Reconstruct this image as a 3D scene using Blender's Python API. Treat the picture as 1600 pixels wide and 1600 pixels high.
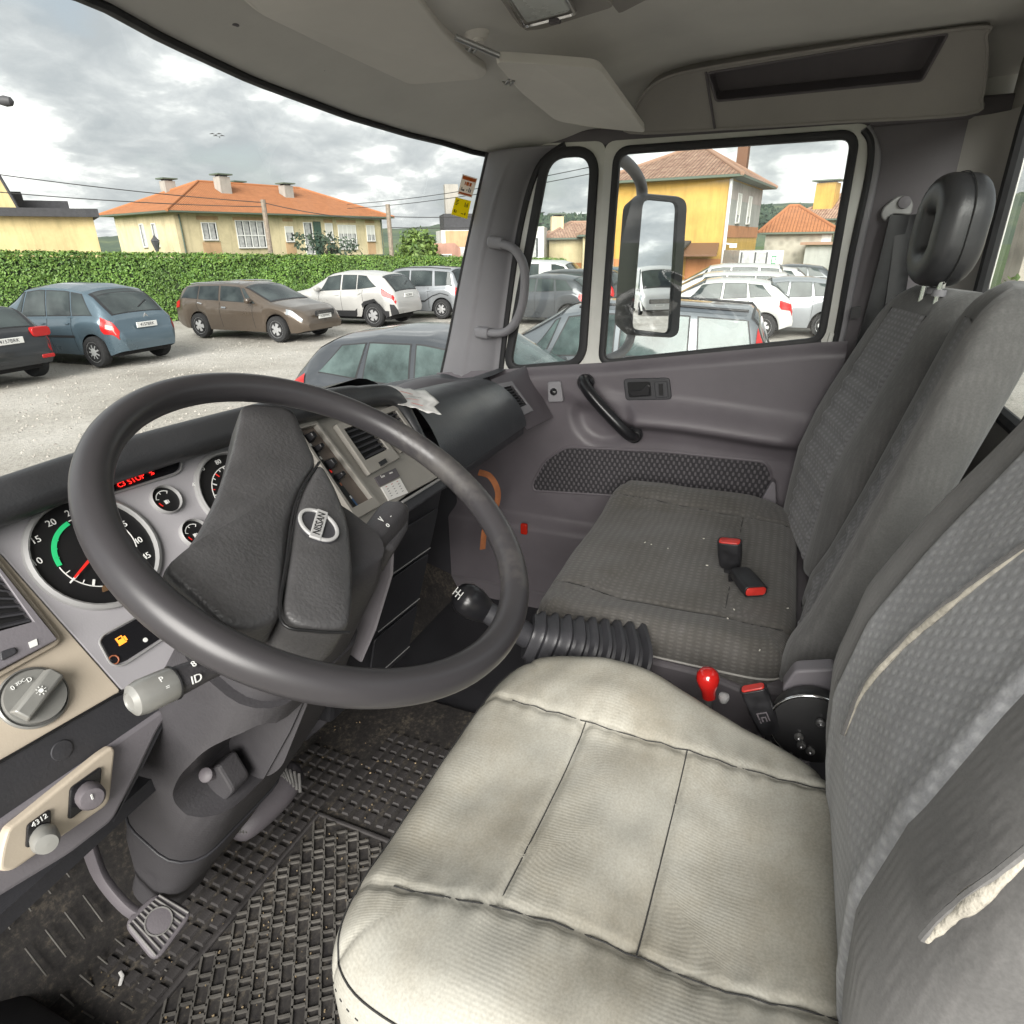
import bpy, bmesh, math, random
from mathutils import Vector as V, Matrix, noise
random.seed(7)
sc = bpy.context.scene
for o in list(bpy.data.objects): bpy.data.objects.remove(o)
R_ = math.radians
# ---------------------------------------------------------------- camera
YAW, PITCH, ROLL, FOC = R_(23), R_(23.2), R_(.7), 980.0
CAM = V((-.98, 0, 1.2))
_f = V((math.cos(YAW)*math.cos(PITCH), math.sin(YAW)*math.cos(PITCH), -math.sin(PITCH)))
_r = V((math.sin(YAW), -math.cos(YAW), 0)); _u = _r.cross(_f)
CR = _r*math.cos(ROLL)-_u*math.sin(ROLL); CU = _u*math.cos(ROLL)+_r*math.sin(ROLL)
cd = bpy.data.cameras.new('camera'); co = bpy.data.objects.new('camera', cd); sc.collection.objects.link(co)
co.matrix_world = Matrix(((CR.x, CU.x, -_f.x, CAM.x), (CR.y, CU.y, -_f.y, CAM.y), (CR.z, CU.z, -_f.z, CAM.z), (0, 0, 0, 1)))
cd.sensor_width = 36; cd.lens = 36*FOC/1600; cd.clip_start = .02; cd.clip_end = 5000
sc.camera = co
# ---------------------------------------------------------------- light
SUN_AZ, SUN_EL = R_(192), R_(27)      # azimuth from +X towards +Y of where the bright cloud stands
sd = V((math.cos(SUN_AZ)*math.cos(SUN_EL), math.sin(SUN_AZ)*math.cos(SUN_EL), math.sin(SUN_EL)))
sl = bpy.data.lights.new('sun', 'SUN'); sl.energy = 2.4; sl.angle = R_(45); sl.color = (1, .965, .91)
so = bpy.data.objects.new('sun', sl); sc.collection.objects.link(so); so.rotation_euler = sd.to_track_quat('Z', 'Y').to_euler()
so.location = (-3, -2, 6)
w = bpy.data.worlds.new('World'); sc.world = w; w.use_nodes = True
nt = w.node_tree; nt.nodes.clear()
def N(nt, t, **k):
    n = nt.nodes.new(t)
    for a, b in k.items():
        if a[0] == '_': n.inputs[a[1:].replace('_', ' ')].default_value = b
        else: setattr(n, a, b)
    return n
def L(nt, a, ao, b, bi): nt.links.new(a.outputs[ao], b.inputs[bi])
def ramp(nt, stops, interp='LINEAR'):
    r = nt.nodes.new('ShaderNodeValToRGB'); r.color_ramp.interpolation = interp
    e = r.color_ramp.elements
    while len(e) < len(stops): e.new(.5)
    for i, (p, c) in enumerate(stops):
        e[i].position = p; e[i].color = (c, c, c, 1) if not hasattr(c, '__len__') else tuple(c)+(1,)
    return r
def math_(nt, op, a, b=None, clamp=False):
    n = nt.nodes.new('ShaderNodeMath'); n.operation = op; n.use_clamp = clamp
    for i, v in enumerate((a, b)):
        if v is None: continue
        if isinstance(v, (int, float)): n.inputs[i].default_value = v
        else: nt.links.new(v[0].outputs[v[1]], n.inputs[i])
    return n
def mixc(nt, fac, a, b, mode='MIX'):
    n = nt.nodes.new('ShaderNodeMix'); n.data_type = 'RGBA'; n.blend_type = mode; n.clamp_factor = True
    for idx, v in ((0, fac), (6, a), (7, b)):
        if isinstance(v, (int, float)): n.inputs[idx].default_value = v
        elif isinstance(v, tuple) and hasattr(v[0], 'outputs'): nt.links.new(v[0].outputs[v[1]], n.inputs[idx])
        else: n.inputs[idx].default_value = tuple(v)+(1,)
    return (n, 2)
SKYSEED = 9.2
sky = N(nt, 'ShaderNodeTexSky', sky_type='NISHITA', sun_disc=False, sun_elevation=SUN_EL, sun_rotation=math.pi/2-SUN_AZ, air_density=1.2, dust_density=3.0)
tc = N(nt, 'ShaderNodeTexCoord'); sx = N(nt, 'ShaderNodeSeparateXYZ'); L(nt, tc, 'Generated', sx, 0)
zz = math_(nt, 'MAXIMUM', (sx, 2), 0.0); zz = math_(nt, 'ADD', (zz, 0), .30)
cx = math_(nt, 'DIVIDE', (sx, 0), (zz, 0)); cy = math_(nt, 'DIVIDE', (sx, 1), (zz, 0))
cv = N(nt, 'ShaderNodeCombineXYZ'); L(nt, cx, 0, cv, 0); L(nt, cy, 0, cv, 1); cv.inputs[2].default_value = SKYSEED
n1 = N(nt, 'ShaderNodeTexNoise', _Scale=1.9, _Detail=9.0, _Roughness=.50, _Distortion=.15); L(nt, cv, 0, n1, 0)
n2 = N(nt, 'ShaderNodeTexNoise', _Scale=5.2, _Detail=8.0, _Roughness=.58, _Distortion=.3); L(nt, cv, 0, n2, 0)
sm = math_(nt, 'ADD', math_(nt, 'MULTIPLY', (n1, 0), .62) and (math_(nt, 'MULTIPLY', (n1, 0), .6), 0), (math_(nt, 'MULTIPLY', (n2, 0), .4), 0))
cr = ramp(nt, [(.40, (.35, .372, .385)), (.47, (.43, .448, .455)), (.515, (.52, .535, .535)), (.545, (.70, .705, .69)), (.60, (1.04, 1.03, 1.0)), (.72, (.98, .98, .96))]); L(nt, sm, 0, cr, 0)
skl = mixc(nt, 1.0, (sky, 0), (.12, .12, .12), 'MULTIPLY')
cov = ramp(nt, [(.28, .70), (.40, .97)]); L(nt, n1, 0, cov, 0)
mx = mixc(nt, (cov, 0), skl, (cr, 0))
bg = N(nt, 'ShaderNodeBackground'); bg.inputs[1].default_value = .49
nt.links.new(mx[0].outputs[2], bg.inputs[0])
wo = N(nt, 'ShaderNodeOutputWorld'); L(nt, bg, 0, wo, 0)
sc.view_settings.view_transform = 'Standard'; sc.view_settings.look = 'None'; sc.view_settings.gamma = 1
sc.view_settings.exposure = 1.75
sc.render.engine = 'CYCLES'
sc.cycles.use_denoising = True; sc.cycles.max_bounces = 7; sc.cycles.transparent_max_bounces = 12; sc.cycles.diffuse_bounces = 4; sc.cycles.glossy_bounces = 4; sc.cycles.caustics_reflective = False; sc.cycles.caustics_refractive = False
# ---------------------------------------------------------------- sight-line helper: where a ray meets a plane of the place
def ray(px, py): return (_f*FOC+CR*(px-800)+CU*(800-py)).normalized()
def at(px, py, pl):
    p0, n = pl; d = ray(px, py); return CAM+d*((p0-CAM).dot(n)/d.dot(n))
def XP(x): return (V((x, 0, 0)), V((1, 0, 0)))
def YP(y): return (V((0, y, 0)), V((0, 1, 0)))
def ZP(z): return (V((0, 0, z)), V((0, 0, 1)))
def PN(p, n): return (V(p), V(n).normalized())
# ---------------------------------------------------------------- materials
MATS = {}
def mat(name, col, rough=.6, metal=0., var=0., vscale=6., bump=0., bscale=200., bdet=2., spec=.5, coat=0., emit=None, col2=None, extra=None, coord='Object', sheen=0.):
    m = bpy.data.materials.new(name); m.use_nodes = True; nt = m.node_tree; b = nt.nodes['Principled BSDF']
    b.inputs['Base Color'].default_value = tuple(col)+(1,); b.inputs['Roughness'].default_value = rough
    b.inputs['Metallic'].default_value = metal; b.inputs['Specular IOR Level'].default_value = spec
    b.inputs['Coat Weight'].default_value = coat; b.inputs['Coat Roughness'].default_value = .06
    if sheen: b.inputs['Sheen Weight'].default_value = sheen
    tc = N(nt, 'ShaderNodeTexCoord')
    if emit: b.inputs['Emission Color'].default_value = tuple(emit[0])+(1,); b.inputs['Emission Strength'].default_value = emit[1]
    if var or col2:
        n = N(nt, 'ShaderNodeTexNoise', _Scale=vscale, _Detail=6.0, _Roughness=.6); L(nt, tc, coord, n, 0)
        r = ramp(nt, [(.35, 0.), (.65, 1.)]); L(nt, n, 0, r, 0)
        c2 = col2 or tuple(min(1, c*(1+var)) for c in col); c1 = tuple(c*(1-var) for c in col) if not col2 else col
        mx = mixc(nt, (r, 0), c1, c2); nt.links.new(mx[0].outputs[2], b.inputs['Base Color'])
        rr = math_(nt, 'MULTIPLY_ADD', (r, 0), .14); rr.inputs[2].default_value = rough-.07; L(nt, rr, 0, b, 'Roughness')
    if bump:
        n = N(nt, 'ShaderNodeTexNoise', _Scale=bscale, _Detail=bdet); L(nt, tc, coord, n, 0)
        bp = N(nt, 'ShaderNodeBump'); bp.inputs['Strength'].default_value = bump; bp.inputs['Distance'].default_value = .002
        L(nt, n, 0, bp, 'Height'); L(nt, bp, 0, b, 'Normal')
    if extra: extra(nt, b, tc)
    MATS[name] = m; return m
def glass(name, tint=(.93, .96, .95), refl=1.0, rough=.0):
    m = bpy.data.materials.new(name); m.use_nodes = True; nt = m.node_tree; nt.nodes.clear()
    lw = N(nt, 'ShaderNodeLayerWeight', _Blend=.5); p5 = math_(nt, 'POWER', (lw, 1), 5.0); fr = math_(nt, 'MULTIPLY_ADD', (p5, 0), .9); fr.inputs[2].default_value = .05; t = N(nt, 'ShaderNodeBsdfTransparent'); t.inputs[0].default_value = tint+(1,)
    g = N(nt, 'ShaderNodeBsdfGlossy', _Roughness=rough); fm = math_(nt, 'MULTIPLY', (fr, 0), refl)
    mx = N(nt, 'ShaderNodeMixShader'); L(nt, fm, 0, mx, 0); L(nt, t, 0, mx, 1); L(nt, g, 0, mx, 2)
    o = N(nt, 'ShaderNodeOutputMaterial'); L(nt, mx, 0, o, 0); MATS[name] = m; return m
# ---------------------------------------------------------------- mesh helpers: every helper returns (verts, faces[, uvs])
def box(c, s, M=None):
    c = V(c); s = V(s)/2; v = [V((x*s.x, y*s.y, z*s.z)) for x in (-1, 1) for y in (-1, 1) for z in (-1, 1)]
    if M: v = [M @ p for p in v]
    return [c+p for p in v], [(0, 1, 3, 2), (4, 6, 7, 5), (0, 4, 5, 1), (2, 3, 7, 6), (0, 2, 6, 4), (1, 5, 7, 3)]
def join(*gs):
    vs, fs = [], []
    for g in gs:
        o = len(vs); vs += list(g[0]); fs += [tuple(i+o for i in f) for f in g[1]]
    return vs, fs
def prism(pts, vec):
    n = len(pts); vec = V(vec); v = [V(p) for p in pts]+[V(p)+vec for p in pts]
    return v, [tuple(range(n))[::-1], tuple(range(n, 2*n))]+[(i, (i+1) % n, n+(i+1) % n, n+i) for i in range(n)]
def loft(rings, closed=True, caps=True):
    n = len(rings[0]); v = [V(p) for r in rings for p in r]; f = []
    for k in range(len(rings)-1):
        for i in range(n if closed else n-1):
            j = (i+1) % n; f.append((k*n+i, k*n+j, (k+1)*n+j, (k+1)*n+i))
    if caps and closed: f += [tuple(range(n))[::-1], tuple(range((len(rings)-1)*n, len(rings)*n))]
    return v, f
def frames(path, closed=False, up=None):
    P = [V(p) for p in path]; n = len(P); T = []
    for i in range(n):
        a = P[(i-1) % n] if (closed or i) else P[i]; b = P[(i+1) % n] if (closed or i < n-1) else P[i]
        T.append((b-a).normalized())
    u = V(up) if up else (V((0, 0, 1)) if abs(T[0].z) < .9 else V((1, 0, 0)))
    out = []
    for i in range(n):
        if up: u = V(up)
        s = T[i].cross(u).normalized(); uu = s.cross(T[i]).normalized(); u = uu; out.append((P[i], s, uu))
    return out
def circ(n, r=1., r2=None, a0=0): return [(r*math.cos(a0+2*math.pi*i/n), (r2 or r)*math.sin(a0+2*math.pi*i/n)) for i in range(n)]
def rrect(w, h, r, n=4):
    o = []
    for cx, cy, a in ((w/2-r, h/2-r, 0), (-w/2+r, h/2-r, 90), (-w/2+r, -h/2+r, 180), (w/2-r, -h/2+r, 270)):
        for i in range(n+1):
            t = R_(a+90*i/n); o.append((cx+r*math.cos(t), cy+r*math.sin(t)))
    return o
def sweep(path, prof, closed=False, up=None, caps=True, scale=None):
    if isinstance(prof, (int, float)): prof = circ(10, prof)
    fr = frames(path, closed, up); rings = []
    for i, (p, s, u) in enumerate(fr):
        k = scale[i] if scale else 1; rings.append([p+s*(a*k)+u*(b*k) for a, b in prof])
    if closed:
        rings.append(rings[0]); v, f = loft(rings, True, False); n = len(prof); m = len(rings)-1
        return v[:m*n], [tuple(i % (m*n) for i in q) for q in f]
    return loft(rings, True, caps)
def lathe(prof, org, axis, n=20, side=None):
    a = V(axis).normalized(); s = (V(side) if side else (V((0, 0, 1)) if abs(a.z) < .9 else V((1, 0, 0)))).cross(a).normalized(); t = a.cross(s)
    return loft([[V(org)+a*h+(s*math.cos(2*math.pi*i/n)+t*math.sin(2*math.pi*i/n))*max(r, 1e-5) for i in range(n)] for r, h in prof])
def grid(fn, nu, nv, us=1., vs=1.):
    v = [V(fn(i/nu, j/nv)) for j in range(nv+1) for i in range(nu+1)]; f = []
    for j in range(nv):
        for i in range(nu):
            a = j*(nu+1)+i; f.append((a, a+1, a+nu+2, a+nu+1))
    uv = [(i/nu*us, j/nv*vs) for j in range(nv+1) for i in range(nu+1)]
    return v, f, uv
def spline(pts, n=8, closed=False):
    P = [V(p) for p in pts]; m = len(P); o = []
    for i in range(m if closed else m-1):
        g = (lambda k: P[k % m]) if closed else (lambda k: P[max(0, min(m-1, k))])
        p0, p1, p2, p3 = g(i-1), g(i), g(i+1), g(i+2)
        for k in range(n):
            t = k/n; o.append(.5*((2*p1)+(p2-p0)*t+(2*p0-5*p1+4*p2-p3)*t*t+(3*p1-p0-3*p2+p3)*t**3))
    if not closed: o.append(P[-1])
    return o
def lerp(a, b, t): return a+(b-a)*t
def interp(xs, t):
    if t <= xs[0][0]: return xs[0][1]
    for (a, x), (b, y) in zip(xs, xs[1:]):
        if t <= b: return lerp(x, y, (t-a)/(b-a) if b > a else 0)
    return xs[-1][1]
def sst(a, b, t):
    t = max(0, min(1, (t-a)/(b-a))); return t*t*(3-2*t)
def fillet(pts, r, n=5):
    """round the corners of a closed 3-D polygon"""
    P = [V(p) for p in pts]; o = []; m = len(P)
    for i in range(m):
        a, p, b = P[i-1], P[i], P[(i+1) % m]; d1, d2 = a-p, b-p; k = min(r, d1.length*.45, d2.length*.45)
        s, e = p+d1.normalized()*k, p+d2.normalized()*k
        for j in range(n+1):
            t = j/n; o.append(s*(1-t)**2+p*2*t*(1-t)+e*t*t)
    return o
def ring_fill(outer, inner):
    """flat face with a hole, as (verts, faces)"""
    bm = bmesh.new(); E = []
    for lp in (outer, inner):
        vs = [bm.verts.new(p) for p in lp]
        E += [bm.edges.new((vs[i], vs[(i+1) % len(vs)])) for i in range(len(vs))]
    bmesh.ops.triangle_fill(bm, edges=E, use_beauty=True); bm.verts.index_update()
    r = [v.co.copy() for v in bm.verts], [tuple(v.index for v in f.verts) for f in bm.faces]; bm.free(); return r
COL = sc.collection
def thing(name, label, cat, loc=(0, 0, 0), group=None):
    o = bpy.data.objects.new(name, None); COL.objects.link(o); o.location = loc; o.empty_display_size = .05
    o['label'] = label; o['category'] = cat
    if group: o['group'] = group
    return o
def obj(name, geo, m, par=None, smooth=40, bevel=0., seg=2, sub=0, solid=0., label=None, cat=None, group=None, kind=None):
    me = bpy.data.meshes.new(name); me.from_pydata([tuple(p) for p in geo[0]], [], [tuple(f) for f in geo[1]])
    if len(geo) > 2 and geo[2]:
        uv = me.uv_layers.new(name='UVMap')
        for l in me.loops: uv.data[l.index].uv = geo[2][l.vertex_index]
    bm = bmesh.new(); bm.from_mesh(me)
    if len(geo) < 3: bmesh.ops.recalc_face_normals(bm, faces=bm.faces)
    bm.to_mesh(me); bm.free()
    me.materials.append(MATS[m] if isinstance(m, str) else m)
    if smooth:
        me.shade_smooth()
        if smooth < 180: me.set_sharp_from_angle(angle=R_(smooth))
    o = bpy.data.objects.new(name, me); COL.objects.link(o)
    if par:
        o.parent = par
        if par.type == 'EMPTY': o.location = -par.location
    if solid: md = o.modifiers.new('s', 'SOLIDIFY'); md.thickness = solid; md.offset = 0
    if bevel: md = o.modifiers.new('b', 'BEVEL'); md.width = bevel; md.segments = seg; md.limit_method = 'ANGLE'; md.angle_limit = R_(35)
    if sub: md = o.modifiers.new('u', 'SUBSURF'); md.levels = sub; md.render_levels = sub
    if label: o['label'] = label
    if cat: o['category'] = cat
    if group: o['group'] = group
    if kind: o['kind'] = kind
    return o
def textgeo(body, size, M, depth=.0003, align='CENTER'):
    c = bpy.data.curves.new('t', 'FONT'); c.body = body; c.size = size; c.align_x = align; c.align_y = 'CENTER'; c.extrude = depth; c.resolution_u = 3
    o = bpy.data.objects.new('t', c); COL.objects.link(o); me = bpy.data.meshes.new_from_object(o)
    g = [M @ v.co for v in me.vertices], [tuple(p.vertices) for p in me.polygons]
    bpy.data.objects.remove(o); bpy.data.curves.remove(c); bpy.data.meshes.remove(me); return g
def frame_m(o, ux, uy):
    ux = V(ux).normalized(); n = ux.cross(V(uy)).normalized(); uy = n.cross(ux); o = V(o)
    return Matrix(((ux.x, uy.x, n.x, o.x), (ux.y, uy.y, n.y, o.y), (ux.z, uy.z, n.z, o.z), (0, 0, 0, 1)))
def cut(o, *geos):
    """cut openings into a part for good"""
    tmp = []
    for g in geos:
        me = bpy.data.meshes.new('c'); me.from_pydata([tuple(p) for p in g[0]], [], g[1]); bm = bmesh.new(); bm.from_mesh(me); bmesh.ops.recalc_face_normals(bm, faces=bm.faces); bm.to_mesh(me); bm.free()
        c = bpy.data.objects.new('c', me); COL.objects.link(c); tmp.append(c); md = o.modifiers.new('x', 'BOOLEAN'); md.operation = 'DIFFERENCE'; md.solver = 'EXACT'; md.object = c
    bpy.context.view_layer.update(); me = bpy.data.meshes.new_from_object(o.evaluated_get(bpy.context.evaluated_depsgraph_get())); o.modifiers.clear(); o.data = me
    for c in tmp: bpy.data.objects.remove(c)
def copy_tree(o, par=None):
    c = o.copy(); COL.objects.link(c); c.parent = par
    for ch in o.children: copy_tree(ch, c)
    return c
def kids(o): return list(o.children)
# ================================================================ OUTSIDE
GZ = -1.12
def gravel(nt, b, tc):
    n = N(nt, 'ShaderNodeTexNoise', _Scale=.35, _Detail=7.0, _Roughness=.65); L(nt, tc, 'Object', n, 0)
    n2 = N(nt, 'ShaderNodeTexVoronoi', _Scale=9.0); L(nt, tc, 'Object', n2, 0)
    n3 = N(nt, 'ShaderNodeTexNoise', _Scale=26.0, _Detail=5.0, _Roughness=.75); L(nt, tc, 'Object', n3, 0)
    r = ramp(nt, [(.34, (.25, .23, .20)), (.46, (.37, .345, .305)), (.55, (.42, .395, .355)), (.66, (.50, .475, .435))]); L(nt, n, 0, r, 0)
    r2 = ramp(nt, [(.30, .45), (.5, 1.), (.72, 1.25)]); L(nt, n3, 0, r2, 0)
    m1 = mixc(nt, .8, (r, 0), (r2, 0), 'MULTIPLY')
    r3 = ramp(nt, [(0., .75), (.5, 1.1)]); L(nt, n2, 0, r3, 0); m2 = mixc(nt, .5, m1, (r3, 0), 'MULTIPLY')
    nt.links.new(m2[0].outputs[2], b.inputs['Base Color'])
    bp = N(nt, 'ShaderNodeBump'); bp.inputs['Strength'].default_value = .8; bp.inputs['Distance'].default_value = .04
    L(nt, n3, 0, bp, 'Height'); L(nt, bp, 0, b, 'Normal')
mat('gravel', (.4, .37, .33), .95, extra=gravel)
def grassm(nt, b, tc):
    n = N(nt, 'ShaderNodeTexNoise', _Scale=.15, _Detail=8.0, _Roughness=.7); L(nt, tc, 'Object', n, 0)
    r = ramp(nt, [(.35, (.05, .09, .025)), (.65, (.10, .15, .045))]); L(nt, n, 0, r, 0); L(nt, r, 0, b, 'Base Color')
mat('field', (.07, .11, .03), .95, extra=grassm)
S = 1600
obj('ground', ([(-S, -S, GZ-.35), (S, -S, GZ-.35), (S, S, GZ-.35), (-S, S, GZ-.35)], [(0, 1, 2, 3)]), 'field', kind='structure', smooth=0)
def gsurf(u, v):
    x, y = lerp(-30, 36, u), lerp(-70, 46, v); return (x, y, GZ+.05*noise.noise(V((x*.21, y*.21, 0)))-.02+.012*noise.noise(V((x*1.3, y*1.3, 4))))
obj('car_park', grid(gsurf, 160, 260), 'gravel', kind='structure', smooth=180)
# ---- stones on the gravel
def stones():
    vs, fs = [], []
    for k in range(2600):
        a = R_(random.uniform(8, 62)); d = random.uniform(7, 20); x, y = -1+d*math.cos(a), d*math.sin(a); r = random.uniform(.012, .035)
        z = gsurf((x+30)/66, (y+70)/116)[2]; o = len(vs); q = random.random()*6
        vs += [V((x+r*math.cos(q+i*1.57)*random.uniform(.7, 1.3), y+r*math.sin(q+i*1.57), z-.004)) for i in range(4)]+[V((x, y, z+r*.7))]
        fs += [(o+i, o+(i+1) % 4, o+4) for i in range(4)]
    return vs, fs
mat('pebble', (.36, .335, .30), .9, var=.35, vscale=3)
obj('loose_stones', stones(), 'pebble', kind='stuff', smooth=0, label='loose pale stones scattered over the gravel car park', cat='stones')
# ---------------------------------------------------------------- cars
mat('rubber', (.018, .018, .019), .85, var=.2, vscale=20); mat('wheel_silver', (.55, .55, .56), .35, .6, var=.1, vscale=30); mat('black_trim', (.02, .02, .022), .55)
mat('chrome', (.75, .75, .76), .15, 1.); mat('tail_red', (.40, .012, .012), .3, spec=.4, coat=.15); mat('tail_clear', (.55, .30, .26), .3, coat=.15); mat('head_lamp', (.26, .28, .30), .35, .2, coat=.1)
mat('plate_white', (.72, .72, .70), .5); mat('plate_ink', (.02, .02, .03), .6)
mat('car_cavity', (.012, .012, .013), .9); mat('wheel_cover', (.45, .46, .46), .45, .3)
def cg(nt, b, tc):
    n = N(nt, 'ShaderNodeTexNoise', _Scale=1.3, _Detail=3.0); L(nt, tc, 'Object', n, 0)
    r = ramp(nt, [(.35, (.02, .026, .028)), (.7, (.07, .085, .085))]); L(nt, n, 0, r, 0); L(nt, r, 0, b, 'Base Color')
mat('car_glass', (.028, .035, .037), .06, spec=.32, extra=cg); mat('car_glass_green', (.065, .09, .088), .05, spec=.5, var=.6, vscale=1.6)
def paint(name, c, metal=.35, rough=.33): return mat(name, c, rough, metal, var=.06, vscale=1.1, coat=.7, bump=0)
paint('paint_teal', (.085, .125, .155)); paint('paint_brown', (.10, .078, .06)); paint('paint_silver', (.50, .49, .475), .3); paint('paint_grey', (.060, .066, .075)); paint('paint_dark', (.05, .055, .062))
paint('paint_white', (.52, .52, .51), 0.); paint('paint_red', (.35, .02, .02), .1); paint('paint_black', (.02, .022, .025)); paint('paint_lightgrey', (.28, .295, .315)); paint('paint_steel', (.14, .155, .17))
def car(name, label, loc, heading, p, group='cars in the gravel car park'):
    """body surface S(s,t): s along the length from the rear, t from the sill over the flank to the roof centre"""
    Lh, W, H = p['L'], p['W']/2, p['H']; root = thing(name, label, p.get('cat', 'car'), (0, 0, 0), group)
    top, belt, plan = p['top'], p['belt'], p.get('plan', [(0, .80), (.03, .90), (.09, .97), (.25, 1), (.75, 1), (.9, .95), (.97, .86), (1, .72)])
    wr = p.get('wr', .32); wx = (p['ra']/Lh, p['fa']/Lh); sill = p.get('sill', .24)
    def bottom(s):
        z = sill+.10*sst(.10, 0, s)+.06*sst(.92, 1, s)
        for a in wx:
            d = abs(s-a)*Lh; r = wr+.05
            if d < r: z = max(z, wr+math.sqrt(r*r-d*d)*1.0)
        return z
    def S(s, t, off=0.):
        zt, zb, zs = interp(top, s), interp(belt, s), bottom(s); zb = min(zb, zt-.005); w = W*interp(plan, s)
        wroof = w*p.get('tumble', .78); hh = min(1, max(0, (zt-zb)/.42)); zs = min(zs, zb-.04)
        if t < .5:      # flank
            q = t/.5; z = lerp(zs, zb, q); x = w*(1-.055*(1-q)**2*1.3-.05*sst(.72, 1., q)+.02*math.sin(q*math.pi))
        elif t < .8:    # side glass band
            q = (t-.5)/.3; xb = w*.95; xr = lerp(w*.84, wroof, hh); z = lerp(zb, zt-.07*hh-.01, q); x = lerp(xb, xr, q**1.25)
        else:           # roof or bonnet
            q = (t-.8)/.2; xr = lerp(w*.84, wroof, hh); x = xr*(1-q); z = lerp(zt-.07*hh-.01, zt, 1-(1-q)**2.6)
        return V((x*(1+off/max(w, .1)), (s-.5)*Lh, z+off*(t-.35)))
    NS, NT = 110, 26; ss = [i/NS for i in range(NS+1)]
    def skin():
        vs, fs = [], []
        for s in ss:
            half = [S(s, j/NT) for j in range(NT+1)]
            vs += half+[V((-q.x, q.y, q.z)) for q in half[:-1][::-1]]
        n = 2*NT+1
        for i in range(NS):
            for j in range(n-1): a = i*n+j; fs.append((a, a+1, a+n+1, a+n))
        fs += [tuple(range(n)), tuple(range(NS*n, NS*n+n))[::-1]]
        return vs, fs
    obj('body', skin(), p['paint'], root, smooth=38)
    def patch(nm, s0, s1, t0, t1, m, sides=(1, -1), off=.006, cut0=None, cut1=None, n=10, par=root):
        for sg in sides:
            def fn(u, v):
                t = lerp(t0, t1, v); a, b = s0, s1
                if cut0: a = lerp(s0, cut0, v)
                if cut1: b = lerp(s1, cut1, v)
                q = S(lerp(a, b, u), t, off); return (sg*q.x, q.y, q.z)
            obj(nm, grid(fn, n, 8), m, par, smooth=60)
    def across(nm, s0, s1, t0, m, off=.008, par=root, s0e=None, s1e=None):
        def fn(u, v):
            e = abs(2*u-1); q = S(lerp(lerp(s0, s0e or s0, e**2), lerp(s1, s1e or s1, e**2), v), 1-(1-t0)*e, off); return ((1 if u > .5 else -1)*q.x, q.y, q.z+.003)
        obj(nm, grid(fn, 20, 8), m, par, smooth=60)
    for w_ in p['side']: patch('window_surround', w_[0]-.004, w_[1]+.004, .52, .785, 'black_trim', off=.003, cut0=w_[2]-.004, cut1=w_[3]+.004); patch('side_window', w_[0], w_[1], .53, .775, w_[4] if len(w_) > 4 else p.get('glass', 'car_glass'), cut0=w_[2], cut1=w_[3])
    across('screen_surround', p['ws'][0]+.008, p['ws'][1]-.006, .805, 'black_trim', off=.004); across('screen_surround', p['rw'][0]-.003, p['rw'][1]+.006, .81, 'black_trim', off=.004)
    across('windscreen', *p['ws'], .82, p.get('wsm', 'car_glass')); across('rear_window', *p['rw'], .83, 'car_glass')
    for t_ in p.get('tail', []): patch('tail_light', *t_, 'tail_red', off=.012, n=6)
    for t_ in p.get('tailc', []): patch('tail_light_lens', *t_, 'tail_clear', off=.016, n=4)
    for t_ in p.get('head', []): patch('headlight', *t_, 'head_lamp', off=.012, n=6)
    for t_ in p.get('clad', []): patch('bumper_cladding', *t_, 'black_trim', off=.012, n=12)
    for t_ in p.get('trim', []): patch('trim_strip', *t_, 'black_trim', off=.012, n=12)
    for t_ in p.get('chrome', []): patch('door_handle', *t_, p.get('hmat', p['paint']), off=.03, n=3)
    for t_ in p.get('gap', []): patch('door_gap', t_-.0012, t_+.0012, .06, .5, 'car_cavity', off=.003, n=2)
    # end faces
    zr = interp(top, 0.0); e0 = S(0, .3); y0 = -.5*Lh
    if p.get('plate_r'):
        z = p['plate_r']; pl = obj('number_plate', box((0, y0+p.get('plate_y', -.01), z), (.5, .02, .11)), 'plate_white', root, smooth=0, bevel=.005)
        M = frame_m((0, y0+p.get('plate_y', -.01)-.012, z), (1, 0, 0), (0, 0, 1)); obj('plate_digits', textgeo('4157BRK', .09, M), 'plate_ink', pl, smooth=0)
    y1 = .5*Lh
    if p.get('plate_f'):
        z = p['plate_f']; pl = obj('number_plate', box((0, y1+.012, z), (.5, .02, .11)), 'plate_white', root, smooth=0, bevel=.005)
        M = frame_m((0, y1+.024, z), (-1, 0, 0), (0, 0, 1)); obj('plate_digits', textgeo('7036HWC', .09, M), 'plate_ink', pl, smooth=0)
    if p.get('grille'):
        z, h, wd = p['grille']; g = obj('grille', prism([(a, y1+.005, z+b) for a, b in rrect(wd, h, .04)], (0, .012, 0)), 'black_trim', root)
        for k in range(4): obj('grille_bar', box((0, y1+.022, z-h*.36+k*h*.24), (wd*.86, .012, .012)), 'chrome', g, smooth=0)
    obj('underbody', box((0, 0, .34), (2*W*.78, Lh*.86, .26)), 'car_cavity', root, smooth=0, bevel=.05)
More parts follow.
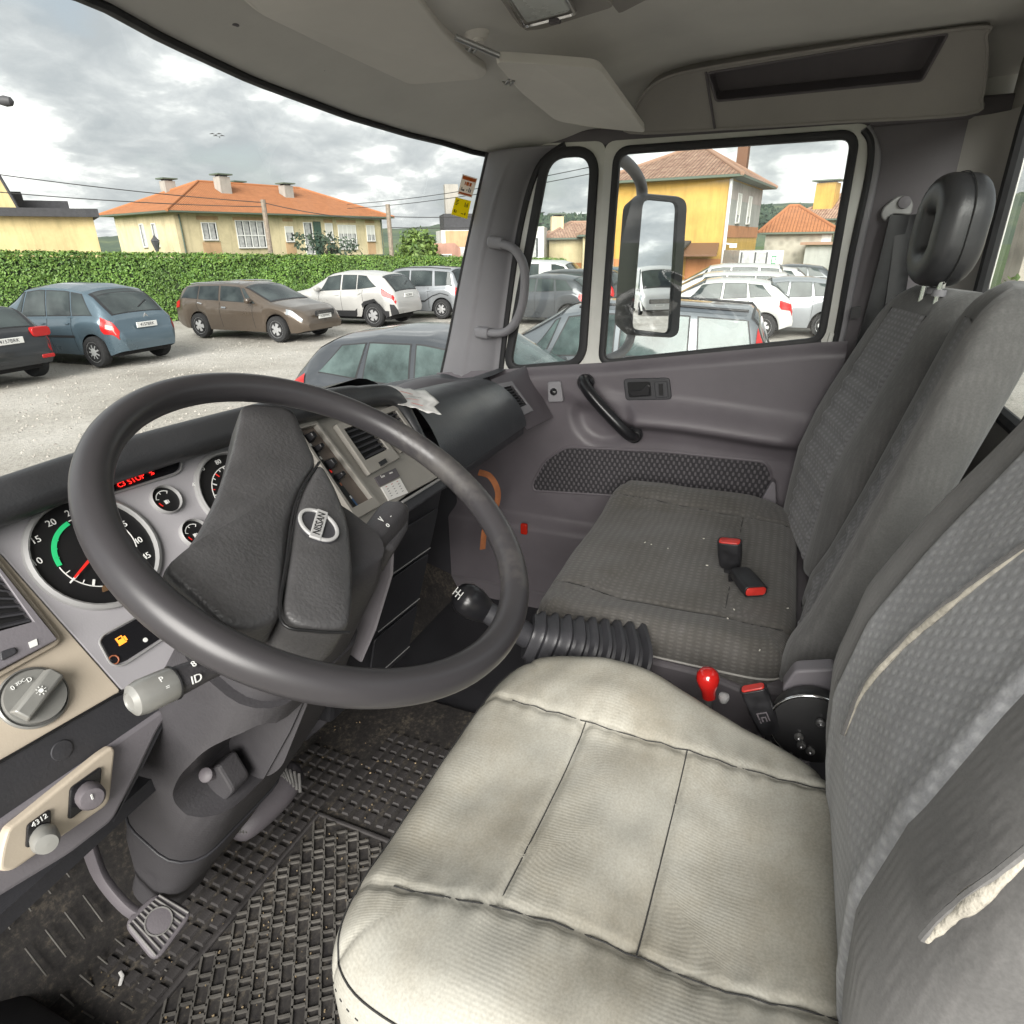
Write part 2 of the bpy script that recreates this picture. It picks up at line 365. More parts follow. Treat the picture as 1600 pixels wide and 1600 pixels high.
    for a in wx:
        for sg in (1, -1):
            yy = a*Lh-.5*Lh; xx = sg*(W*.985-.11)
            wh = obj('wheel', lathe([(wr*.62, -.1), (wr*.93, -.1), (wr, -.07), (wr, .06), (wr*.94, .095), (wr*.70, .10), (wr*.66, .085)], (xx, yy, wr), (sg, 0, 0), 28), 'rubber', root)
            obj('wheel_disc', lathe([(wr*.67, .06), (wr*.68, .088), (wr*.60, .08), (wr*.2, .095), (.001, .098)], (xx, yy, wr), (sg, 0, 0), 28), p.get('rim', 'wheel_silver'), wh)
            for k in range(p.get('spokes', 6)):
                t = 2*math.pi*(k+.5)/p.get('spokes', 6); c, s_ = math.cos(t), math.sin(t)
                pts = [V((xx+sg*.094, yy+c*r-s_*h, wr+s_*r+c*h)) for r, h in ((wr*.26, -.012), (wr*.57, -.042), (wr*.60, 0), (wr*.57, .042), (wr*.26, .012))]
                obj('rim_opening', prism(pts, (sg*.006, 0, 0)), 'car_cavity', wh, smooth=0)
    for lx_, lz_, lw_, lh_ in p.get('lamps', []):
        for sg in (1, -1): obj('tail_light', prism([(sg*lx_+a, y0+(-.012 if lz_ < .6 else .035), lz_+b) for a, b in rrect(lw_, lh_, min(lw_, lh_)*.35)], (0, .16, 0)), 'tail_red', root, bevel=.01)
    if p.get('mirror'):
        for sg in (1, -1):
            ms = p['mirror']; q = S(ms, .52); obj('wing_mirror', lathe([(.001, -.1), (.06, -.09), (.075, 0), (.06, .08), (.001, .1)], (sg*(q.x+.10), q.y, q.z+.07), (sg, .15, 0), 12), p['paint'], root)
    if p.get('rails'):
        for sg in (1, -1):
            pts = [S(lerp(*p['rails'], k/10), .83) for k in range(11)]; obj('roof_rail', sweep([V((sg*q.x, q.y, q.z+.035)) for q in pts], .016), p.get('railm', 'black_trim'), root)
    if p.get('wiper'): q = p['wiper']; obj('rear_wiper', sweep([S(q[0], .97, .025), S(q[1], .88, .03)], .012), 'black_trim', root)
    if p.get('badge'): obj('badge', prism([(.0, y0+p.get('plate_y', 0)-.0, p['badge']+.05), (.06, y0+p.get('plate_y', 0), p['badge']-.03), (.0, y0+p.get('plate_y', 0), p['badge']), (-.06, y0+p.get('plate_y', 0), p['badge']-.03)], (0, -.02, 0)), 'chrome', root, smooth=0)
    root.location = V(loc)+V((0, 0, 0)); root.rotation_euler = (0, 0, R_(heading)-math.pi/2)
    return root, S
# profiles: height of the roof line and of the belt line along the length, rear = 0
MPV = dict(L=4.28, W=1.75, H=1.64, ra=.72, fa=3.48, wr=.315, top=[(0, .62), (.004, .70), (.02, .78), (.028, .95), (.06, 1.10), (.14, 1.45), (.19, 1.56), (.30, 1.625), (.48, 1.64), (.60, 1.58), (.76, 1.20), (.82, 1.08), (.92, .93), (.975, .76), (1, .55)],
    belt=[(0, .60), (.02, .90), (.10, 1.03), (.25, 1.0), (.5, .96), (.75, .93), (.9, .88), (1, .55)], plan=[(0, .70), (.015, .80), (.05, .90), (.12, .97), (.3, 1), (.75, 1), (.9, .95), (.97, .86), (1, .70)],
    side=[(.13, .255, .20, .262), (.27, .43, .277, .428), (.445, .62, .443, .57), (.635, .70, .59, .60)], ws=(.765, .60), rw=(.055, .165), tail=[(.022, .088, .34, .56, (.03), None)][:0], paint='paint_teal', gap=(.27, .44, .64), wiper=(.07, .10))
def P(base, **k): d = dict(base); d.update(k); return d
mpv, _ = car('people_carrier', 'teal grey rounded people carrier seen from behind, in front of the hedge', (8.78, 14.73, GZ), 92, P(MPV, tail=[(.012, .085, .30, .53)], tailc=[(.02, .06, .38, .44)], chrome=[(.28, .31, .42, .44), (.455, .485, .42, .44)], trim=[(.26, .62, .24, .27)], plate_r=.82, plate_y=.03, badge=1.0, rim='wheel_cover', spokes=9))
WAG = dict(L=4.58, W=1.80, H=1.47, ra=.94, fa=3.67, wr=.325, top=[(0, .55), (.004, .72), (.015, .92), (.03, 1.05), (.075, 1.30), (.11, 1.39), (.2, 1.44), (.4, 1.47), (.53, 1.45), (.60, 1.38), (.755, 1.02), (.78, .98), (.9, .89), (.965, .78), (.99, .66), (1, .5)],
    belt=[(0, .5), (.02, .90), (.10, 1.02), (.3, .98), (.6, .94), (.78, .92), (.92, .80), (1, .48)], side=[(.09, .22, .13, .225), (.235, .39, .237, .385), (.41, .60, .405, .545), (.615, .67, .56, .575)], ws=(.755, .585), rw=(.03, .09), paint='paint_brown', gap=(.22, .40, .65))
brown, _ = car('estate_car', 'brown estate car with alloy wheels and a dented bonnet', (13.08, 13.55, GZ), -91, P(WAG, head=[(.885, .975, .40, .53)], tail=[(.012, .07, .38, .52)], chrome=[(.235, .27, .40, .425), (.42, .455, .40, .425)], hmat='chrome', plate_f=.62, grille=(.70, .14, .75), mirror=.64, rails=(.13, .52), railm='chrome', spokes=5))
SUV = dict(L=4.32, W=1.78, H=1.60, ra=.82, fa=3.45, wr=.35, sill=.30, top=[(0, .62), (.004, .80), (.02, .98), (.035, 1.10), (.10, 1.45), (.14, 1.53), (.3, 1.595), (.45, 1.60), (.56, 1.53), (.73, 1.12), (.76, 1.08), (.9, .98), (.97, .80), (1, .55)],
    belt=[(0, .6), (.02, .92), (.12, 1.16), (.3, 1.06), (.6, 1.0), (.78, .98), (.92, .85), (1, .5)], side=[(.15, .30, .24, .30), (.315, .43, .315, .425), (.45, .62, .445, .555)], ws=(.735, .555), rw=(.03, .115), paint='paint_silver', gap=(.26, .44, .63))
suv, _ = car('crossover_car', 'pale silver crossover with black lower cladding, parked behind the brown estate', (16.55, 12.95, GZ), 91, P(SUV, tail=[(.01, .11, .38, .50)], clad=[(.005, .99, .0, .12), (.0, .05, .0, .26)], chrome=[(.27, .305, .42, .44), (.46, .495, .42, .44)], plate_r=.9, plate_y=.03, mirror=.63, spokes=5, wiper=(.05, .07)))
ZAF = P(MPV, paint='paint_lightgrey', L=4.35, top=[(0, .60), (.004, .74), (.02, .95), (.04, 1.10), (.075, 1.5), (.10, 1.58), (.3, 1.63), (.5, 1.62), (.6, 1.55), (.77, 1.12), (.82, 1.04), (.93, .90), (.98, .74), (1, .5)], side=[(.075, .21, .10, .22), (.24, .42, .245, .42), (.44, .62, .44, .57), (.64, .70, .60, .61)], rw=(.04, .085))
car('people_carrier', 'silver grey people carrier with roof rails at the end of the hedge row', (19.2, 12.2, GZ), 92, P(ZAF, tail=[(.01, .05, .36, .60)], rails=(.10, .58), chrome=[(.25, .28, .42, .44)], trim=[(.1, .9, .20, .23)], spokes=6))
HAT = dict(L=4.05, W=1.70, H=1.45, ra=.68, fa=3.15, wr=.31, top=[(0, .55), (.004, .72), (.02, .92), (.04, 1.02), (.12, 1.30), (.16, 1.37), (.3, 1.44), (.45, 1.45), (.55, 1.40), (.735, 1.0), (.77, .96), (.9, .85), (.97, .72), (1, .45)],
    belt=[(0, .5), (.02, .86), (.14, 1.02), (.35, .95), (.6, .92), (.77, .90), (.92, .76), (1, .44)], side=[(.14, .26, .205, .28), (.285, .42, .295, .415), (.44, .64, .435, .555)], ws=(.735, .545), rw=(.04, .145), gap=(.27, .43, .65), paint='paint_dark')
car('hatchback_car', 'black hatchback cut off by the left edge, red lamps, beside the teal people carrier', (6.12, 14.95, GZ), 92, P(HAT, paint='paint_black', tail=[(.004, .13, .36, .56)], plate_r=.80, plate_y=.02, clad=[(0, .03, .0, .14)], spokes=7, L=4.3, lamps=[(.62, .90, .34, .17), (.60, .46, .24, .07)]))
carA, _ = car('hatchback_car', 'dark grey hatchback close in front of the windscreen with a red tail lamp', (5.22, 3.05, GZ), -92, P(HAT, paint='paint_grey', W=1.76, top=[(a, b*1.045) for a, b in HAT['top']], belt=[(a, b*1.03) for a, b in HAT['belt']], glass='car_glass_green', wsm='car_glass_green', tail=[(.008, .085, .40, .60)], mirror=.66, chrome=[(.30, .33, .40, .425), (.45, .48, .40, .425)], spokes=7))
WGB = P(WAG, paint='paint_lightgrey', L=4.5, H=1.5, glass='car_glass_green', top=[(0, .55), (.004, .75), (.02, .95), (.03, 1.1), (.055, 1.36), (.075, 1.45), (.2, 1.49), (.45, 1.50), (.55, 1.46), (.62, 1.37), (.76, 1.02), (.8, .97), (.92, .86), (.97, .74), (1, .5)], side=[(.075, .24, .085, .245), (.26, .42, .262, .415), (.44, .63, .435, .56)], rw=(.028, .06))
car('people_carrier', 'steel grey people carrier with tall red tail lamp, close outside the passenger window', (7.62, 2.22, GZ), 91, P(ZAF, paint='paint_steel', glass='car_glass_green', L=4.5, tail=[(.010, .072, .36, .80)], spokes=6, mirror=.65, rails=(.1, .55)))
for nm, lb, x, y, hd, base, kw in [
    ('hatchback_car', 'white hatchback just behind the steel grey people carrier', 17.2, 1.9, 93, HAT, dict(paint='paint_white', tail=[(.01, .09, .36, .50)])),
    ('estate_car', 'white estate with tall red lamp, second in the white row', 19.9, 2.1, 92, WGB, dict(paint='paint_white', glass='car_glass', tail=[(.012, .06, .34, .66)])),
    ('people_carrier', 'white people carrier, third in the white row near the yellow house', 22.8, 2.2, 91, ZAF, dict(paint='paint_white', tail=[(.01, .05, .36, .6)])),
    ('hatchback_car', 'small white car at the far right of the row by the lorry', 25.6, 1.3, 92, HAT, dict(paint='paint_white', tail=[(.01, .09, .36, .50)])),
    ('hatchback_car', 'pale blue grey hatchback in front of the white row', 18.0, .35, 93, HAT, dict(paint='paint_lightgrey', L=3.8, tail=[(.01, .09, .36, .50)])),
    ('hatchback_car', 'dark car farthest right behind the passenger window edge', 28.0, .4, 92, HAT, dict(paint='paint_grey', tail=[(.01, .09, .36, .50)])),
    ('hatchback_car', 'dark grey hatchback with red lamps beyond the grab handle', 18.4, 7.3, 88, HAT, dict(paint='paint_grey', tail=[(.01, .09, .36, .50)])),
    ('estate_car', 'black estate in the small front window beside the dark grey hatchback', 20.8, 7.4, 88, WGB, dict(paint='paint_black', glass='car_glass', tail=[(.012, .06, .34, .66)])),
    ('hatchback_car', 'white hatchback with red lamps in the small front window', 22.3, 7.4, 88, HAT, dict(paint='paint_white', tail=[(.01, .09, .36, .50)])),
    ('hatchback_car', 'dark teal car at the right of the small front window', 25.0, 7.0, 88, HAT, dict(paint='paint_teal', tail=[(.01, .09, .36, .50)]))]:
    car(nm, lb, (x, y, GZ), hd, P(base, **kw))
VAN = dict(L=5.4, W=1.95, H=2.05, cat='van', ra=1.1, fa=4.35, wr=.33, tumble=.86, paint='paint_white', top=[(0, .6), (.003, .9), (.008, 1.6), (.02, 1.95), (.06, 2.03), (.4, 2.05), (.66, 2.03), (.73, 1.93), (.87, 1.22), (.9, 1.15), (.97, .95), (.99, .8), (1, .5)], belt=[(0, .5), (.01, 1.05), (.7, 1.05), (.88, 1.0), (.96, .85), (1, .48)],
    plan=[(0, .88), (.02, .95), (.06, 1), (.8, 1), (.92, .95), (.98, .84), (1, .72)], side=[(.06, .27, .06, .27), (.32, .53, .32, .53), (.64, .82, .63, .72)], ws=(.87, .735), rw=(.004, .018), gap=(.3, .6))
car('panel_van', 'white minibus with dark side windows in the small front window', (24.5, 9.4, GZ-.35), -88, P(VAN, head=[(.93, .99, .36, .5)]), group='vans')
BVAN = P(VAN, L=5.9, W=2.05, H=2.52, wr=.345, fa=4.9, ra=.95, top=[(0, .6), (.003, .9), (.008, 2.2), (.02, 2.42), (.06, 2.5), (.4, 2.52), (.70, 2.5), (.76, 2.36), (.885, 1.42), (.91, 1.3), (.965, 1.1), (.985, .95), (1, .5)], belt=[(0, .5), (.01, 1.25), (.7, 1.25), (.88, 1.15), (.96, .98), (1, .48)], side=[(.70, .83, .69, .765)], ws=(.885, .775))
# ---------------------------------------------------------------- hedge and trees
def leafm(c1, c2, c3=None):
    def f(nt, b, tc):
        g = N(nt, 'ShaderNodeNewGeometry'); r = ramp(nt, [(0, c1), (1, c2)]); L(nt, g, 'Random Per Island', r, 0)
        n = N(nt, 'ShaderNodeTexNoise', _Scale=.8, _Detail=3.0); L(nt, tc, 'Object', n, 0)
        r2 = ramp(nt, [(.35, .7), (.65, 1.25)]); L(nt, n, 0, r2, 0); m = mixc(nt, .8, (r, 0), (r2, 0), 'MULTIPLY'); nt.links.new(m[0].outputs[2], b.inputs['Base Color'])
    return f
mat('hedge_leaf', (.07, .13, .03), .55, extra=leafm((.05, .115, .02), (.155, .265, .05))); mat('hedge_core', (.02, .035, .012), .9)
mat('tree_leaf', (.07, .12, .03), .6, extra=leafm((.05, .10, .02), (.16, .24, .05))); mat('forest_leaf', (.03, .06, .03), .8, extra=leafm((.022, .045, .03), (.055, .085, .05))); mat('bark', (.10, .08, .06), .9, var=.3)
def leaves(pts, size, up=.4):
    vs, fs = [], []
    for p, n in pts:
        a = V((random.gauss(0, 1), random.gauss(0, 1), random.gauss(0, 1)+up)).normalized(); d = (n+a*.9).normalized()
        s = d.cross(V((random.gauss(0, 1), random.gauss(0, 1), random.gauss(0, 1)))).normalized(); t = d.cross(s); k = size*random.uniform(.6, 1.4); o = len(vs)
        vs += [p-s*k*.5, p+t*k*.35, p+s*k*.6+d*k*.15, p-t*k*.35]; fs.append((o, o+1, o+2, o+3))
    return vs, fs
hA, hB = V((7.0, 25.0, GZ)), V((30.5, 10.6, GZ))     # the hedge runs behind the parked cars
hd = (hB-hA).normalized(); hn = V((hd.y, -hd.x, 0))
if hn.dot(V((-1, -1, 0))) < 0: hn = -hn
def hh(t): return lerp(2.40, 1.55, t)+.05*noise.noise(V((t*60, 0, 0)))
hedge = thing('clipped_hedge', 'long clipped green hedge running behind the parked cars', 'hedge', hA)
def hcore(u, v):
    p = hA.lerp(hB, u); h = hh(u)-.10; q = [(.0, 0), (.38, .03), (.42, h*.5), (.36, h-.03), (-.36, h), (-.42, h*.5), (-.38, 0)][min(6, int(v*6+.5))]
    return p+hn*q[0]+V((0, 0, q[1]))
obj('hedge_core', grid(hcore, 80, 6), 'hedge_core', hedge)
pts = []
for k in range(60000):
    u = random.random()**1.0; p = hA.lerp(hB, u); h = hh(u); bl = noise.noise(V((u*90, k % 7, 0)))*.06
    if random.random() < .74:
        z = random.random()*h; pts.append((p+hn*(.44+bl+.05*noise.noise(V((u*160, z*4, 3))))+V((0, 0, z)), hn))
    else: pts.append((p+hn*random.uniform(-.42, .44)+V((0, 0, h-.03+abs(random.gauss(0, .045)))), V((0, 0, 1))))
obj('hedge_foliage', leaves(pts, .078), 'hedge_leaf', hedge, smooth=0)
mat('hedge_shoot', (.15, .25, .04), .55, extra=leafm((.13, .22, .03), (.26, .36, .07))); pts = []
for k in range(12000):
    u = random.random(); p = hA.lerp(hB, u); h = hh(u); g = max(0, noise.noise(V((u*70, 1, 0))))*.14; pts.append((p+hn*random.uniform(-.44, .50)+V((0, 0, h+random.uniform(-.22, .05)+g*random.random())), V((0, 0, 1))))
obj('young_shoots', leaves(pts, .068), 'hedge_shoot', hedge, smooth=0)
def tree(name, label, base, h, rad, n, leaf='tree_leaf', size=.3, trunk=.12, grp='trees beyond the hedge'):
    base = V(base); r = thing(name, label, 'tree', base, grp)
    obj('trunk', sweep([base, base+V((.05*h*.1, 0, h*.4)), base+V((0, 0, h*.75))], circ(8, trunk), scale=[1, .8, .3]), 'bark', r)
    cl = [(base+V((random.gauss(0, rad*.42), random.gauss(0, rad*.42), h*random.uniform(.3, .92))), rad*random.uniform(.3, .55)) for _ in range(16)]
    for c, q in cl[:5]: obj('limb', sweep([base+V((0, 0, h*.35)), c], circ(6, trunk*.4), scale=[1, .3]), 'bark', r)
    P_ = []
    for k in range(n):
        c, q = random.choice(cl); d = V((random.gauss(0, 1), random.gauss(0, 1), random.gauss(0, 1))).normalized(); P_.append((c+d*q*random.uniform(.6, 1.05), d))
    obj('crown', leaves(P_, size), leaf, r, smooth=0)
def pol(az, d, z=0): return V((CAM.x+d*math.cos(R_(az)), CAM.y+d*math.sin(R_(az)), z))
tree('leafy_tree', 'bright green bushy tree beside the utility pole beyond the hedge', pol(31.2, 44, GZ), 2.75, 1.7, 2600, size=.24)
tree('leafy_tree', 'second bushy green tree next to the pink house', pol(29.6, 48, GZ), 2.2, 1.3, 1500, size=.24)
tree('leafy_tree', 'loose grey green shrub in front of the orange roofed house', pol(37.6, 46, GZ), 2.9, 1.6, 1200, size=.2, leaf='forest_leaf')
# ---------------------------------------------------------------- hills
def hillm(nt, b, tc):
    n = N(nt, 'ShaderNodeTexNoise', _Scale=.012, _Detail=10.0, _Roughness=.75); L(nt, tc, 'Object', n, 0)
    r = ramp(nt, [(.36, (.05, .075, .055)), (.5, (.075, .105, .07)), (.62, (.14, .17, .09))]); L(nt, n, 0, r, 0); L(nt, r, 0, b, 'Base Color')
mat('hill', (.06, .09, .05), .95, extra=hillm)
def hill(name, az0, az1, d, prof, depth=160):
    def fn(u, v):
        az = lerp(az0, az1, u); q = pol(az, d+depth*v); e = interp(prof, az); z = CAM.z+math.tan(R_(e))*d+(2.4 if d > 300 else .9)*noise.noise(V((az*2.1, v*3, d)))
        return (q.x, q.y, GZ-1+(z-GZ+1)*math.sin(min(1, v*1.25)*math.pi/2)**.8*(1+(depth/d)*v*.8))
    return obj(name, grid(fn, 140, 12), 'hill', kind='structure', smooth=180)
hill('far_hill', -20, 75, 700, [(-20, 2.6), (0, 2.6), (6, 2.6), (16, 2.2), (22, 2.1), (27, 1.6), (32, 1.15), (34, 1.3), (40, 1.0), (60, .6), (75, .5)])
hill('wooded_hill', -25, 30, 330, [(-25, 3.4), (-8, 2.4), (0, 2.0), (3, 2.25), (8, 2.3), (14, 2.0), (17, 1.75), (21, 1.8), (24, 1.1), (27, .5), (30, .1)], 120)
def forest():
    P_ = []
    for k in range(1500):
        az = random.uniform(-9, 24.5); d = random.uniform(345, 420); e = interp([(-25, 3.4), (-8, 2.4), (0, 2.0), (3, 2.25), (8, 2.3), (14, 2.0), (17, 1.75), (21, 1.8), (24, 1.1), (27, .5)], az)
        z = CAM.z+math.tan(R_(e))*330*(.45+.6*((d-345)/75))-1; q = pol(az, d); h = random.uniform(3, 7)
        for j in range(9): P_.append((V((q.x+random.gauss(0, 1.1), q.y+random.gauss(0, 1.1), z+h*random.random())), V((-1, 0, .4))))
    return leaves(P_, 2.6)
obj('forest', forest(), 'forest_leaf', kind='stuff', smooth=0, label='dark wood covering the hill behind the houses', cat='forest')
# ---------------------------------------------------------------- buildings
def wallm(c):
    def f(nt, b, tc):
        n = N(nt, 'ShaderNodeTexNoise', _Scale=.5, _Detail=8.0, _Roughness=.7); L(nt, tc, 'Object', n, 0)
        r = ramp(nt, [(.35, tuple(x*.80 for x in c)), (.6, tuple(x*1.06 for x in c))]); L(nt, n, 0, r, 0); mp = N(nt, 'ShaderNodeMapping'); mp.inputs['Scale'].default_value = (2.2, 2.2, .25); L(nt, tc, 'Object', mp, 0); n2 = N(nt, 'ShaderNodeTexNoise', _Scale=1.4, _Detail=9.0, _Roughness=.7); L(nt, mp, 0, n2, 0); r2 = ramp(nt, [(.36, .72), (.52, 1.)]); L(nt, n2, 0, r2, 0); x = mixc(nt, .6, (r, 0), (r2, 0), 'MULTIPLY'); nt.links.new(x[0].outputs[2], b.inputs['Base Color'])
    return f
def wm(n, c): mat(n, c, .9, extra=wallm(c))
wm('cream_wall', (.62, .53, .34)); wm('peach_wall', (.50, .33, .19)); wm('ochre_wall', (.56, .345, .085)); wm('pink_wall', (.46, .26, .20)); wm('grey_wall', (.38, .38, .36)); wm('white_wall', (.66, .65, .62)); wm('orange_band', (.48, .21, .09)); wm('lilac_wall', (.46, .40, .38))
wm('yellow_store_wall', (.62, .50, .26)); wm('concrete', (.36, .34, .31)); mat('gutter', (.10, .13, .10), .6); mat('frame_white', (.74, .74, .72), .5); mat('pane_dark', (.05, .055, .06), .12, spec=.8, var=.3, vscale=1.5); mat('shutter', (.66, .65, .62), .6); mat('green_shutter', (.04, .085, .065), .6)
mat('wood_dark', (.16, .08, .045), .7); mat('steel_dark', (.06, .06, .065), .6); mat('curtain', (.42, .42, .42), .9, var=.25, vscale=4)
def tilem(c1, c2, freq):
    def f(nt, b, tc):
        u = N(nt, 'ShaderNodeUVMap'); w1 = N(nt, 'ShaderNodeTexWave', wave_type='BANDS', bands_direction='X', _Scale=freq, _Distortion=.4); L(nt, u, 0, w1, 0)
        w2 = N(nt, 'ShaderNodeTexWave', wave_type='BANDS', bands_direction='Y', wave_profile='SAW', _Scale=freq*.55, _Distortion=.6); L(nt, u, 0, w2, 0)
        n = N(nt, 'ShaderNodeTexNoise', _Scale=1.6, _Detail=9.0, _Roughness=.85); L(nt, u, 0, n, 0)
        r = ramp(nt, [(.35, c1), (.62, c2)]); L(nt, n, 0, r, 0); L(nt, r, 0, b, 'Base Color')
        s = math_(nt, 'ADD', (w1, 1), (w2, 1)); bp = N(nt, 'ShaderNodeBump'); bp.inputs['Strength'].default_value = .9; bp.inputs['Distance'].default_value = .08
        L(nt, s, 0, bp, 'Height'); L(nt, bp, 0, b, 'Normal')
    return f
mat('roof_orange', (.5, .2, .08), .85, extra=tilem((.30, .115, .045), (.44, .175, .07), 1.5)); mat('roof_old', (.3, .16, .1), .9, extra=tilem((.17, .075, .05), (.46, .31, .22), 1.5)); mat('roof_dark', (.05, .05, .055), .8, var=.2)
def stonem(nt, b, tc):
    v = N(nt, 'ShaderNodeTexVoronoi', _Scale=2.2); L(nt, tc, 'Object', v, 0); r_ = ramp(nt, [(0, .6), (.6, 1.3)]); L(nt, v, 0, r_, 0); m = mixc(nt, .8, (.36, .33, .28), (r_, 0), 'MULTIPLY'); nt.links.new(m[0].outputs[2], b.inputs['Base Color'])
    bp = N(nt, 'ShaderNodeBump'); bp.inputs['Strength'].default_value = .8; L(nt, v, 0, bp, 'Height'); L(nt, bp, 0, b, 'Normal')
mat('stone_wall', (.36, .33, .28), .9, extra=stonem)
class House:
    """box house: K near corner on the ground, a along the long facade, b along the side; walls are panels with real window openings set back"""
    def __init__(s, name, label, K, ax, la, lb, z0, z1, wall, walls=None, cat='house', group=None):
        s.K = V((K[0], K[1], 0)); s.a = V((ax[0], ax[1], 0)).normalized(); s.b = V((-s.a.y, s.a.x, 0))
        if s.b.dot(s.K-V((CAM.x, CAM.y, 0))) < 0: s.b = -s.b
        s.la, s.lb, s.z0, s.z1 = la, lb, z0, z1; s.r = thing(name, label, cat, (K[0], K[1], z0), group)
        obj('wall', s.bx(0, la, 0, lb, z0, z1), wall, s.r, smooth=0)
    def pt(s, u, v, z): p = s.K+s.a*u+s.b*v; return V((p.x, p.y, z))
    def bx(s, u0, u1, v0, v1, z0, z1): return prism([s.pt(u0, v0, z0), s.pt(u1, v0, z0), s.pt(u1, v1, z0), s.pt(u0, v1, z0)], (0, 0, z1-z0))
    def hip(s, oh, zr, r0, r1, m, th=.12, vr=.5):
        z = s.z1; A, B, C, D = s.pt(-oh, -oh, z), s.pt(s.la+oh, -oh, z), s.pt(s.la+oh, s.lb+oh, z), s.pt(-oh, s.lb+oh, z); E, F = s.pt(r0, s.lb*vr, zr), s.pt(r1, s.lb*vr, zr)
        vs, fs, uv = [], [], []
        for q in ((A, B, F, E), (B, C, F), (C, D, E, F), (D, A, E)):
            e = (q[1]-q[0]).normalized(); m_ = e.cross((q[2]-q[1])).normalized(); t = m_.cross(e); o = len(vs); vs += [p+V((0, 0, th)) for p in q]; fs.append(tuple(range(o, len(vs)))); uv += [((p-q[0]).dot(e), (p-q[0]).dot(t)) for p in q]
        rf = obj('roof', (vs, fs, uv), m, s.r, smooth=0)
        obj('eave', prism([A, B, C, D], (0, 0, th*.95)), 'gutter', s.r, smooth=0)
        for p, q in ((A, E), (B, F), (C, F), (D, E), (E, F)): obj('ridge_tiles', sweep([p+V((0, 0, th)), q+V((0, 0, th))], .11), m, rf)
        return rf
    def window(s, side, u, z, w, h, shutter=0., mull=1, trans=0, fm='frame_white', inside='curtain'):
        o, e, n = (s.pt(0, 0, 0), s.a, -s.b) if side == 'a' else (s.pt(0, 0, 0), s.b, -s.a)
        if side == 'c': o, e, n = s.pt(s.la, 0, 0), s.b, s.a
        def q(du, z_, d): p = o+e*(u+du); return V((p.x, p.y, z_))+n*d
        def rect(u0, u1, z0, z1, d0, d1): return prism([q(u0, z0, d0), q(u1, z0, d0), q(u1, z1, d0), q(u0, z1, d0)], n*(d1-d0))
        f = obj('window', join(rect(-w/2-.07, w/2+.07, z-.07, z, .005, .07), rect(-w/2-.07, w/2+.07, z+h, z+h+.07, .005, .07), rect(-w/2-.07, -w/2, z, z+h, .005, .07), rect(w/2, w/2+.07, z, z+h, .005, .07)), fm, s.r, smooth=0)
        obj('pane', rect(-w/2, w/2, z, z+h, .004, .012), 'pane_dark', f, smooth=0)
        for k in range(mull+1): obj('curtain', rect(-w/2+w*(k+.12)/(mull+1), -w/2+w*(k+.78)/(mull+1), z+.02, z+h-.02, .012, .016), inside, f, smooth=0)
        for k in range(mull): x = -w/2+w*(k+1)/(mull+1); obj('mullion', rect(x-.04, x+.04, z, z+h, .02, .06), fm, f, smooth=0)
        if trans: obj('transom', rect(-w/2, w/2, z+h*trans-.04, z+h*trans+.04, .02, .062), fm, f, smooth=0)
        if shutter: obj('roller_shutter', rect(-w/2, w/2, z+h*(1-shutter), z+h, .02, .05), 'shutter', f, smooth=0)
        obj('sill', rect(-w/2-.1, w/2+.1, z-.12, z-.07, .005, .14), 'concrete', f, smooth=0)
        return f
    def band(s, nm, side, u0, u1, z0, z1, m, d=.03):
        o, e, n = (s.pt(0, 0, 0), s.a, -s.b) if side == 'a' else (s.pt(0, 0, 0), s.b, -s.a)
        if side == 'c': o, e, n = s.pt(s.la, 0, 0), s.b, s.a
        def q(u, z_): p = o+e*u; return V((p.x, p.y, z_))+n*.004
        return obj(nm, prism([q(u0, z0), q(u1, z0), q(u1, z1), q(u0, z1)], n*d), m, s.r, smooth=0)
    def chimney(s, u, v, z0, z1, w, par=None, m='concrete', ww=None):
        c = obj('chimney', s.bx(u-w/2, u+w/2, v-w/2, v+w/2, z0, z1), m, s.r, smooth=0); obj('chimney_cap', s.bx(u-w*.7, u+w*.7, v-w*.7, v+w*.7, z1+.12, z1+.22), 'gutter', c, smooth=0)
        obj('chimney_vent', s.bx(u-w*.35, u+w*.35, v-w*.35, v+w*.35, z1, z1+.12), 'pane_dark', c, smooth=0)
    def pipe(s, side, u, z0, z1): o = s.pt(u, -.08, 0) if side == 'a' else s.pt(-.08, u, 0); obj('downpipe', sweep([V((o.x, o.y, z0)), V((o.x, o.y, z1))], .06), 'gutter', s.r)
h1 = House('orange_roofed_house', 'long cream two storey house with orange hipped roof and four chimneys', (37.3, 43.6), (20.2, -5.1), 20.8, 10, GZ, 3.6, 'cream_wall')
h1.hip(.9, 6.15, 5.2, 15.2, 'roof_orange')
for u, w, sh, mu, tr, zb, h in ((2.6, 1.1, 0, 1, 0, 1.75, 1.15), (6.2, 2.5, 0, 3, .45, 1.15, 1.95), (9.9, .7, .4, 0, 0, 1.6, 1.1), (14.2, .7, .75, 0, 0, 1.5, 1.5), (16.3, 2.0, .35, 3, .4, .9, 2.0), (19.2, .9, .6, 1, 0, 1.6, 1.3)): h1.window('a', u, zb, w, h, sh, mu, tr)
for u, w in ((2.6, 1.8), (6.2, 2.9), (9.9, 1.0), (14.2, 1.0), (16.3, 2.3), (19.2, 1.2)): h1.band('wall_panel', 'a', u-w/2, u+w/2, 3.15, 3.42, 'peach_wall', .02)
for u, w in ((2.6, 1.5), (9.9, 1.0), (14.2, .9), (19.2, 1.0)): h1.band('wall_panel', 'a', u-w/2, u+w/2, .35, 1.55, 'peach_wall', .02)
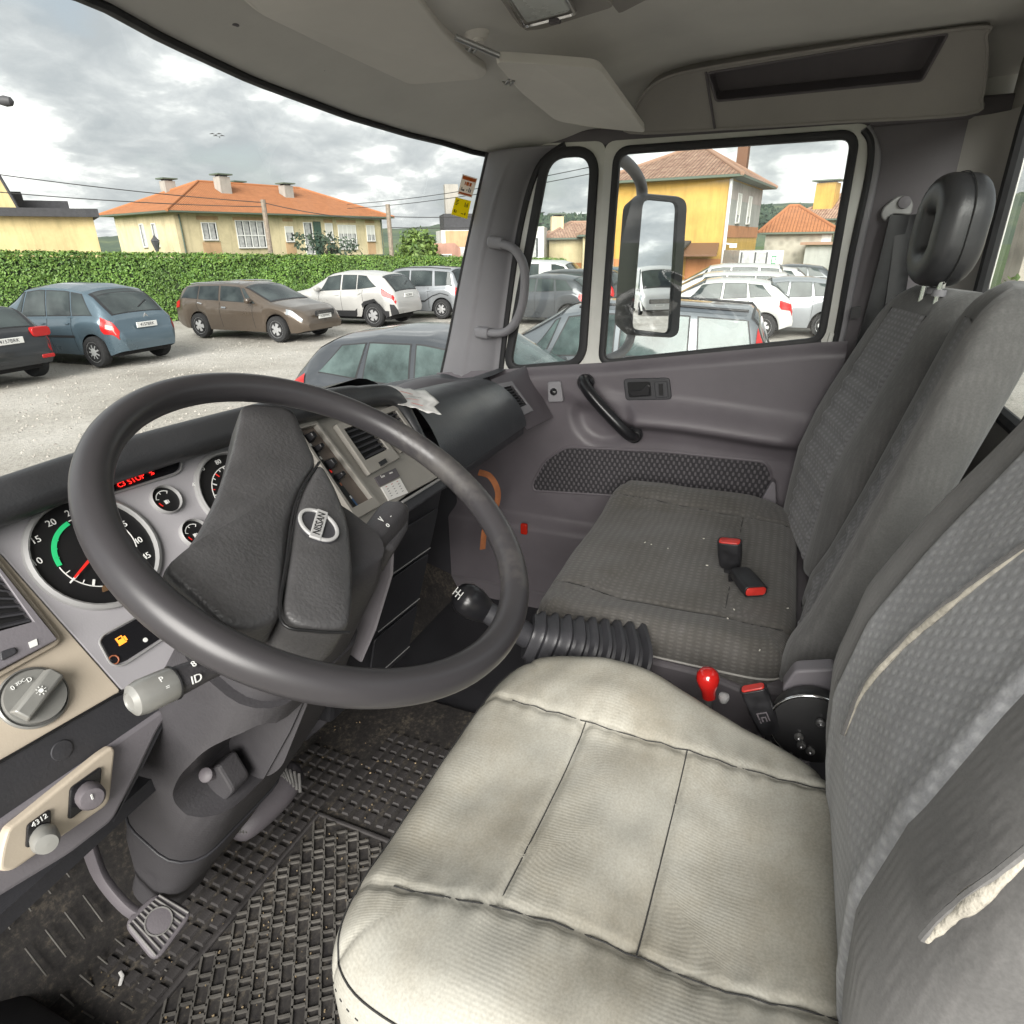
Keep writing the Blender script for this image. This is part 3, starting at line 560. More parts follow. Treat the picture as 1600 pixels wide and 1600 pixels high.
h1.window('a', 11.9, .55, .8, 2.5, 0, 0, .3); h1.band('shutter_leaf', 'a', 12.5, 13.3, .45, 3.2, 'green_shutter', .06)
h1.band('cornice', 'a', -.5, 21.2, .02, .32, 'gutter', .55)
for u0, u1, m in ((1, 5, 'peach_wall'), (7, 9, 'white_wall'), (10, 15, 'peach_wall')): h1.band('ground_floor_panel', 'a', u0, u1, GZ, -.05, m, .03)
h1.window('b', 3.4, 1.3, .55, 1.6, 0, 0); h1.window('b', 5.4, 1.3, .55, 1.6, 0, 0)
h1.pipe('a', .35, GZ, 3.5); h1.pipe('a', 20.6, GZ, 3.5)
h1.chimney(6.3, 3.2, 4.9, 6.55, .95); h1.chimney(12.3, 3.0, 4.7, 6.2, .9); h1.chimney(3.6, 7, 5.0, 6.3, .9); h1.chimney(10.0, 7, 5.0, 6.45, .9)
# yellow store and gable on the far left
st = House('yellow_store', 'low yellow rendered store with dark flat roof edge at the left, behind the hedge', (pol(53.9, 44).x-12.5*.84, pol(53.9, 44).y+12.5*.543), (.84, -.543), 12.5, 8, GZ, 2.75, 'yellow_store_wall', cat='building')
st.band('roof_edge', 'a', -.3, 12.8, 2.75, 3.15, 'roof_dark', .5); obj('roof_plate', st.bx(-.3, 12.8, 0, 8, 2.75, 3.1), 'roof_dark', st.r, smooth=0)
obj('roof_unit', st.bx(6.5, 9.6, 1.5, 4, 3.15, 4.0), 'roof_dark', st.r, smooth=0); obj('roof_unit', st.bx(9.6, 11.6, 1.5, 4, 3.15, 3.6), 'roof_dark', st.r, smooth=0)
gb = thing('yellow_gable', 'narrow pointed yellow gable rising at the left edge of the picture', 'building', pol(60.4, 44, GZ))
g0 = pol(60.35, 44); ge = (pol(58.0, 44)-g0).normalized()
obj('wall', prism([g0-ge*3+V((0, 0, GZ)), g0+ge*1.75+V((0, 0, GZ)), g0+ge*1.75+V((0, 0, 3.2)), g0+ge*1.05+V((0, 0, 5.75)), g0-ge*.4+V((0, 0, 3.2)), g0-ge*3+V((0, 0, 3.2))], V((2, 4, 0))), 'yellow_store_wall', gb, smooth=0)
obj('gable_trim', sweep([g0+ge*1.78+V((0, 0, 3.1)), g0+ge*1.05+V((0, 0, 5.85))], .07), 'roof_dark', gb)
# pale modern house, pink shed
h2 = House('pale_house', 'pale house with a dark roof storey right of the utility pole', (pol(28.6, 52).x, pol(28.6, 52).y), (.55, -.83), 4.2, 5, GZ, 2.15, 'white_wall')
obj('roof_storey', h2.bx(.3, 3.9, .5, 4.5, 2.15, 3.3), 'roof_dark', h2.r, smooth=0); obj('chimney', h2.bx(.5, 1.5, .8, 1.8, 3.3, 5.3), 'concrete', h2.r, smooth=0); h2.band('wall_panel', 'a', .3, 3.2, 1.0, 2.1, 'peach_wall')
h3 = House('pink_shed', 'small salmon pink building with one dark window between tree and pale house', (pol(30.0, 50).x, pol(30.0, 50).y), (.6, -.8), 2.6, 3, GZ, .9, 'pink_wall', cat='building')
h3.window('a', 1.5, -.55, .7, 1.0, 0, 0); obj('roof', prism([h3.pt(0, 0, .9), h3.pt(2.6, 0, .9), h3.pt(2.2, 0, 1.25), h3.pt(.5, 0, 1.25)], h3.b*3), 'pink_wall', h3.r, smooth=0)
# the tall yellow house
yh = House('yellow_house', 'tall ochre yellow house with old tiled hip roof, behind the door mirror', (36.8, 3.64), (.12, 1), 6.6, 9.4, GZ, 4.15, 'ochre_wall')
yh.hip(.7, 6.1, 2.8, 3.5, 'roof_old', vr=.52)
yh.band('side_wall_panel', 'b', .05, 9.3, 1.9, 4.0, 'grey_wall', .02); yh.band('side_wall_panel', 'b', .05, 9.3, 3.2, 4.05, 'lilac_wall', .03); yh.band('string_course', 'b', .05, 9.3, 1.35, 1.95, 'orange_band', .035)
yh.window('b', 2.6, 2.15, .8, 1.35, .75, 0); yh.window('b', 5.6, 2.15, .8, 1.35, .75, 0)
yh.band('door', 'b', 2.0, 2.9, GZ, .65, 'wood_dark'); yh.band('red_cabinet', 'b', .8, 1.5, GZ, .1, 'tail_red', .2); yh.band('notice_board', 'b', 2.9, 3.5, -.4, .1, 'frame_white', .03)
yh.band('plinth', 'a', 0, 6.6, GZ, .3, 'orange_band', .03)
o = yh.pt(-.06, -.06, 0); obj('downpipe', sweep([V((o.x, o.y, GZ)), V((o.x, o.y, 4.1))], .09), 'frame_white', yh.r); o = yh.pt(6.2, -.1, 0); obj('downpipe', sweep([V((o.x, o.y, GZ)), V((o.x, o.y, 4.1))], .09), 'frame_white', yh.r)
yh.chimney(1.2, 8.2, 4.2, 6.6, .62, m='wood_dark')
pr = obj('porch_roof', prism([yh.pt(.2, -.1, 1.0), yh.pt(1.7, -.1, 1.0), yh.pt(1.9, -1.3, .45), yh.pt(0, -1.3, .45)], (0, 0, .1)), 'wood_dark', yh.r, smooth=0)
obj('porch_post', sweep([yh.pt(1.8, -1.2, GZ), yh.pt(1.8, -1.2, .5)], .06), 'wood_dark', pr)
cam_ = obj('security_camera', join(sweep([yh.pt(-.05, .2, 1.05), yh.pt(-.45, .15, 1.0)], .05), box(yh.pt(-.5, .1, .95), (.25, .35, .2))), 'frame_white', yh.r)
lo = House('lean_to', 'low grey roofed lean to against the yellow house', (yh.pt(1.9, -2.4, 0).x, yh.pt(1.9, -2.4, 0).y), (.12, 1), 2.6, 2.3, GZ, .55, 'ochre_wall', cat='shed'); obj('roof', prism([lo.pt(-.2, -.3, .55), lo.pt(2.8, -.3, .55), lo.pt(2.8, 2.3, 1.1), lo.pt(-.2, 2.3, 1.1)], (0, 0, .12)), 'roof_dark', lo.r, smooth=0)
# low cream houses in the small front window
h4 = House('cream_house', 'low cream house with red tiled roof in the small front window', (pol(19.6, 50).x, pol(19.6, 50).y), (.45, -.9), 6, 6, GZ, 1.4, 'cream_wall'); h4.hip(.5, 2.5, 2, 4, 'roof_old'); h4.chimney(.8, 2, 1.9, 3.0, .9, m='cream_wall'); h4.window('a', 4.2, .2, .7, .9, .5, 0); h4.band('plinth', 'a', 0, 6, GZ, -.2, 'orange_band')
h5 = House('cream_house', 'second cream house with gable, left of the yellow house', (pol(16.8, 46).x, pol(16.8, 46).y), (.3, -.95), 4, 6, GZ, 1.55, 'cream_wall'); h5.hip(.4, 2.9, 1.5, 2.5, 'roof_old'); h5.window('a', 1.4, .2, .7, .9, 0, 0)
h6 = House('pale_house', 'pale green house with white balcony by the front pillar', (pol(21.9, 46).x, pol(21.9, 46).y), (.3, -.95), 1.5, 5, GZ, 2.2, 'white_wall'); h6.window('a', .8, .3, .6, 1.2, 0, 0); h6.band('balcony', 'a', 0, 1.5, -.2, .1, 'frame_white', .6)
# right of the yellow house
h7 = House('stone_barn', 'stone barn with bright orange tiled roof right of the yellow house', (pol(2.4, 50).x, pol(2.4, 50).y), (-.05, -1), 4.1, 7, GZ, 1.55, 'stone_wall', cat='barn'); h7.hip(.5, 3.3, 1.0, 1.6, 'roof_orange'); h7.band('corner_stones', 'a', 3.5, 4.1, GZ, 1.5, 'white_wall', .02)
h8 = House('yellow_house', 'farther yellow house with brown roof and square chimney at the window edge', (pol(.4, 62).x, pol(.4, 62).y), (-.3, -1), 9, 8, GZ, 2.6, 'cream_wall'); h8.hip(.7, 4.9, 3, 6, 'roof_old'); h8.chimney(1.7, 1.6, 2.9, 5.4, 1.5, m='ochre_wall'); h8.pipe('a', 3.2, GZ, 2.6)
h9 = House('grey_warehouse', 'grey warehouse wall at the right of the passenger window', (pol(-.6, 46).x, pol(-.6, 46).y), (-.1, -1), 9, 6, GZ, .9, 'grey_wall', cat='warehouse'); obj('roof', h9.bx(-.3, 9.3, -.4, 6.2, .9, 1.05), 'roof_old', h9.r, smooth=0)
# seen through the rear window
sw_ = House('stone_wall', 'pale rubble stone wall behind the truck, seen through the rear window', (17, -4.6), (.25, -.97), 16, .6, GZ, 1.9, 'stone_wall', cat='wall')
for k in range(3): tree('leafy_tree', ('low green bush before the stone wall, nearest the window frame', 'low green bush before the stone wall, middle one', 'low green bush before the stone wall, farthest from the frame')[k], (15.5+k*.5, -4.6-k*2.0, GZ), 1.3, 1.0, 500, size=.16, trunk=.04, grp='bushes behind the truck')
# box lorry
lr = thing('box_lorry', 'white box lorry with open grey tail and green square sign', 'lorry', pol(3.0, 34, GZ)); q = pol(4.2, 34); e = (pol(.9, 34.6)-q); le = e.length; e.normalize(); nn = V((e.y, -e.x, 0)); nn = nn if nn.x < 0 else -nn
def lq(u0, u1, z0, z1, d0, d1): return prism([q+e*u0+nn*d0+V((0, 0, z0)), q+e*u1+nn*d0+V((0, 0, z0)), q+e*u1+nn*d0+V((0, 0, z1)), q+e*u0+nn*d0+V((0, 0, z1))], nn*(d1-d0))
obj('cargo_box', lq(0, le, -.45, .75, -3, 0), 'paint_white', lr, smooth=0); obj('tail_door', lq(.1, le*.62, -.4, .2, .005, .03), 'grey_wall', lr, smooth=0); obj('door_opening', lq(.1, le*.62, .2, .66, .005, .02), 'curtain', lr, smooth=0)
for u in (.1, le*.36, le*.62): obj('door_bar', lq(u-.03, u+.03, -.4, .68, .03, .06), 'steel_dark', lr, smooth=0)
sg = obj('sign', lq(le*.72, le*.86, .1, .55, .005, .02), 'frame_white', lr, smooth=0)
mat('sign_green', (.03, .22, .09), .6); fo = lambda a, b, c, d: lq(le*a, le*b, c, d, .02, .028)
obj('sign_border', join(fo(.735, .845, .14, .19), fo(.735, .845, .46, .51), fo(.735, .755, .19, .46), fo(.825, .845, .3, .46)), 'sign_green', sg, smooth=0)
for u in (.5, le-.6): obj('wheel', lathe([(.2, -.15), (.4, -.12), (.42, .0), (.4, .1), (.2, .12)], q+e*u+V((0, 0, GZ+.42)), nn), 'rubber', lr)
# poles, wires, lamp
mat('pole_wood', (.23, .19, .15), .9, var=.25); mat('wire', (.03, .03, .03), .6)
def pole(az, d, z1, lb): b = pol(az, d, GZ); obj('utility_pole', sweep([b, V((b.x, b.y, z1))], circ(8, .13)), 'pole_wood', label=lb, cat='pole', group='utility poles')
pole(32.8, 40, CAM.z+math.tan(R_(3.0))*40, 'utility pole standing right of the orange roofed house'); pole(42.3, 40, CAM.z+math.tan(R_(3.3))*40, 'concrete utility pole in front of the orange roofed house')
def wire(a, b, sag, lb):
    a, b = V(a), V(b); obj('overhead_wire', sweep([a.lerp(b, k/16)-V((0, 0, sag*4*(k/16)*(1-k/16))) for k in range(17)], circ(5, .022)), 'wire', label=lb, cat='wire', group='overhead wires')
def el(az, d, e): p = pol(az, d); p.z = CAM.z+math.tan(R_(e))*d; return p
wire(el(62, 40, 4.9), el(42.3, 40, 3.1), .15, 'overhead wire running from the left edge to the concrete pole'); wire(el(62, 40, 3.7), el(42.3, 40, 2.8), .15, 'lower thin overhead wire running from the left edge to the concrete pole')
wire(el(42.3, 40, 3.1), el(32.8, 40, 1.9), .2, 'overhead wire between the two utility poles'); wire(el(32.8, 40, 2.1), el(20, 38, 2.3), .12, 'upper overhead wire from the pole to the right')
wire(el(32.8, 40, 1.3), el(20, 38, 1.5), .12, 'lower overhead wire from the pole to the right'); wire(el(36, 60, 3.0), el(14, 36, 5.9), .3, 'overhead wire rising to the right towards the yellow house'); wire(el(36, 60, 2.7), el(14, 36, 5.4), .3, 'second overhead wire rising to the right towards the yellow house')
lm = thing('street_lamp', 'small black lantern street lamp above the hedge before the cream gable', 'street lamp', pol(50.3, 40, GZ)); b = pol(50.3, 40, GZ)
obj('post', sweep([b, V((b.x, b.y, .95))], circ(8, .05)), 'steel_dark', lm); obj('lantern', lathe([(.06, .95), (.2, 1.45), (.19, 1.5)], (b.x, b.y, 0), (0, 0, 1), 6), 'pane_dark', lm, smooth=0); obj('lantern_cap', lathe([(.24, 1.5), (.1, 1.66), (.02, 1.8)], (b.x, b.y, 0), (0, 0, 1), 6), 'steel_dark', lm, smooth=0)
# a bird and an arm of a lamp post at the left edge
def bird(px, py, d, lb):
    p = CAM+ray(px, py)*d; obj('bird', ([p, p+CR*.5+CU*.22, p+CR*.95+CU*.05, p+CR*.45+CU*.05, p-CR*.5+CU*.22, p-CR*.95+CU*.05, p-CR*.45+CU*.05, p-CU*.1+_f*.2, p+_f*.5+CU*.03], [(0, 3, 2, 1), (0, 4, 5, 6), (0, 7, 8)]), 'wire', label=lb, cat='bird', group='birds in the sky', solid=.06)
bird(337, 210, 120, 'left one of two small dark birds in the cloudy sky'); bird(342, 213, 124, 'right one of two small dark birds in the cloudy sky')
lp = thing('street_light', 'dark street light head reaching in at the left edge of the sky', 'street light', pol(61.5, 20, GZ)); p = CAM+ray(8, 158)*20
obj('lamp_head', lathe([(.01, -.18), (.09, -.12), (.11, .0), (.07, .16), (.03, .3)], p, V((-.5, .87, .05)), 10), 'steel_dark', lp); p2 = p+V((-.5, .87, 0))*1.6; obj('arm', sweep([p, p2, V((p2.x, p2.y, GZ))], .05), 'steel_dark', lp)
# ================================================================ CAB
def grainm(sc_, st, dist=.0008):
    def f(nt, b, tc):
        s = N(nt, 'ShaderNodeTexNoise', _Scale=sc_*.8, _Detail=1.0); L(nt, tc, 'Object', s, 0); bp = N(nt, 'ShaderNodeBump'); bp.inputs['Strength'].default_value = st; bp.inputs['Distance'].default_value = dist; L(nt, s, 0, bp, 'Height'); L(nt, bp, 0, b, 'Normal')
    return f
mat('trim_grey', (.118, .106, .118), .5, var=.10, vscale=5, extra=grainm(420, .35)); mat('trim_grey_dark', (.11, .10, .11), .55, var=.10, vscale=6, extra=grainm(420, .3)); mat('trim_black', (.036, .036, .041), .5, var=.15, vscale=8, extra=grainm(380, .3)); mat('dash_black', (.045, .05, .056), .42, var=.12, vscale=7, extra=grainm(330, .5))
mat('pillar_grey', (.23, .225, .24), .55, var=.08, vscale=4, extra=grainm(500, .25)); mat('lining', (.64, .63, .605), .92, var=.07, vscale=3, extra=grainm(900, .25)); mat('lining_dark', (.33, .315, .30), .9, var=.08, vscale=3, extra=grainm(800, .25)); mat('visor_vinyl', (.71, .69, .655), .75, var=.05, vscale=4, extra=grainm(700, .2))
mat('white_paint', (.66, .66, .62), .35, var=.08, vscale=9, coat=.3); mat('seal', (.016, .016, .018), .6, var=.2, vscale=30); mat('metal_screw', (.5, .5, .5), .3, .9); mat('smooth_black', (.014, .014, .016), .28); mat('lamp_lens', (.6, .63, .62), .3, var=.05)
glass('window_glass', (.95, .97, .96), .8); glass('windscreen_glass', (.95, .97, .96), .75)
cab = thing('truck_cab', 'grey truck cab interior shell with pale roof lining, windscreen and pillars', 'truck cab', (0, 0, 0))
# ---- roof lining
HC = [(-.95, (.86, 1.44)), (-.72, (.93, 1.47)), (-.45, (.935, 1.505)), (-.23, (.92, 1.512)), (-.1, (.945, 1.5)), (.09, (.95, 1.48)), (.38, (.955, 1.466)), (.62, (.95, 1.461)), (.76, (.93, 1.458)), (.87, (.875, 1.44)), (.95, (.80, 1.43))]
def hcurve(x):
    x = max(-.95, min(.95, x)); return (interp([(a, b[0]) for a, b in HC], x), interp([(a, b[1]) for a, b in HC], x))
RISE = [(0, 0), (.03, .004), (.07, .016), (.12, .036), (.20, .058), (.35, .085), (.5, .105), (.62, .118), (.8, .124), (1.5, .128)]
def roofz(x, y):
    yh, zh = hcurve(x); d = max(0, yh-y); q_ = sst(.80, .45, y); k = 1-.82*sst(lerp(.70, .87, q_), lerp(.93, .96, q_), abs(x)); return zh+(1.47-zh)*sst(.1, .6, d)+interp(RISE, d)*k
def roofs(u, v):
    x = lerp(-.95, .95, u); yh, zh = hcurve(x); d = (yh+.47)*(v**1.35); return (x, yh-d, roofz(x, yh-d))
obj('roof_lining', grid(roofs, 70, 46), 'lining', cab, smooth=180)
hp = [V((lerp(-.94, .90, k/40), hcurve(lerp(-.94, .90, k/40))[0]+.004, hcurve(lerp(-.94, .90, k/40))[1]-.004)) for k in range(41)]
obj('windscreen_seal', sweep(hp, circ(8, .011, .007)), 'seal', cab)
# outer roof skin so that no light leaks
obj('roof_skin', grid(lambda u, v: (lerp(-1.0, 1.0, u), lerp(1.0, -.52, v), 1.66+.05*(1-(2*u-1)**2)-.16*(1-sst(0, .12, v))), 10, 8), 'white_paint', cab, smooth=180)
def mark(px, py): 
    for k in range(30):
        z = 1.40+k*.008; p = at(px, py, ZP(z))
        if z > roofz(max(-.94, min(.94, p.x)), p.y): return p
    return p
for px, py, r in ((365, 37, .0085), (503, 107, .0085), (562, 116, .004), (600, 150, .007), (716, 200, .007)):
    p = mark(px, py); obj('lining_clip', lathe([(r, -.004), (r, .0), (r*.7, .002)], p-V((0, 0, .001)), (0, .25, -1), 16), 'trim_grey_dark', cab)
# ---- windscreen
def wsb(x): return V((x, 1.235-.21*(abs(x)/.9)**2.4, .79))
def wss(u, v):
    x = lerp(-.93, .90, u); yh, zh = hcurve(x); a = V((x, yh+.008, zh-.004)); b = wsb(x); p = a.lerp(b, v); p.y += .03*math.sin(v*math.pi); return p
obj('windscreen', grid(wss, 40, 20), 'windscreen_glass', cab, smooth=180)
# ---- passenger A pillar
Lp = spline([at(px, py, XP(x)) for px, py, x in ((764, 238, .865), (748, 310, .872), (724, 420, .88), (703, 530, .885), (686, 606, .89))], 6)
Rp = spline([at(px, py, XP(x)) for px, py, x in ((884, 226, .90), (842, 262, .90), (815, 350, .90), (795, 480, .90), (780, 610, .90))], 6)
def pil(u, v):
    k = v*(len(Lp)-1); i = min(len(Lp)-2, int(k)); a = Lp[i].lerp(Lp[i+1], k-i); b = Rp[i].lerp(Rp[i+1], k-i); p = a.lerp(b, u)
    bul = .030*math.sin(min(1, u*1.15)*math.pi)**.7 if 0 < u < .87 else 0; p.x -= bul; p.x -= .004*math.exp(-((u-.42)/.03)**2)*sst(.0, .3, v); return p
obj('front_pillar', grid(pil, 26, 26), 'pillar_grey', cab, smooth=180, solid=.004)
obj('pillar_edge_seal', sweep([p+V((.003, .004, 0)) for p in Lp], circ(8, .007)), 'seal', cab)
obj('door_gap_seal', sweep([p+V((-.002, 0, 0)) for p in Rp], circ(8, .010)), 'seal', cab)
# outside of the pillar
obj('pillar_skin', loft([[p+V((.03, .01, 0)), q+V((.03, 0, 0)), q+V((.06, 0, 0)), p+V((.06, .02, 0))] for p, q in zip(Lp, Rp)]), 'white_paint', cab)
# driver's side A pillar and the frame of the open doorway
obj('front_pillar', loft([[V((-.93, y-.02, z)), V((-.86, y+.05, z)), V((-.93, y+.07, z)), V((-.99, y, z))] for y, z in ((.87, 1.44), (1.0, .85), (1.02, .3))]), 'pillar_grey', cab)
# ---- rear wall with window, passenger side rear quarter
def wall_rect(x0, x1, z0, z1, y): return [V((x0, y, z0)), V((x1, y, z0)), V((x1, y, z1)), V((x0, y, z1))]
RW = at(1603, 190, YP(-.39)); 
rwx1, rwx0 = .785, -.70
obj('rear_wall', ring_fill(wall_rect(-1.0, .92, -.02, 1.66, -.39), fillet(wall_rect(rwx0, rwx1, .90, 1.47, -.39), .07)), 'lining_dark', cab, smooth=0, solid=.012)
obj('rear_window', prism(fillet(wall_rect(rwx0-.01, rwx1+.01, .89, 1.48, -.405), .07), (0, -.005, 0)), 'window_glass', cab, smooth=0)
obj('rear_window_seal', sweep(fillet(wall_rect(rwx0, rwx1, .90, 1.47, -.39), .07, 6), circ(8, .014), closed=True), 'seal', cab)
sp = [(1352, 196), (1556, 178), (1562, 300), (1545, 470), (1560, 640), (1560, 900), (1180, 1010), (1225, 800), (1268, 640), (1300, 560), (1338, 380), (1358, 255)]
obj('side_trim', prism([at(x, y, XP(.905)) for x, y in sp], (.02, 0, 0)), 'trim_grey_dark', cab, smooth=0, bevel=.006)
obj('side_trim_edge', sweep(spline([at(x, y, XP(.902)) for x, y in ((1352, 200), (1368, 240), (1360, 300), (1338, 400), (1310, 540), (1282, 630), (1270, 680))], 6), rrect(.022, .022, .007, 3)), 'pillar_grey', cab)
obj('rear_corner_trim', loft([[V((.905, -.31, z)), V((.885, -.345, z)), V((.85, -.372, z)), V((.80, -.382, z)), V((.80, -.40, z)), V((.93, -.41, z)), V((.93, -.31, z))] for z in (.1, .6, 1.0, 1.3, 1.445)]), 'lining_dark', cab, smooth=50)
# body side below and above the doors
obj('side_panel', prism([V((.93, -.44, -.1)), V((.93, -.1, -.1)), V((.93, -.1, 1.45)), V((.93, -.44, 1.55))], (.03, 0, 0)), 'white_paint', cab, smooth=0)
obj('roof_rail', sweep([V((.925, y, 1.452+.01*sst(.9, .2, y))) for y in (.80, .5, .2, -.1, -.42)], rrect(.05, .045, .008, 3)), 'trim_grey_dark', cab)
# ---- side tray above the passenger door
TP = PN((.875, 0, 1.45), (-.857, 0, -.514))
tray = thing('overhead_tray', 'dark grey overhead side tray with an open pocket above the passenger door', 'storage tray', at(1250, 150, TP))
to = spline([at(x, y, TP) for x, y in ((985, 207), (990, 178), (1004, 150), (1035, 124), (1100, 107), (1300, 75), (1525, 43), (1541, 58), (1541, 110), (1534, 152), (1510, 178), (1300, 191), (1150, 200))], 5, True)
ti = fillet([at(x, y, TP) for x, y in ((1106, 114), (1482, 52), (1441, 126), (1119, 158))], .008)
nT = V((.857, 0, .514)); obj('tray_face', ring_fill(to, ti), 'lining_dark', tray, smooth=0)
obj('tray_rim', loft([to, [p+nT*.05 for p in to]], True, False), 'lining_dark', tray); obj('pocket_wall', loft([ti, [p+nT*.055 for p in ti]], True, False), 'trim_grey_dark', tray); obj('pocket_back', ([p+nT*.055 for p in ti], [tuple(range(len(ti)))]), 'trim_grey_dark', tray, smooth=0)
obj('tray_bead', sweep(to, circ(6, .004), closed=True), 'lining_dark', tray); a, b = at(1103, 112, TP), at(1117, 200, TP); obj('tray_joint', sweep([a-nT*.002, b-nT*.002], .003), 'trim_grey_dark', tray); obj('pocket_lip', sweep(ti, circ(6, .003), closed=True), 'trim_grey_dark', tray)
# ---- sun visors
def slab(pts, th, n): return [V(p) for p in pts], V(n).normalized()*th
def rz(px, py, off=0.):
    p = mark(px, py); return p-V((0, 0, off))
vd = thing('sun_visor', 'large pale grey driver sun visor folded against the roof lining', 'sun visor', rz(560, 60, .02), 'sun visors')
q = fillet([rz(330, -60, .012), rz(400, 6, .012), rz(520, 66, .012), rz(640, 121, .014), rz(752, 107, .020), rz(764, 92, .022), rz(738, 74, .022), rz(690, 26, .020), rz(640, -40, .018)], .02)
obj('visor_panel', prism(q, (0, .004, .016)), 'visor_vinyl', vd, smooth=0, bevel=.005, seg=3)
vp = thing('sun_visor', 'smaller passenger sun visor hanging down at its door side end', 'sun visor', at(860, 140, ZP(1.5)), 'sun visors')
A, B, C, D = at(772, 96, ZP(1.498)), at(936, 108, ZP(1.503)), at(1010, 208, XP(.83)), at(868, 189, XP(.66)); E_ = at(800, 175, XP(.50))
n_ = (B-A).cross(C-A).normalized(); n_ = n_ if n_.z > 0 else -n_
q = fillet([A, A.lerp(B, .5)+V((0, -.004, 0)), B, C, D.lerp(C, .35)-V((0, .0, .004)), D, A.lerp(D, .55)+V((-.02, .02, .01))], .025)
obj('visor_panel', prism(q, n_*.018), 'visor_vinyl', vp, smooth=0, bevel=.006, seg=3); obj('visor_rod', sweep([A.lerp(B, .05)+n_*.01, A+V((-.05, .05, .03))], .005), 'metal_screw', vp)
def clip(px, py, z, par):
    p = at(px, py, ZP(z)); obj('visor_clip', join(*[sweep([p+V((.012*k, -.005*k, -.004)), p+V((.012*k+.012, .012-.005*k, -.008)), p+V((.012*k+.02, .02-.005*k, -.002))], rrect(.006, .003, .0012, 2)) for k in range(2)]), 'metal_screw', par)
clip(737, 68, 1.535, vd); clip(795, 121, 1.496, vp)
p = at(744, 56, ZP(1.552)); obj('pivot_mount', lathe([(.024, .0), (.024, .01), (.018, .018), (.012, .02), (.011, .026), (.002, .027)], p+V((0, 0, .012)), (-.1, -.2, -1), 18), 'visor_vinyl', vd)
# ---- dome lamp
dl = thing('dome_lamp', 'rectangular frosted interior lamp in the roof lining', 'interior lamp', at(845, 10, ZP(1.56)))
def lampq(off, pts): return [at(x, y, ZP(1.565-off)) for x, y in pts]
obj('lamp_base', prism(fillet(lampq(0, ((760, -30), (815, 50), (850, 46), (960, 12), (905, -50))), .012), (0, 0, .03)), 'lining_dark', dl, smooth=0, bevel=.004)
obj('lamp_lens', prism(fillet(lampq(.012, ((788, -12), (822, 37), (893, 19), (862, -35))), .012), (0, 0, .014)), 'lamp_lens', dl, smooth=0, bevel=.006, seg=3)
obj('lamp_bezel', sweep(fillet(lampq(.010, ((784, -16), (819, 42), (900, 21), (866, -40))), .012), circ(6, .0035), closed=True), 'chrome', dl); obj('lamp_switch', box(at(867, 33, ZP(1.552)), (.012, .02, .008)), 'trim_grey_dark', dl, bevel=.002)
rv = [at(x, y, ZP(1.585)) for x, y in ((940, -40), (955, 24), (975, 20), (1010, 2), (1085, -12), (1090, -50))]
obj('roof_hatch', prism(rv, (0, 0, .02)), 'lining_dark', cab, smooth=0, bevel=.005)
# ---- floor, firewall, seat plinths
def matr(nt, b, tc):
    n = N(nt, 'ShaderNodeTexNoise', _Scale=7., _Detail=8.0, _Roughness=.75); L(nt, tc, 'Object', n, 0)
    n2 = N(nt, 'ShaderNodeTexNoise', _Scale=90., _Detail=4.0, _Roughness=.8); L(nt, tc, 'Object', n2, 0); a = math_(nt, 'MULTIPLY', (n, 0), (n2, 0))
    r = ramp(nt, [(.15, (.026, .024, .025)), (.27, (.050, .046, .043)), (.38, (.14, .12, .095))]); L(nt, a, 0, r, 0); L(nt, r, 0, b, 'Base Color')
mat('rubber_mat', (.03, .03, .032), .62, extra=matr); mat('mat_stud', (.055, .051, .051), .6, var=.35, vscale=14, extra=None, bump=.3, bscale=300); mat('mat_ridge', (.11, .104, .095), .6, var=.35, vscale=16)
obj('cab_floor', box((0, .35, -.06), (1.84, 1.7, .1)), 'trim_black', cab, smooth=0)
obj('firewall', grid(lambda u, v: (lerp(-.93, .92, u), min(1.10+.10*v, wsb(lerp(-.93, .92, u)).y-.03), lerp(-.02, .785, v)), 24, 8), 'trim_black', cab, smooth=180)
obj('toe_board', grid(lambda u, v: (lerp(-.93, .92, u), lerp(.99, 1.14, v), lerp(-.012, .28, v)), 4, 4), 'rubber_mat', cab, smooth=180)
obj('foot_well_side', box((.915, 1.10, .36), (.02, .30, .76)), 'trim_black', cab, smooth=0)
obj('door_sill', box((.885, .35, .02), (.09, 1.6, .09)), 'trim_grey_dark', cab, bevel=.015)
# ================================================================ PASSENGER DOOR
door = thing('passenger_door', 'grey plastic passenger door with patterned fabric insert and framed windows', 'door', (.9, .3, 0))
def belt(y): return interp([(-.20, .962), (-.088, .952), (.48, .868), (.80, .832), (1.1, .80)], y)
hA_, hB_ = at(912, 600, XP(.83)), at(988, 682, XP(.83))
def doorh(y, z):
    zb = belt(y); h = .02
    h += .018*sst(.0, .035, zb-z)                       # rolled top edge
    zc = .715-.02*sst(.3, -.1, y)+.10*sst(.42, .62, y)   # crease of the arm rest
    h += .046*sst(zc-.045, zc-.008, z)*sst(zc+.075, zc-.008, z)*sst(.52, .40, y)*sst(-.16, -.02, y)
    h += -.012*sst(zc-.03, zc-.08, z)
    cy, cz = (hA_.y+hB_.y)/2+.025, (hA_.z+hB_.z)/2-.028; d = math.hypot((y-cy)/1.0, (z-cz)/1.0); h -= .024*sst(.115, .075, d)*sst(zb-.10, zb-.16, z)
    h += .035*sst(.34, .29, z)-.0*sst(.1, .0, z)         # pocket ledge
    h += .02*sst(.62, .85, y)*sst(.4, .7, z)
    return h
def doorf(u, v):
    y = lerp(1.05, -.155, u); z = lerp(0.0, belt(y), v); y2 = y+.06*sst(.7, .35, z)*sst(-.0, -.155, y)
    return (.905-doorh(y2, z), y2, z)
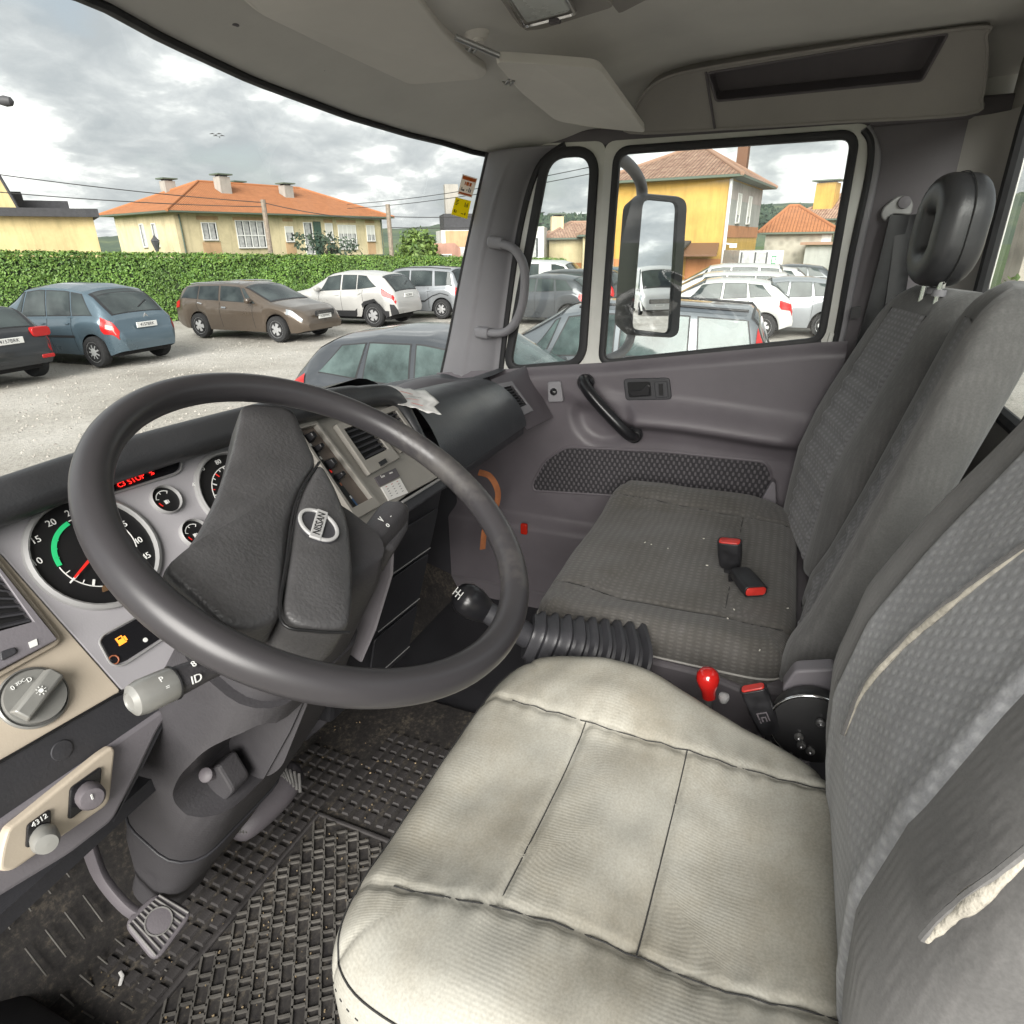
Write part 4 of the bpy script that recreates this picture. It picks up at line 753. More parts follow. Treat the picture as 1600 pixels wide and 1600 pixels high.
obj('door_panel', grid(doorf, 150, 110), 'trim_grey', door, smooth=180)
obj('door_shell', prism([V((.915, 1.05, 0)), V((.915, -.13, 0)), V((.915, -.13, .95)), V((.915, .48, .86)), V((.915, 1.0, .79))], (.035, 0, 0)), 'white_paint', door, smooth=0)
def fabm(c1, c2, sx_, sz_, soft=.5):
    def f(nt, b, tc):
        u = N(nt, 'ShaderNodeSeparateXYZ'); L(nt, tc, 'Object', u, 0)
        a = math_(nt, 'SINE', (math_(nt, 'MULTIPLY', (u, 1), sx_), 0)); rw = math_(nt, 'MULTIPLY', (u, 2), sz_); fl = math_(nt, 'FLOOR', (math_(nt, 'DIVIDE', (rw, 0), math.pi), 0)); od = math_(nt, 'MULTIPLY', (math_(nt, 'MODULO', (fl, 0), 2.), 0), math.pi)
        a = math_(nt, 'SINE', (math_(nt, 'ADD', (math_(nt, 'MULTIPLY', (u, 1), sx_), 0), (od, 0)), 0)); s = math_(nt, 'ABSOLUTE', (math_(nt, 'SINE', (rw, 0)), 0)); m = math_(nt, 'MULTIPLY', (a, 0), (s, 0))
        r = ramp(nt, [(.05, c1), (.5, c2)]); L(nt, m, 0, r, 0); L(nt, r, 0, b, 'Base Color'); bp = N(nt, 'ShaderNodeBump'); bp.inputs['Strength'].default_value = .8; bp.inputs['Distance'].default_value = .003; L(nt, m, 0, bp, 'Height'); L(nt, bp, 0, b, 'Normal')
    return f
mat('door_fabric', (.08, .08, .085), .95, extra=fabm((.035, .033, .037), (.105, .098, .106), 380, 230))
fp = fillet([at(x, y, XP(.862)) for x, y in ((882, 700), (1040, 708), (1196, 724), (1207, 745), (1196, 792), (1010, 780), (832, 769), (829, 757), (848, 722))], .03)
ins = obj('fabric_insert', prism([V((.876, p.y, p.z)) for p in fp], (.012, 0, 0)), 'door_fabric', door, smooth=0, bevel=.003)
obj('insert_piping', sweep([V((.877, p.y, p.z)) for p in fp], circ(6, .0045), closed=True), 'trim_grey', ins)
# pull handle
nrm = V((-1, 0, 0)); a, b = hA_, hB_
obj('pull_handle', sweep(spline([a+V((.05, .0, .0)), a+V((.012, .003, .008)), a+V((-.012, -.01, -.006)), a.lerp(b, .3)+V((-.022, 0, 0)), a.lerp(b, .7)+V((-.022, 0, 0)), b+V((-.010, .01, .008)), b+V((.014, 0, -.004)), b+V((.05, 0, -.006))], 6), rrect(.030, .036, .012, 4)), 'smooth_black', door)
for p in (a, b): obj('handle_foot', lathe([(.026, 0), (.026, .008), (.020, .014)], p+V((.026, 0, 0)), (-1, 0, 0), 18), 'smooth_black', door)
# latch
lp_ = fillet([at(x, y, XP(.862)) for x, y in ((974, 592), (1046, 590), (1050, 624), (978, 626))], .012)
lt = obj('latch_bezel', prism([V((.868, p.y, p.z)) for p in lp_], (-.010, 0, 0)), 'trim_black', door, smooth=0, bevel=.003)
k = fillet([at(x, y, XP(.858)) for x, y in ((980, 597), (1016, 596), (1018, 619), (983, 621))], .006)
obj('latch_recess', prism([V((.8575, p.y, p.z)) for p in k], (-.001, 0, 0)), 'car_cavity', lt, smooth=0)
q = [at(x, y, XP(.852)) for x, y in ((983, 612), (1002, 610), (1012, 600), (1016, 604), (1014, 618), (985, 620))]; obj('latch_lever', prism(q, (.005, 0, 0)), 'smooth_black', lt, smooth=0, bevel=.002)
q = fillet([at(x, y, XP(.853)) for x, y in ((1022, 597), (1042, 596), (1044, 621), (1024, 622))], .005); obj('lock_rocker', prism(q, (.006, 0, 0)), 'trim_black', lt, smooth=0, bevel=.002); q = [at(x, y, XP(.849)) for x, y in ((1029, 600), (1035, 600), (1036, 618), (1030, 618))]; obj('lock_tab', prism(q, (.005, 0, 0)), 'smooth_black', lt, smooth=0)
# window switch
q = fillet([at(x, y, XP(.857)) for x, y in ((855, 597), (876, 596), (880, 628), (856, 629))], .008); ws = obj('switch_plate', prism(q, (.02, 0, 0)), 'pillar_grey', door, smooth=0, bevel=.004)
obj('window_switch', lathe([(.012, -.001), (.011, .003), (.004, .008)], at(865, 612, XP(.857)), (-1, .1, .3), 16), 'smooth_black', ws)
# pocket lip, red safety lamp
q = at(820, 826, XP(.842)); obj('door_reflector', prism(fillet([q+V((0, -.012, -.018)), q+V((0, .012, -.018)), q+V((0, .012, .022)), q+V((0, -.012, .022))], .006), (-.012, 0, 0)), mat('reflector_red', (.45, .02, .01), .2, coat=.5), door, bevel=.003, label='small red reflector on the lower door')
# frames and glass
def wpath(pts, r, x=.905, n=7): return fillet([at(a, b, XP(x)) for a, b in pts], r, n)
W1 = wpath(((966, 236), (1337, 210), (1282, 532), (941, 567)), .035); W2 = fillet([at(a, b, XP(.905)) for a, b in ((856, 240), (932, 236), (911, 568), (793, 578))], .06, 8)
W0 = [at(a, b, XP(.905)) for a, b in ((842, 230), (868, 222), (945, 219), (1346, 193), (1366, 214), (1361, 262), (1290, 600), (1275, 612), (1150, 600), (900, 640), (778, 640), (790, 520), (808, 400), (822, 300))]
# one painted frame with two openings: built as a ring round each window and a bar between
obj('window_frame', ring_fill(fillet([at(a, b, XP(.908)) for a, b in ((947, 222), (1352, 194), (1368, 214), (1360, 270), (1298, 590), (922, 606))], .03), W1), 'white_paint', door, smooth=0, solid=.02)
obj('quarter_frame', ring_fill(fillet([at(a, b, XP(.908)) for a, b in ((840, 226), (948.2, 221), (923, 606), (774, 612), (800, 400))], .03), W2), 'white_paint', door, smooth=0, solid=.02)
sl1 = obj('window_seal', sweep([p+V((-.008, 0, 0)) for p in W1], rrect(.020, .022, .005, 2), closed=True, up=(1, 0, 0)), 'seal', door); sl2 = obj('quarter_seal', sweep([p+V((-.008, 0, 0)) for p in W2], rrect(.026, .022, .006, 2), closed=True, up=(1, 0, 0)), 'seal', door)
obj('window_pane', prism(W1, (.004, 0, 0)), 'window_glass', door, smooth=0); obj('quarter_pane', prism(W2, (.004, 0, 0)), 'window_glass', door, smooth=0)
obj('belt_seal', sweep([at(x, y, XP(.893)) for x, y in ((940, 570), (1100, 552), (1283, 533))], rrect(.012, .012, .003, 2)), 'seal', door)
obj('rear_edge_seal', sweep(spline([at(x, y, XP(.893)) for x, y in ((1350, 203), (1361, 225), (1356, 280), (1330, 400), (1304, 540), (1284, 600), (1268, 660))], 6), circ(8, .008)), 'seal', door)
obj('door_edge', sweep(spline([at(x, y, XP(.897)) for x, y in ((1300, 520), (1285, 575), (1272, 620), (1240, 700), (1215, 790))], 6), rrect(.012, .02, .004, 2)), 'white_paint', door)
# ---- grab handle on the pillar
gh = thing('grab_handle', 'grey curved grab handle fixed to the front pillar', 'handle', at(800, 450, XP(.86)))
g = [at(x, y, XP(xx)) for x, y, xx in ((770, 379, .845), (790, 383, .83), (806, 392, .82), (818, 415, .815), (820, 445, .815), (815, 480, .815), (803, 507, .82), (785, 520, .83), (750, 519, .845))]
obj('grip', sweep(spline(g, 6), circ(12, .0145, .0125)), 'pillar_grey', gh)
for x, y, x2, y2 in ((768, 378, 787, 381), (747, 519, 765, 521)): p, q_ = at(x, y, XP(.845)), at(x2, y2, XP(.837)); obj('end_cap', sweep([p+V((.004, .004, 0)), p, p.lerp(q_, .9), q_], rrect(.034, .034, .011, 4), scale=[.75, 1, 1, .95]), 'pillar_grey', gh, bevel=.003)
# ---- outside door mirror
mr = thing('door_mirror', 'tall black truck door mirror on a bent tube arm outside the passenger window', 'mirror', at(1020, 420, XP(1.15)))
MC = at(1030, 415, XP(1.15)); van_at = V((4.4, -13.5, .05))
d_in = (MC-CAM).normalized()
vt = V((4.4, -33, 1.36)); d_out = (vt-MC).normalized(); mn = (d_out-d_in).normalized()      # law of reflection: what the driver sees in it lies behind the truck
MP = (MC, mn); fr_ = [(986, 324), (1006, 308), (1050, 312), (1062, 330), (1056, 420), (1046, 518), (1030, 526), (988, 520), (976, 505), (980, 420)]
gl = fillet([at(x, y, MP) for x, y in ((1003, 312), (1057, 317), (1045, 521), (986, 514))], .03, 6)
mat('mirror_glass', (.88, .9, .92), .0, 1.); obj('mirror_glass', prism(gl, -mn*.003), 'mirror_glass', mr, smooth=0)
ctr = sum(gl, V())/len(gl)
wv = (at(1057, 400, MP)-at(1003, 400, MP)).normalized()
def grow(k, dn, sh=0.): return [ctr+(p-ctr)*1.0+(p-ctr).normalized()*k+mn*dn+wv*sh*sst(-.05, .09, (p-ctr).dot(wv)) for p in gl]
obj('mirror_bezel', loft([grow(.002, .001), grow(.005, .008), grow(.014, .010, .030), grow(.019, -.006, .036), grow(.018, -.04, .030), grow(.0, -.085), grow(-.06, -.10)], True, False), 'trim_black', mr)
# ================================================================ DASHBOARD
Pn = V((0, -.819, .574)); Pv = V((0, .574, .819)); Pu = V((1, 0, 0)); P0 = V((-.5, .7, .9))
def PL(off=0.): return (P0+Pn*off, Pn)
def pp(px, py, off=0.): return at(px, py, PL(off))
def plate(nm, pts, off, th, m, par, r=.006, bevel=.0015, pl=pp, n=Pn, smooth=0, fn=4, **k):
    q = [pl(x, y, off) for x, y in pts]; q = fillet(q, r, fn) if r else q
    return obj(nm, prism(q, -n*th), m, par, smooth=smooth, bevel=bevel, **k)
mat('cluster_grey', (.36, .35, .37), .5, var=.04, vscale=6, extra=grainm(600, .12)); mat('beige_trim', (.46, .40, .32), .5, var=.06, vscale=7, extra=grainm(600, .12)); mat('centre_trim', (.30, .285, .26), .5, var=.06, vscale=7, extra=grainm(600, .15)); mat('dial_black', (.012, .012, .013), .35); mat('dial_white', (.75, .76, .74), .6); mat('dial_green', (.02, .45, .16), .6, emit=((.02, .6, .2), .08)); mat('needle_red', (.6, .02, .015), .5, emit=((.8, .02, .01), .12)); mat('bezel_grey', (.34, .34, .34), .4, .2)
mat('led_red', (.6, .01, .01), .5, emit=((1., .02, .015), .75)); mat('led_orange', (.7, .2, .02), .5, emit=((1., .28, .03), .55)); mat('led_dim', (.35, .12, .06), .5); mat('gloss_black', (.012, .012, .014), .12); mat('switch_grey', (.22, .22, .21), .4, .2, var=.08, vscale=30); mat('knob_grey', (.28, .28, .265), .35, .3, var=.06, vscale=30); mat('label_white', (.75, .74, .72), .6); mat('label_red', (.5, .1, .07), .6); mat('leather_black', (.062, .061, .063), .43, var=.18, vscale=11, extra=grainm(330, .75, .0009)); mat('column_grey', (.048, .046, .05), .5, var=.12, vscale=5, extra=grainm(360, .5)); mat('side_grey', (.17, .16, .175), .5, var=.06, vscale=6, extra=grainm(500, .2))
dash = thing('dashboard', 'dark truck dashboard with grey instrument cluster, beige vents and centre panel', 'dashboard', (0, .85, .3))
# top, with the padded hood roll round cluster and centre panel
ridge = spline([pp(x, y, o) for x, y, o in ((-150, 834, .022), (0, 785, .022), (120, 742, .022), (250, 700, .022), (390, 660, .022), (480, 636, .022), (560, 622, .020), (608, 619, .018), (632, 642, .012), (660, 690, .008), (690, 742, .004))], 6)
obj('hood_roll', sweep(ridge, rrect(.048, .040, .018, 5), up=Pn, scale=[1]*36+[.9-.55*sst(36, 60, k) for k in range(36, len(ridge))]), mat('hood_vinyl', (.034, .035, .038), .42, var=.15, vscale=9, extra=grainm(420, .5, .0006)), dash, smooth=180)
def dtop(u, v):
    x = lerp(-.93, .88, u); t = sst(.05, .30, x); y0 = lerp(.775, .80, t); z0 = lerp(.955, .865, t)-.035*sst(.3, .8, x)
    w = wsb(x); p = V((x, y0, z0)).lerp(V((x, w.y-.005, w.z+.012)), v); p.z += (.012*math.sin(v*math.pi)-.028*sst(.1, .4, v)*sst(1., .6, v)*t); return p
obj('dash_top', grid(dtop, 60, 16), 'dash_black', dash, smooth=180)
body = [V((0, .74, .90)), V((0, .66, .74)), V((0, .68, .60)), V((0, 1.05, .55)), V((0, 1.12, .76)), V((0, .82, .86))]
obj('dash_body', loft([[p+V((x, 0, 0)) for p in body] for x in (-.92, .10)]), 'trim_black', dash, smooth=0)
# cluster
cl = plate('cluster_panel', ((-60, 830), (0, 801), (190, 738), (388, 672), (480, 640), (600, 880), (310, 1023), (190, 1079), (0, 863), (-40, 846)), 0, .012, 'cluster_grey', dash, r=.004)
be = plate('beige_trim', ((-140, 790), (-42, 845), (-1, 864), (189, 1080), (0, 1189), (-150, 1275)), .001, .012, 'beige_trim', dash, r=.004)
def uvp(px, py, off=0.): return pp(px, py, off)
def gauge(nm, cx, cy, r, par, lab=None):
    c = pp(cx, cy, 0); g = obj(nm, lathe([(r*1.10, .0), (r*1.09, .005), (r*1.03, .007), (r*1.0, .006), (r*.985, -.004)], c, Pn, 40), 'bezel_grey', par, label=lab)
    obj('dial_face', lathe([(r*.99, .0015), (.001, .0016)], c, Pn, 40), 'dial_black', g); return g, c
def pol2(c, r, a, off=.0028): return c+(Pu*math.cos(R_(a))+Pv*math.sin(R_(a)))*r+Pn*off
def tick(c, r0, r1, a, w, off=.0028):
    t = (-Pu*math.sin(R_(a))+Pv*math.cos(R_(a)))*w/2; return prism([pol2(c, r0, a)-t, pol2(c, r1, a)-t, pol2(c, r1, a)+t, pol2(c, r0, a)+t], Pn*.0006)
def arc(c, r0, r1, a0, a1, n=24):
    return join(*[prism([pol2(c, r0, lerp(a0, a1, k/n)), pol2(c, r1, lerp(a0, a1, k/n)), pol2(c, r1, lerp(a0, a1, (k+1)/n)), pol2(c, r0, lerp(a0, a1, (k+1)/n))], Pn*.0006) for k in range(n)])
def ptxt(s, p, size, m, par, nm='lettering', ux=Pu, uy=Pv): return obj(nm, textgeo(s, size, frame_m(p, ux, uy)), m, par, smooth=0)
tg, tcn = gauge('rev_counter', 150, 862, .064, cl, 'large round rev counter with green arc and red needle')
obj('scale_arc', arc(tcn, .0425, .0435, 262, 180), 'dial_white', tg, smooth=0); obj('green_arc', arc(tcn, .039, .044, 178, 100), 'dial_green', tg, smooth=0); obj('scale_arc', arc(tcn, .0425, .0435, 98, -20), 'dial_white', tg, smooth=0)
for a, w, l in ((248, .001, .006), (232, .0024, .008), (218, .001, .005), (205, .0024, .008), (192, .001, .006), (165, .001, .005), (150, .001, .005), (135, .001, .005), (60, .001, .005), (45, .0024, .008), (30, .001, .005), (15, .0024, .008)): obj('tick', tick(tcn, .0432, .0432-l, a, w), 'dial_white' if not 100 < a < 178 else 'dial_green', tg, smooth=0)
for s, x, y in (('10', 58, 878), ('15', 56, 844), ('20', 80, 817), ('25', 110, 801), ('35', 192, 820), ('40', 216, 845), ('45', 229, 869)): ptxt(s, pp(x, y, .003), .0105, 'dial_white', tg)
a_ = math.degrees(math.atan2((pp(106, 914)-tcn).dot(Pv), (pp(106, 914)-tcn).dot(Pu))); ln = (pp(106, 914)-tcn).length
t = V(-Pu*math.sin(R_(a_))+Pv*math.cos(R_(a_))); nd = obj('needle', prism([pol2(tcn, -.012, a_, .006)-t*.0022, pol2(tcn, ln*.86, a_, .006)-t*.001, pol2(tcn, ln*.86, a_, .006)+t*.001, pol2(tcn, -.012, a_, .006)+t*.0022], Pn*.001), 'needle_red', tg, smooth=0); obj('needle_tip', prism([pol2(tcn, ln*.86, a_, .006)-t*.001, pol2(tcn, ln, a_, .006)-t*.0008, pol2(tcn, ln, a_, .006)+t*.0008, pol2(tcn, ln*.86, a_, .006)+t*.001], Pn*.001), 'dial_white', nd, smooth=0); obj('needle_hub', lathe([(.008, .004), (.007, .009), (.001, .01)], tcn, Pn), 'smooth_black', tg)
obj('indicator', prism(fillet([pp(x, y, .003) for x, y in ((159, 916), (174, 910), (176, 920), (160, 926))], .002), Pn*.0005), mat('lamp_off', (.12, .07, .035), .5), tg, smooth=0)
sg_, scn = gauge('speedometer', 376, 770, .061, cl)
obj('scale_arc', arc(scn, .0425, .0437, 225, 60), 'dial_white', sg_, smooth=0)
for k in range(14): a = 225-k*12; obj('tick', tick(scn, .0430, .0430-(.007 if k % 2 else .004), a, .0016 if k % 2 else .001), 'dial_white' if k % 3 else 'needle_red', sg_, smooth=0)
for s, x, y in (('60', 315, 733), ('80', 341, 722), ('40', 305, 757), ('100', 372, 716)): ptxt(s, pp(x, y, .003), .0095, 'dial_white', sg_)
for nm, x, y in (('fuel_gauge', 258, 782), ('temperature_gauge', 303, 834)):
    g, c = gauge(nm, x, y, .0178, cl); obj('scale_arc', arc(c, .0118, .0128, 160, 50), 'dial_white', g, smooth=0)
    for a in (160, 105, 50): obj('tick', tick(c, .0128, .009, a, .0008), 'dial_white', g, smooth=0)
    q = c-Pu*.002-Pv*.003+Pn*.003; obj('pump_symbol', join(box(q, (.004, .0004, .005), frame_m((0, 0, 0), Pu, Pn).to_3x3().to_4x4()), box(q+Pu*.0035, (.001, .0004, .004), frame_m((0, 0, 0), Pu, Pn).to_3x3().to_4x4())), 'dial_white', g, smooth=0); obj('red_zone', arc(c, .0105, .0118, 215, 185, 6), 'needle_red', g, smooth=0)
dp = plate('message_display', ((168, 771), (167, 757), (271, 715), (281, 720), (280, 732), (272, 738)), .0025, .004, 'gloss_black', cl, r=.004, bevel=.001); obj('display_rim', sweep(fillet([pp(x, y, .003) for x, y in ((164, 775), (163, 755), (271, 711), (284, 718), (283, 734), (274, 741))], .004), circ(6, .0011), closed=True), 'bezel_grey', dp)
tdir = (pp(240, 736, .004)-pp(190, 757, .004)).normalized()
ptxt('STOP', pp(213, 748, .004), .0100, 'led_red', dp, ux=tdir); ptxt('C3', pp(190, 757, .004), .0085, 'led_red', dp, ux=tdir); ptxt('%', pp(237, 739, .004), .0085, 'led_red', dp, ux=tdir)
wp = plate('warning_panel', ((157, 1003), (163, 994), (220, 963), (320, 911), (325, 950), (196, 1033), (184, 1037), (174, 1034)), .0015, .004, 'gloss_black', cl, r=.006, bevel=.001); obj('panel_rim', sweep(fillet([pp(x, y, .002) for x, y in ((154, 1003), (161, 992), (220, 960), (320, 907), (329, 950), (197, 1037), (184, 1041), (172, 1037))], .006), circ(6, .0011), closed=True), 'bezel_grey', wp)
c = pp(188, 1000, .002); M3 = frame_m((0, 0, 0), Pu, Pn).to_3x3().to_4x4(); obj('fuel_warning', join(box(c, (.0075, .0005, .008), M3), box(c+Pu*.0055-Pv*.001, (.002, .0005, .0055), M3), box(c-Pv*.0045, (.009, .0005, .0015), M3)), 'led_orange', wp, smooth=0); obj('fuel_warning_window', box(c+Pv*.0018+Pn*.0004, (.004, .0004, .002), M3), 'gloss_black', wp, smooth=0)
obj('warning_dot', lathe([(.0026, 0), (.0026, .0006), (.0005, .0007)], pp(227, 1000, .002), Pn, 14), 'dial_white', wp); obj('oil_warning', join(sweep([pp(178, 1031, .002)+(Pu*math.cos(k*.7)+Pv*math.sin(k*.7))*.005 for k in range(9)], .0008, closed=True)), 'led_dim', wp)
# ---- vents
def vent(nm, q, m_frame, par, nsl, n=Pn, dirv='u', inset=.14, foot=.0, slant=.4, th=.0085):
    """q: four corners (tl, tr, br, bl) in space"""
    tl, tr, br, bl = q; v_ = obj(nm, None or ring_geo(q, inset, foot, n), m_frame, par, smooth=0, bevel=.001)
    def pt(u, v): return tl.lerp(tr, u).lerp(bl.lerp(br, u), v)
    i0, i1, j0, j1 = inset, 1-inset, inset, 1-inset-foot
    obj('vent_cavity', ([pt(i0, j0)-n*th, pt(i1, j0)-n*th, pt(i1, j1)-n*th, pt(i0, j1)-n*th, pt(i0, j0), pt(i1, j0), pt(i1, j1), pt(i0, j1)], [(0, 1, 2, 3), (4, 5, 1, 0), (5, 6, 2, 1), (6, 7, 3, 2), (7, 4, 0, 3)]), 'car_cavity', v_, smooth=0)
    for k in range(nsl):
        t = (k+.5)/nsl
        if dirv == 'u': a, b = pt(i0, lerp(j0, j1, t)), pt(i1, lerp(j0, j1, t)); d = (bl-tl).normalized()
        else: a, b = pt(lerp(i0, i1, t), j0), pt(lerp(i0, i1, t), j1); d = (tr-tl).normalized()
        h = (d*slant+n*(1-slant)).normalized()*.0032; w_ = n.cross(b-a).normalized()*.001
        obj('slat', prism([a-h-w_-n*.003, a+h-w_-n*.0035, a+h+w_-n*.0035, a-h+w_-n*.003], b-a), 'trim_black', v_, smooth=0)
    return v_, pt
def ring_geo(q, inset, foot, n):
    tl, tr, br, bl = q
    def pt(u, v): return tl.lerp(tr, u).lerp(bl.lerp(br, u), v)
    i = [pt(inset, inset), pt(1-inset, inset), pt(1-inset, 1-inset-foot), pt(inset, 1-inset-foot)]; o = list(q); vs = []
    for p in (o, i): vs += [V(x)+n*.0025 for x in p]
    for p in (o, i): vs += [V(x)-n*.0085 for x in p]
    fs = []
    for k in range(4): j = (k+1) % 4; fs += [(k, j, 4+j, 4+k), (8+k, 12+k, 12+j, 8+j), (k, 8+k, 8+j, j), (4+k, 4+j, 12+j, 12+k)]
    return vs, fs
def corners(pts, off=.002): return [pp(x, y, off) for x, y in pts]
v1, pt = vent('air_vent', corners(((-120, 790), (-22, 862), (88, 1000), (-48, 1072)), .0105), 'side_grey', be, 9, foot=.13, inset=.10)
q = [pp(x, y, .015) for x, y in ((0, 1018), (24, 1010), (28, 1020), (2, 1033))]; obj('thumb_wheel', prism(fillet(q, .003), -Pn*.006), 'trim_black', v1, bevel=.001); obj('vent_symbol', prism([pp(x, y, .0135) for x, y in ((44, 1004), (57, 998), (59, 1008), (47, 1013))], Pn*.0004), 'dial_white', v1, smooth=0)
obj('vent_rim', sweep(fillet([pp(x, y, .005) for x, y in ((-120, 785), (-20, 858), (94, 1001), (-45, 1078))], .008), circ(8, .0025), closed=True), 'beige_trim', v1)
# light switch
c = pp(51, 1091, 0); kn = obj('light_switch', lathe([(.0300, .0), (.0300, .004), (.0285, .0055), (.0275, .0025), (.001, .0026)], c, Pn, 36), 'switch_grey', be); kd = (pp(28, 1120)-pp(75, 1062)).normalized(); ks = Pn.cross(kd)
obj('switch_face', lathe([(.0262, .002), (.0258, .010), (.001, .0105)], c, Pn, 36), 'knob_grey', kn); obj('switch_grip', loft([[c+kd*a*.024+ks*b*.0085*s+Pn*h for a, b in ((-1, -1), (1, -1), (1, 1), (-1, 1))] for h, s in ((.010, 1.15), (.020, .85), (.0215, .7))]), 'knob_grey', kn, bevel=.002)
ptxt('0', pp(20, 1075, .0112), .0062, 'dial_white', kn); ptxt('D', pp(46, 1062, .0112), .0062, 'dial_white', kn); ptxt('3DC', pp(32, 1066, .0112), .0045, 'dial_white', kn)
sm_ = pp(64, 1079, .0225); obj('sun_symbol', join(lathe([(.0022, 0), (.0022, .0004)], sm_, Pn, 10), *[tick(sm_-Pn*.0028, .0030, .0045, k*45, .0006) for k in range(8)]), 'dial_white', kn, smooth=0)
# ---- black band, lower grey panel
LP0, LPn = V((-.75, .600, .762)), V((0, -.985, .17))
def lpl(px, py, off=0.): return at(px, py, (LP0+LPn.normalized()*off, LPn.normalized()))
LPn = LPn.normalized()
plate('black_band', ((-80, 1239), (0, 1192), (180, 1090), (330, 1026), (420, 985), (420, 1040), (255, 1107), (0, 1282), (-80, 1340)), .0, .02, 'trim_black', dash, r=.004, pl=lpl, n=LPn); q = lpl(96, 1172, .0); obj('screw_cover', lathe([(.010, .0), (.0095, .0015), (.001, .002)], q, LPn, 18), 'trim_black', dash)
obj('chrome_line', sweep([lpl(x, y, .001) for x, y in ((-60, 1226), (0, 1190), (180, 1086), (310, 1028))], .0013), 'dial_black', dash)
lg = plate('lower_panel', ((-80, 1341), (0, 1283), (255, 1108), (262, 1120), (248, 1140), (215, 1210), (178, 1282), (110, 1335), (0, 1402), (-80, 1450)), .004, .03, 'side_grey', dash, r=.008, pl=lpl, n=LPn, bevel=.004)
obj('lower_panel_side', prism([lpl(x, y, .0) for x, y in ((255, 1110), (262, 1120), (215, 1215), (178, 1284))], (0, .2, -.05)), 'trim_black', dash, smooth=0)
sp_ = plate('switch_plate', ((12, 1296), (30, 1282), (158, 1178), (176, 1166), (181, 1172), (172, 1256), (20, 1362), (-2, 1362), (2, 1330)), .014, .012, 'beige_trim', lg, r=.008, pl=lpl, n=LPn, bevel=.005, seg=3)
k1 = plate('rotary_base', ((111, 1232), (160, 1197), (156, 1246), (108, 1283)), .017, .006, 'gloss_black', sp_, r=.004, pl=lpl, n=LPn); c = lpl(138, 1240, .017); obj('rotary_knob', lathe([(.0125, 0), (.0125, .012), (.010, .016), (.001, .017)], c, (-.3, -.9, .25), 18), 'trim_grey_dark', k1); obj('knob_mark', box(c+V((-.3, -.9, .25)).normalized()*.0172+V((0, 0, .003)), (.0015, .0008, .006)), 'dial_white', k1, smooth=0)
k2 = plate('rotary_base', ((44, 1290), (80, 1264), (80, 1302), (42, 1327)), .017, .006, 'gloss_black', sp_, r=.003, pl=lpl, n=LPn); c = lpl(68, 1306, .017); obj('rotary_knob', lathe([(.0115, 0), (.0115, .012), (.009, .018), (.001, .019)], c, (-.35, -.9, .2), 18), 'knob_grey', k2); ptxt('4312', lpl(62, 1282, .018), .007, 'dial_white', k2, uy=V((0, .17, .985)), ux=(lpl(80, 1264)-lpl(44, 1290)))
obj('under_dash', prism([V((-.92, .62, .60)), V((-.60, .64, .60)), V((-.60, 1.05, .45)), V((-.92, 1.05, .45))], (0, 0, -.02)), 'trim_black', dash, smooth=0)
# ---- centre panel
ce = plate('centre_panel', ((440, 655), (548, 629), (612, 624), (628, 645), (686, 745), (640, 770), (550, 836), (480, 800)), .004, .02, 'centre_trim', dash, r=.005)
rc = [pp(x, y, .0125) for x, y in ((452, 656), (486, 649), (594, 790), (556, 812))]; cs = obj('heater_recess', ring_geo(rc, .10, 0, Pn), 'centre_trim', ce, smooth=0, bevel=.001); ri = [pp(x, y, .005) for x, y in ((456, 660), (482, 655), (584, 789), (557, 806))]; obj('recess_floor', prism(ri, -Pn*.001), 'wood_brown' if 'wood_brown' in MATS else mat('wood_brown', (.13, .105, .09), .5, var=.1), cs, smooth=0)
e_ = (pp(575, 795)-pp(470, 657)).normalized(); f_ = Pn.cross(e_); o_ = pp(463, 664, .006); l_ = (pp(566, 800)-pp(463, 664)).length
obj('slider_slot', prism([o_+f_*.000, o_+e_*l_+f_*.0, o_+e_*l_-f_*.010, o_-f_*.010], Pn*.0008), 'dial_black', cs, smooth=0)
for k, m in enumerate(('label_white', 'label_white', 'label_white', 'needle_red', 'led_dim', 'label_white')): s_ = .05+k*.15; p = o_+e_*l_*s_-f_*.004+Pn*.001; obj('slider_mark', prism([p, p+e_*.006, p+e_*.006+f_*.003, p+f_*.003], Pn*.0004), m, cs, smooth=0)
mat('cold_blue', (.05, .12, .25), .5); p = o_+e_*l_*.8-f_*.004+Pn*.0009; obj('cold_band', prism([p, p+e_*.03, p+e_*.03+f_*.004, p+f_*.004], Pn*.0004), 'cold_blue', cs, smooth=0)
for s_, w_ in ((.16, .014), (.28, .010), (.46, .016), (.60, .010)): p = o_+e_*l_*s_+f_*.004; obj('slider_knob', loft([[p+e_*a*w_*.5*k+f_*b*.006*k+Pn*h for a, b in ((-1, -1), (1, -1), (1, 1), (-1, 1))] for h, k in ((.0, 1.2), (.010, .9), (.016, .7))]), 'smooth_black', cs, bevel=.0015)
vent('air_vent', [pp(x, y, .0135) for x, y in ((524, 664), (571, 649), (624, 716), (577, 742))], 'centre_trim', ce, 6, dirv='u', inset=.12, foot=.13); vent('air_vent', [pp(x, y, .0135) for x, y in ((576, 647), (617, 633), (660, 694), (628, 706))], 'centre_trim', ce, 7, dirv='u', inset=.12)
q = [pp(x, y, .018) for x, y in ((592, 722), (602, 716), (606, 722), (596, 728))]; obj('vent_thumb_wheel', prism(q, -Pn*.005), 'dial_black', ce, smooth=0)
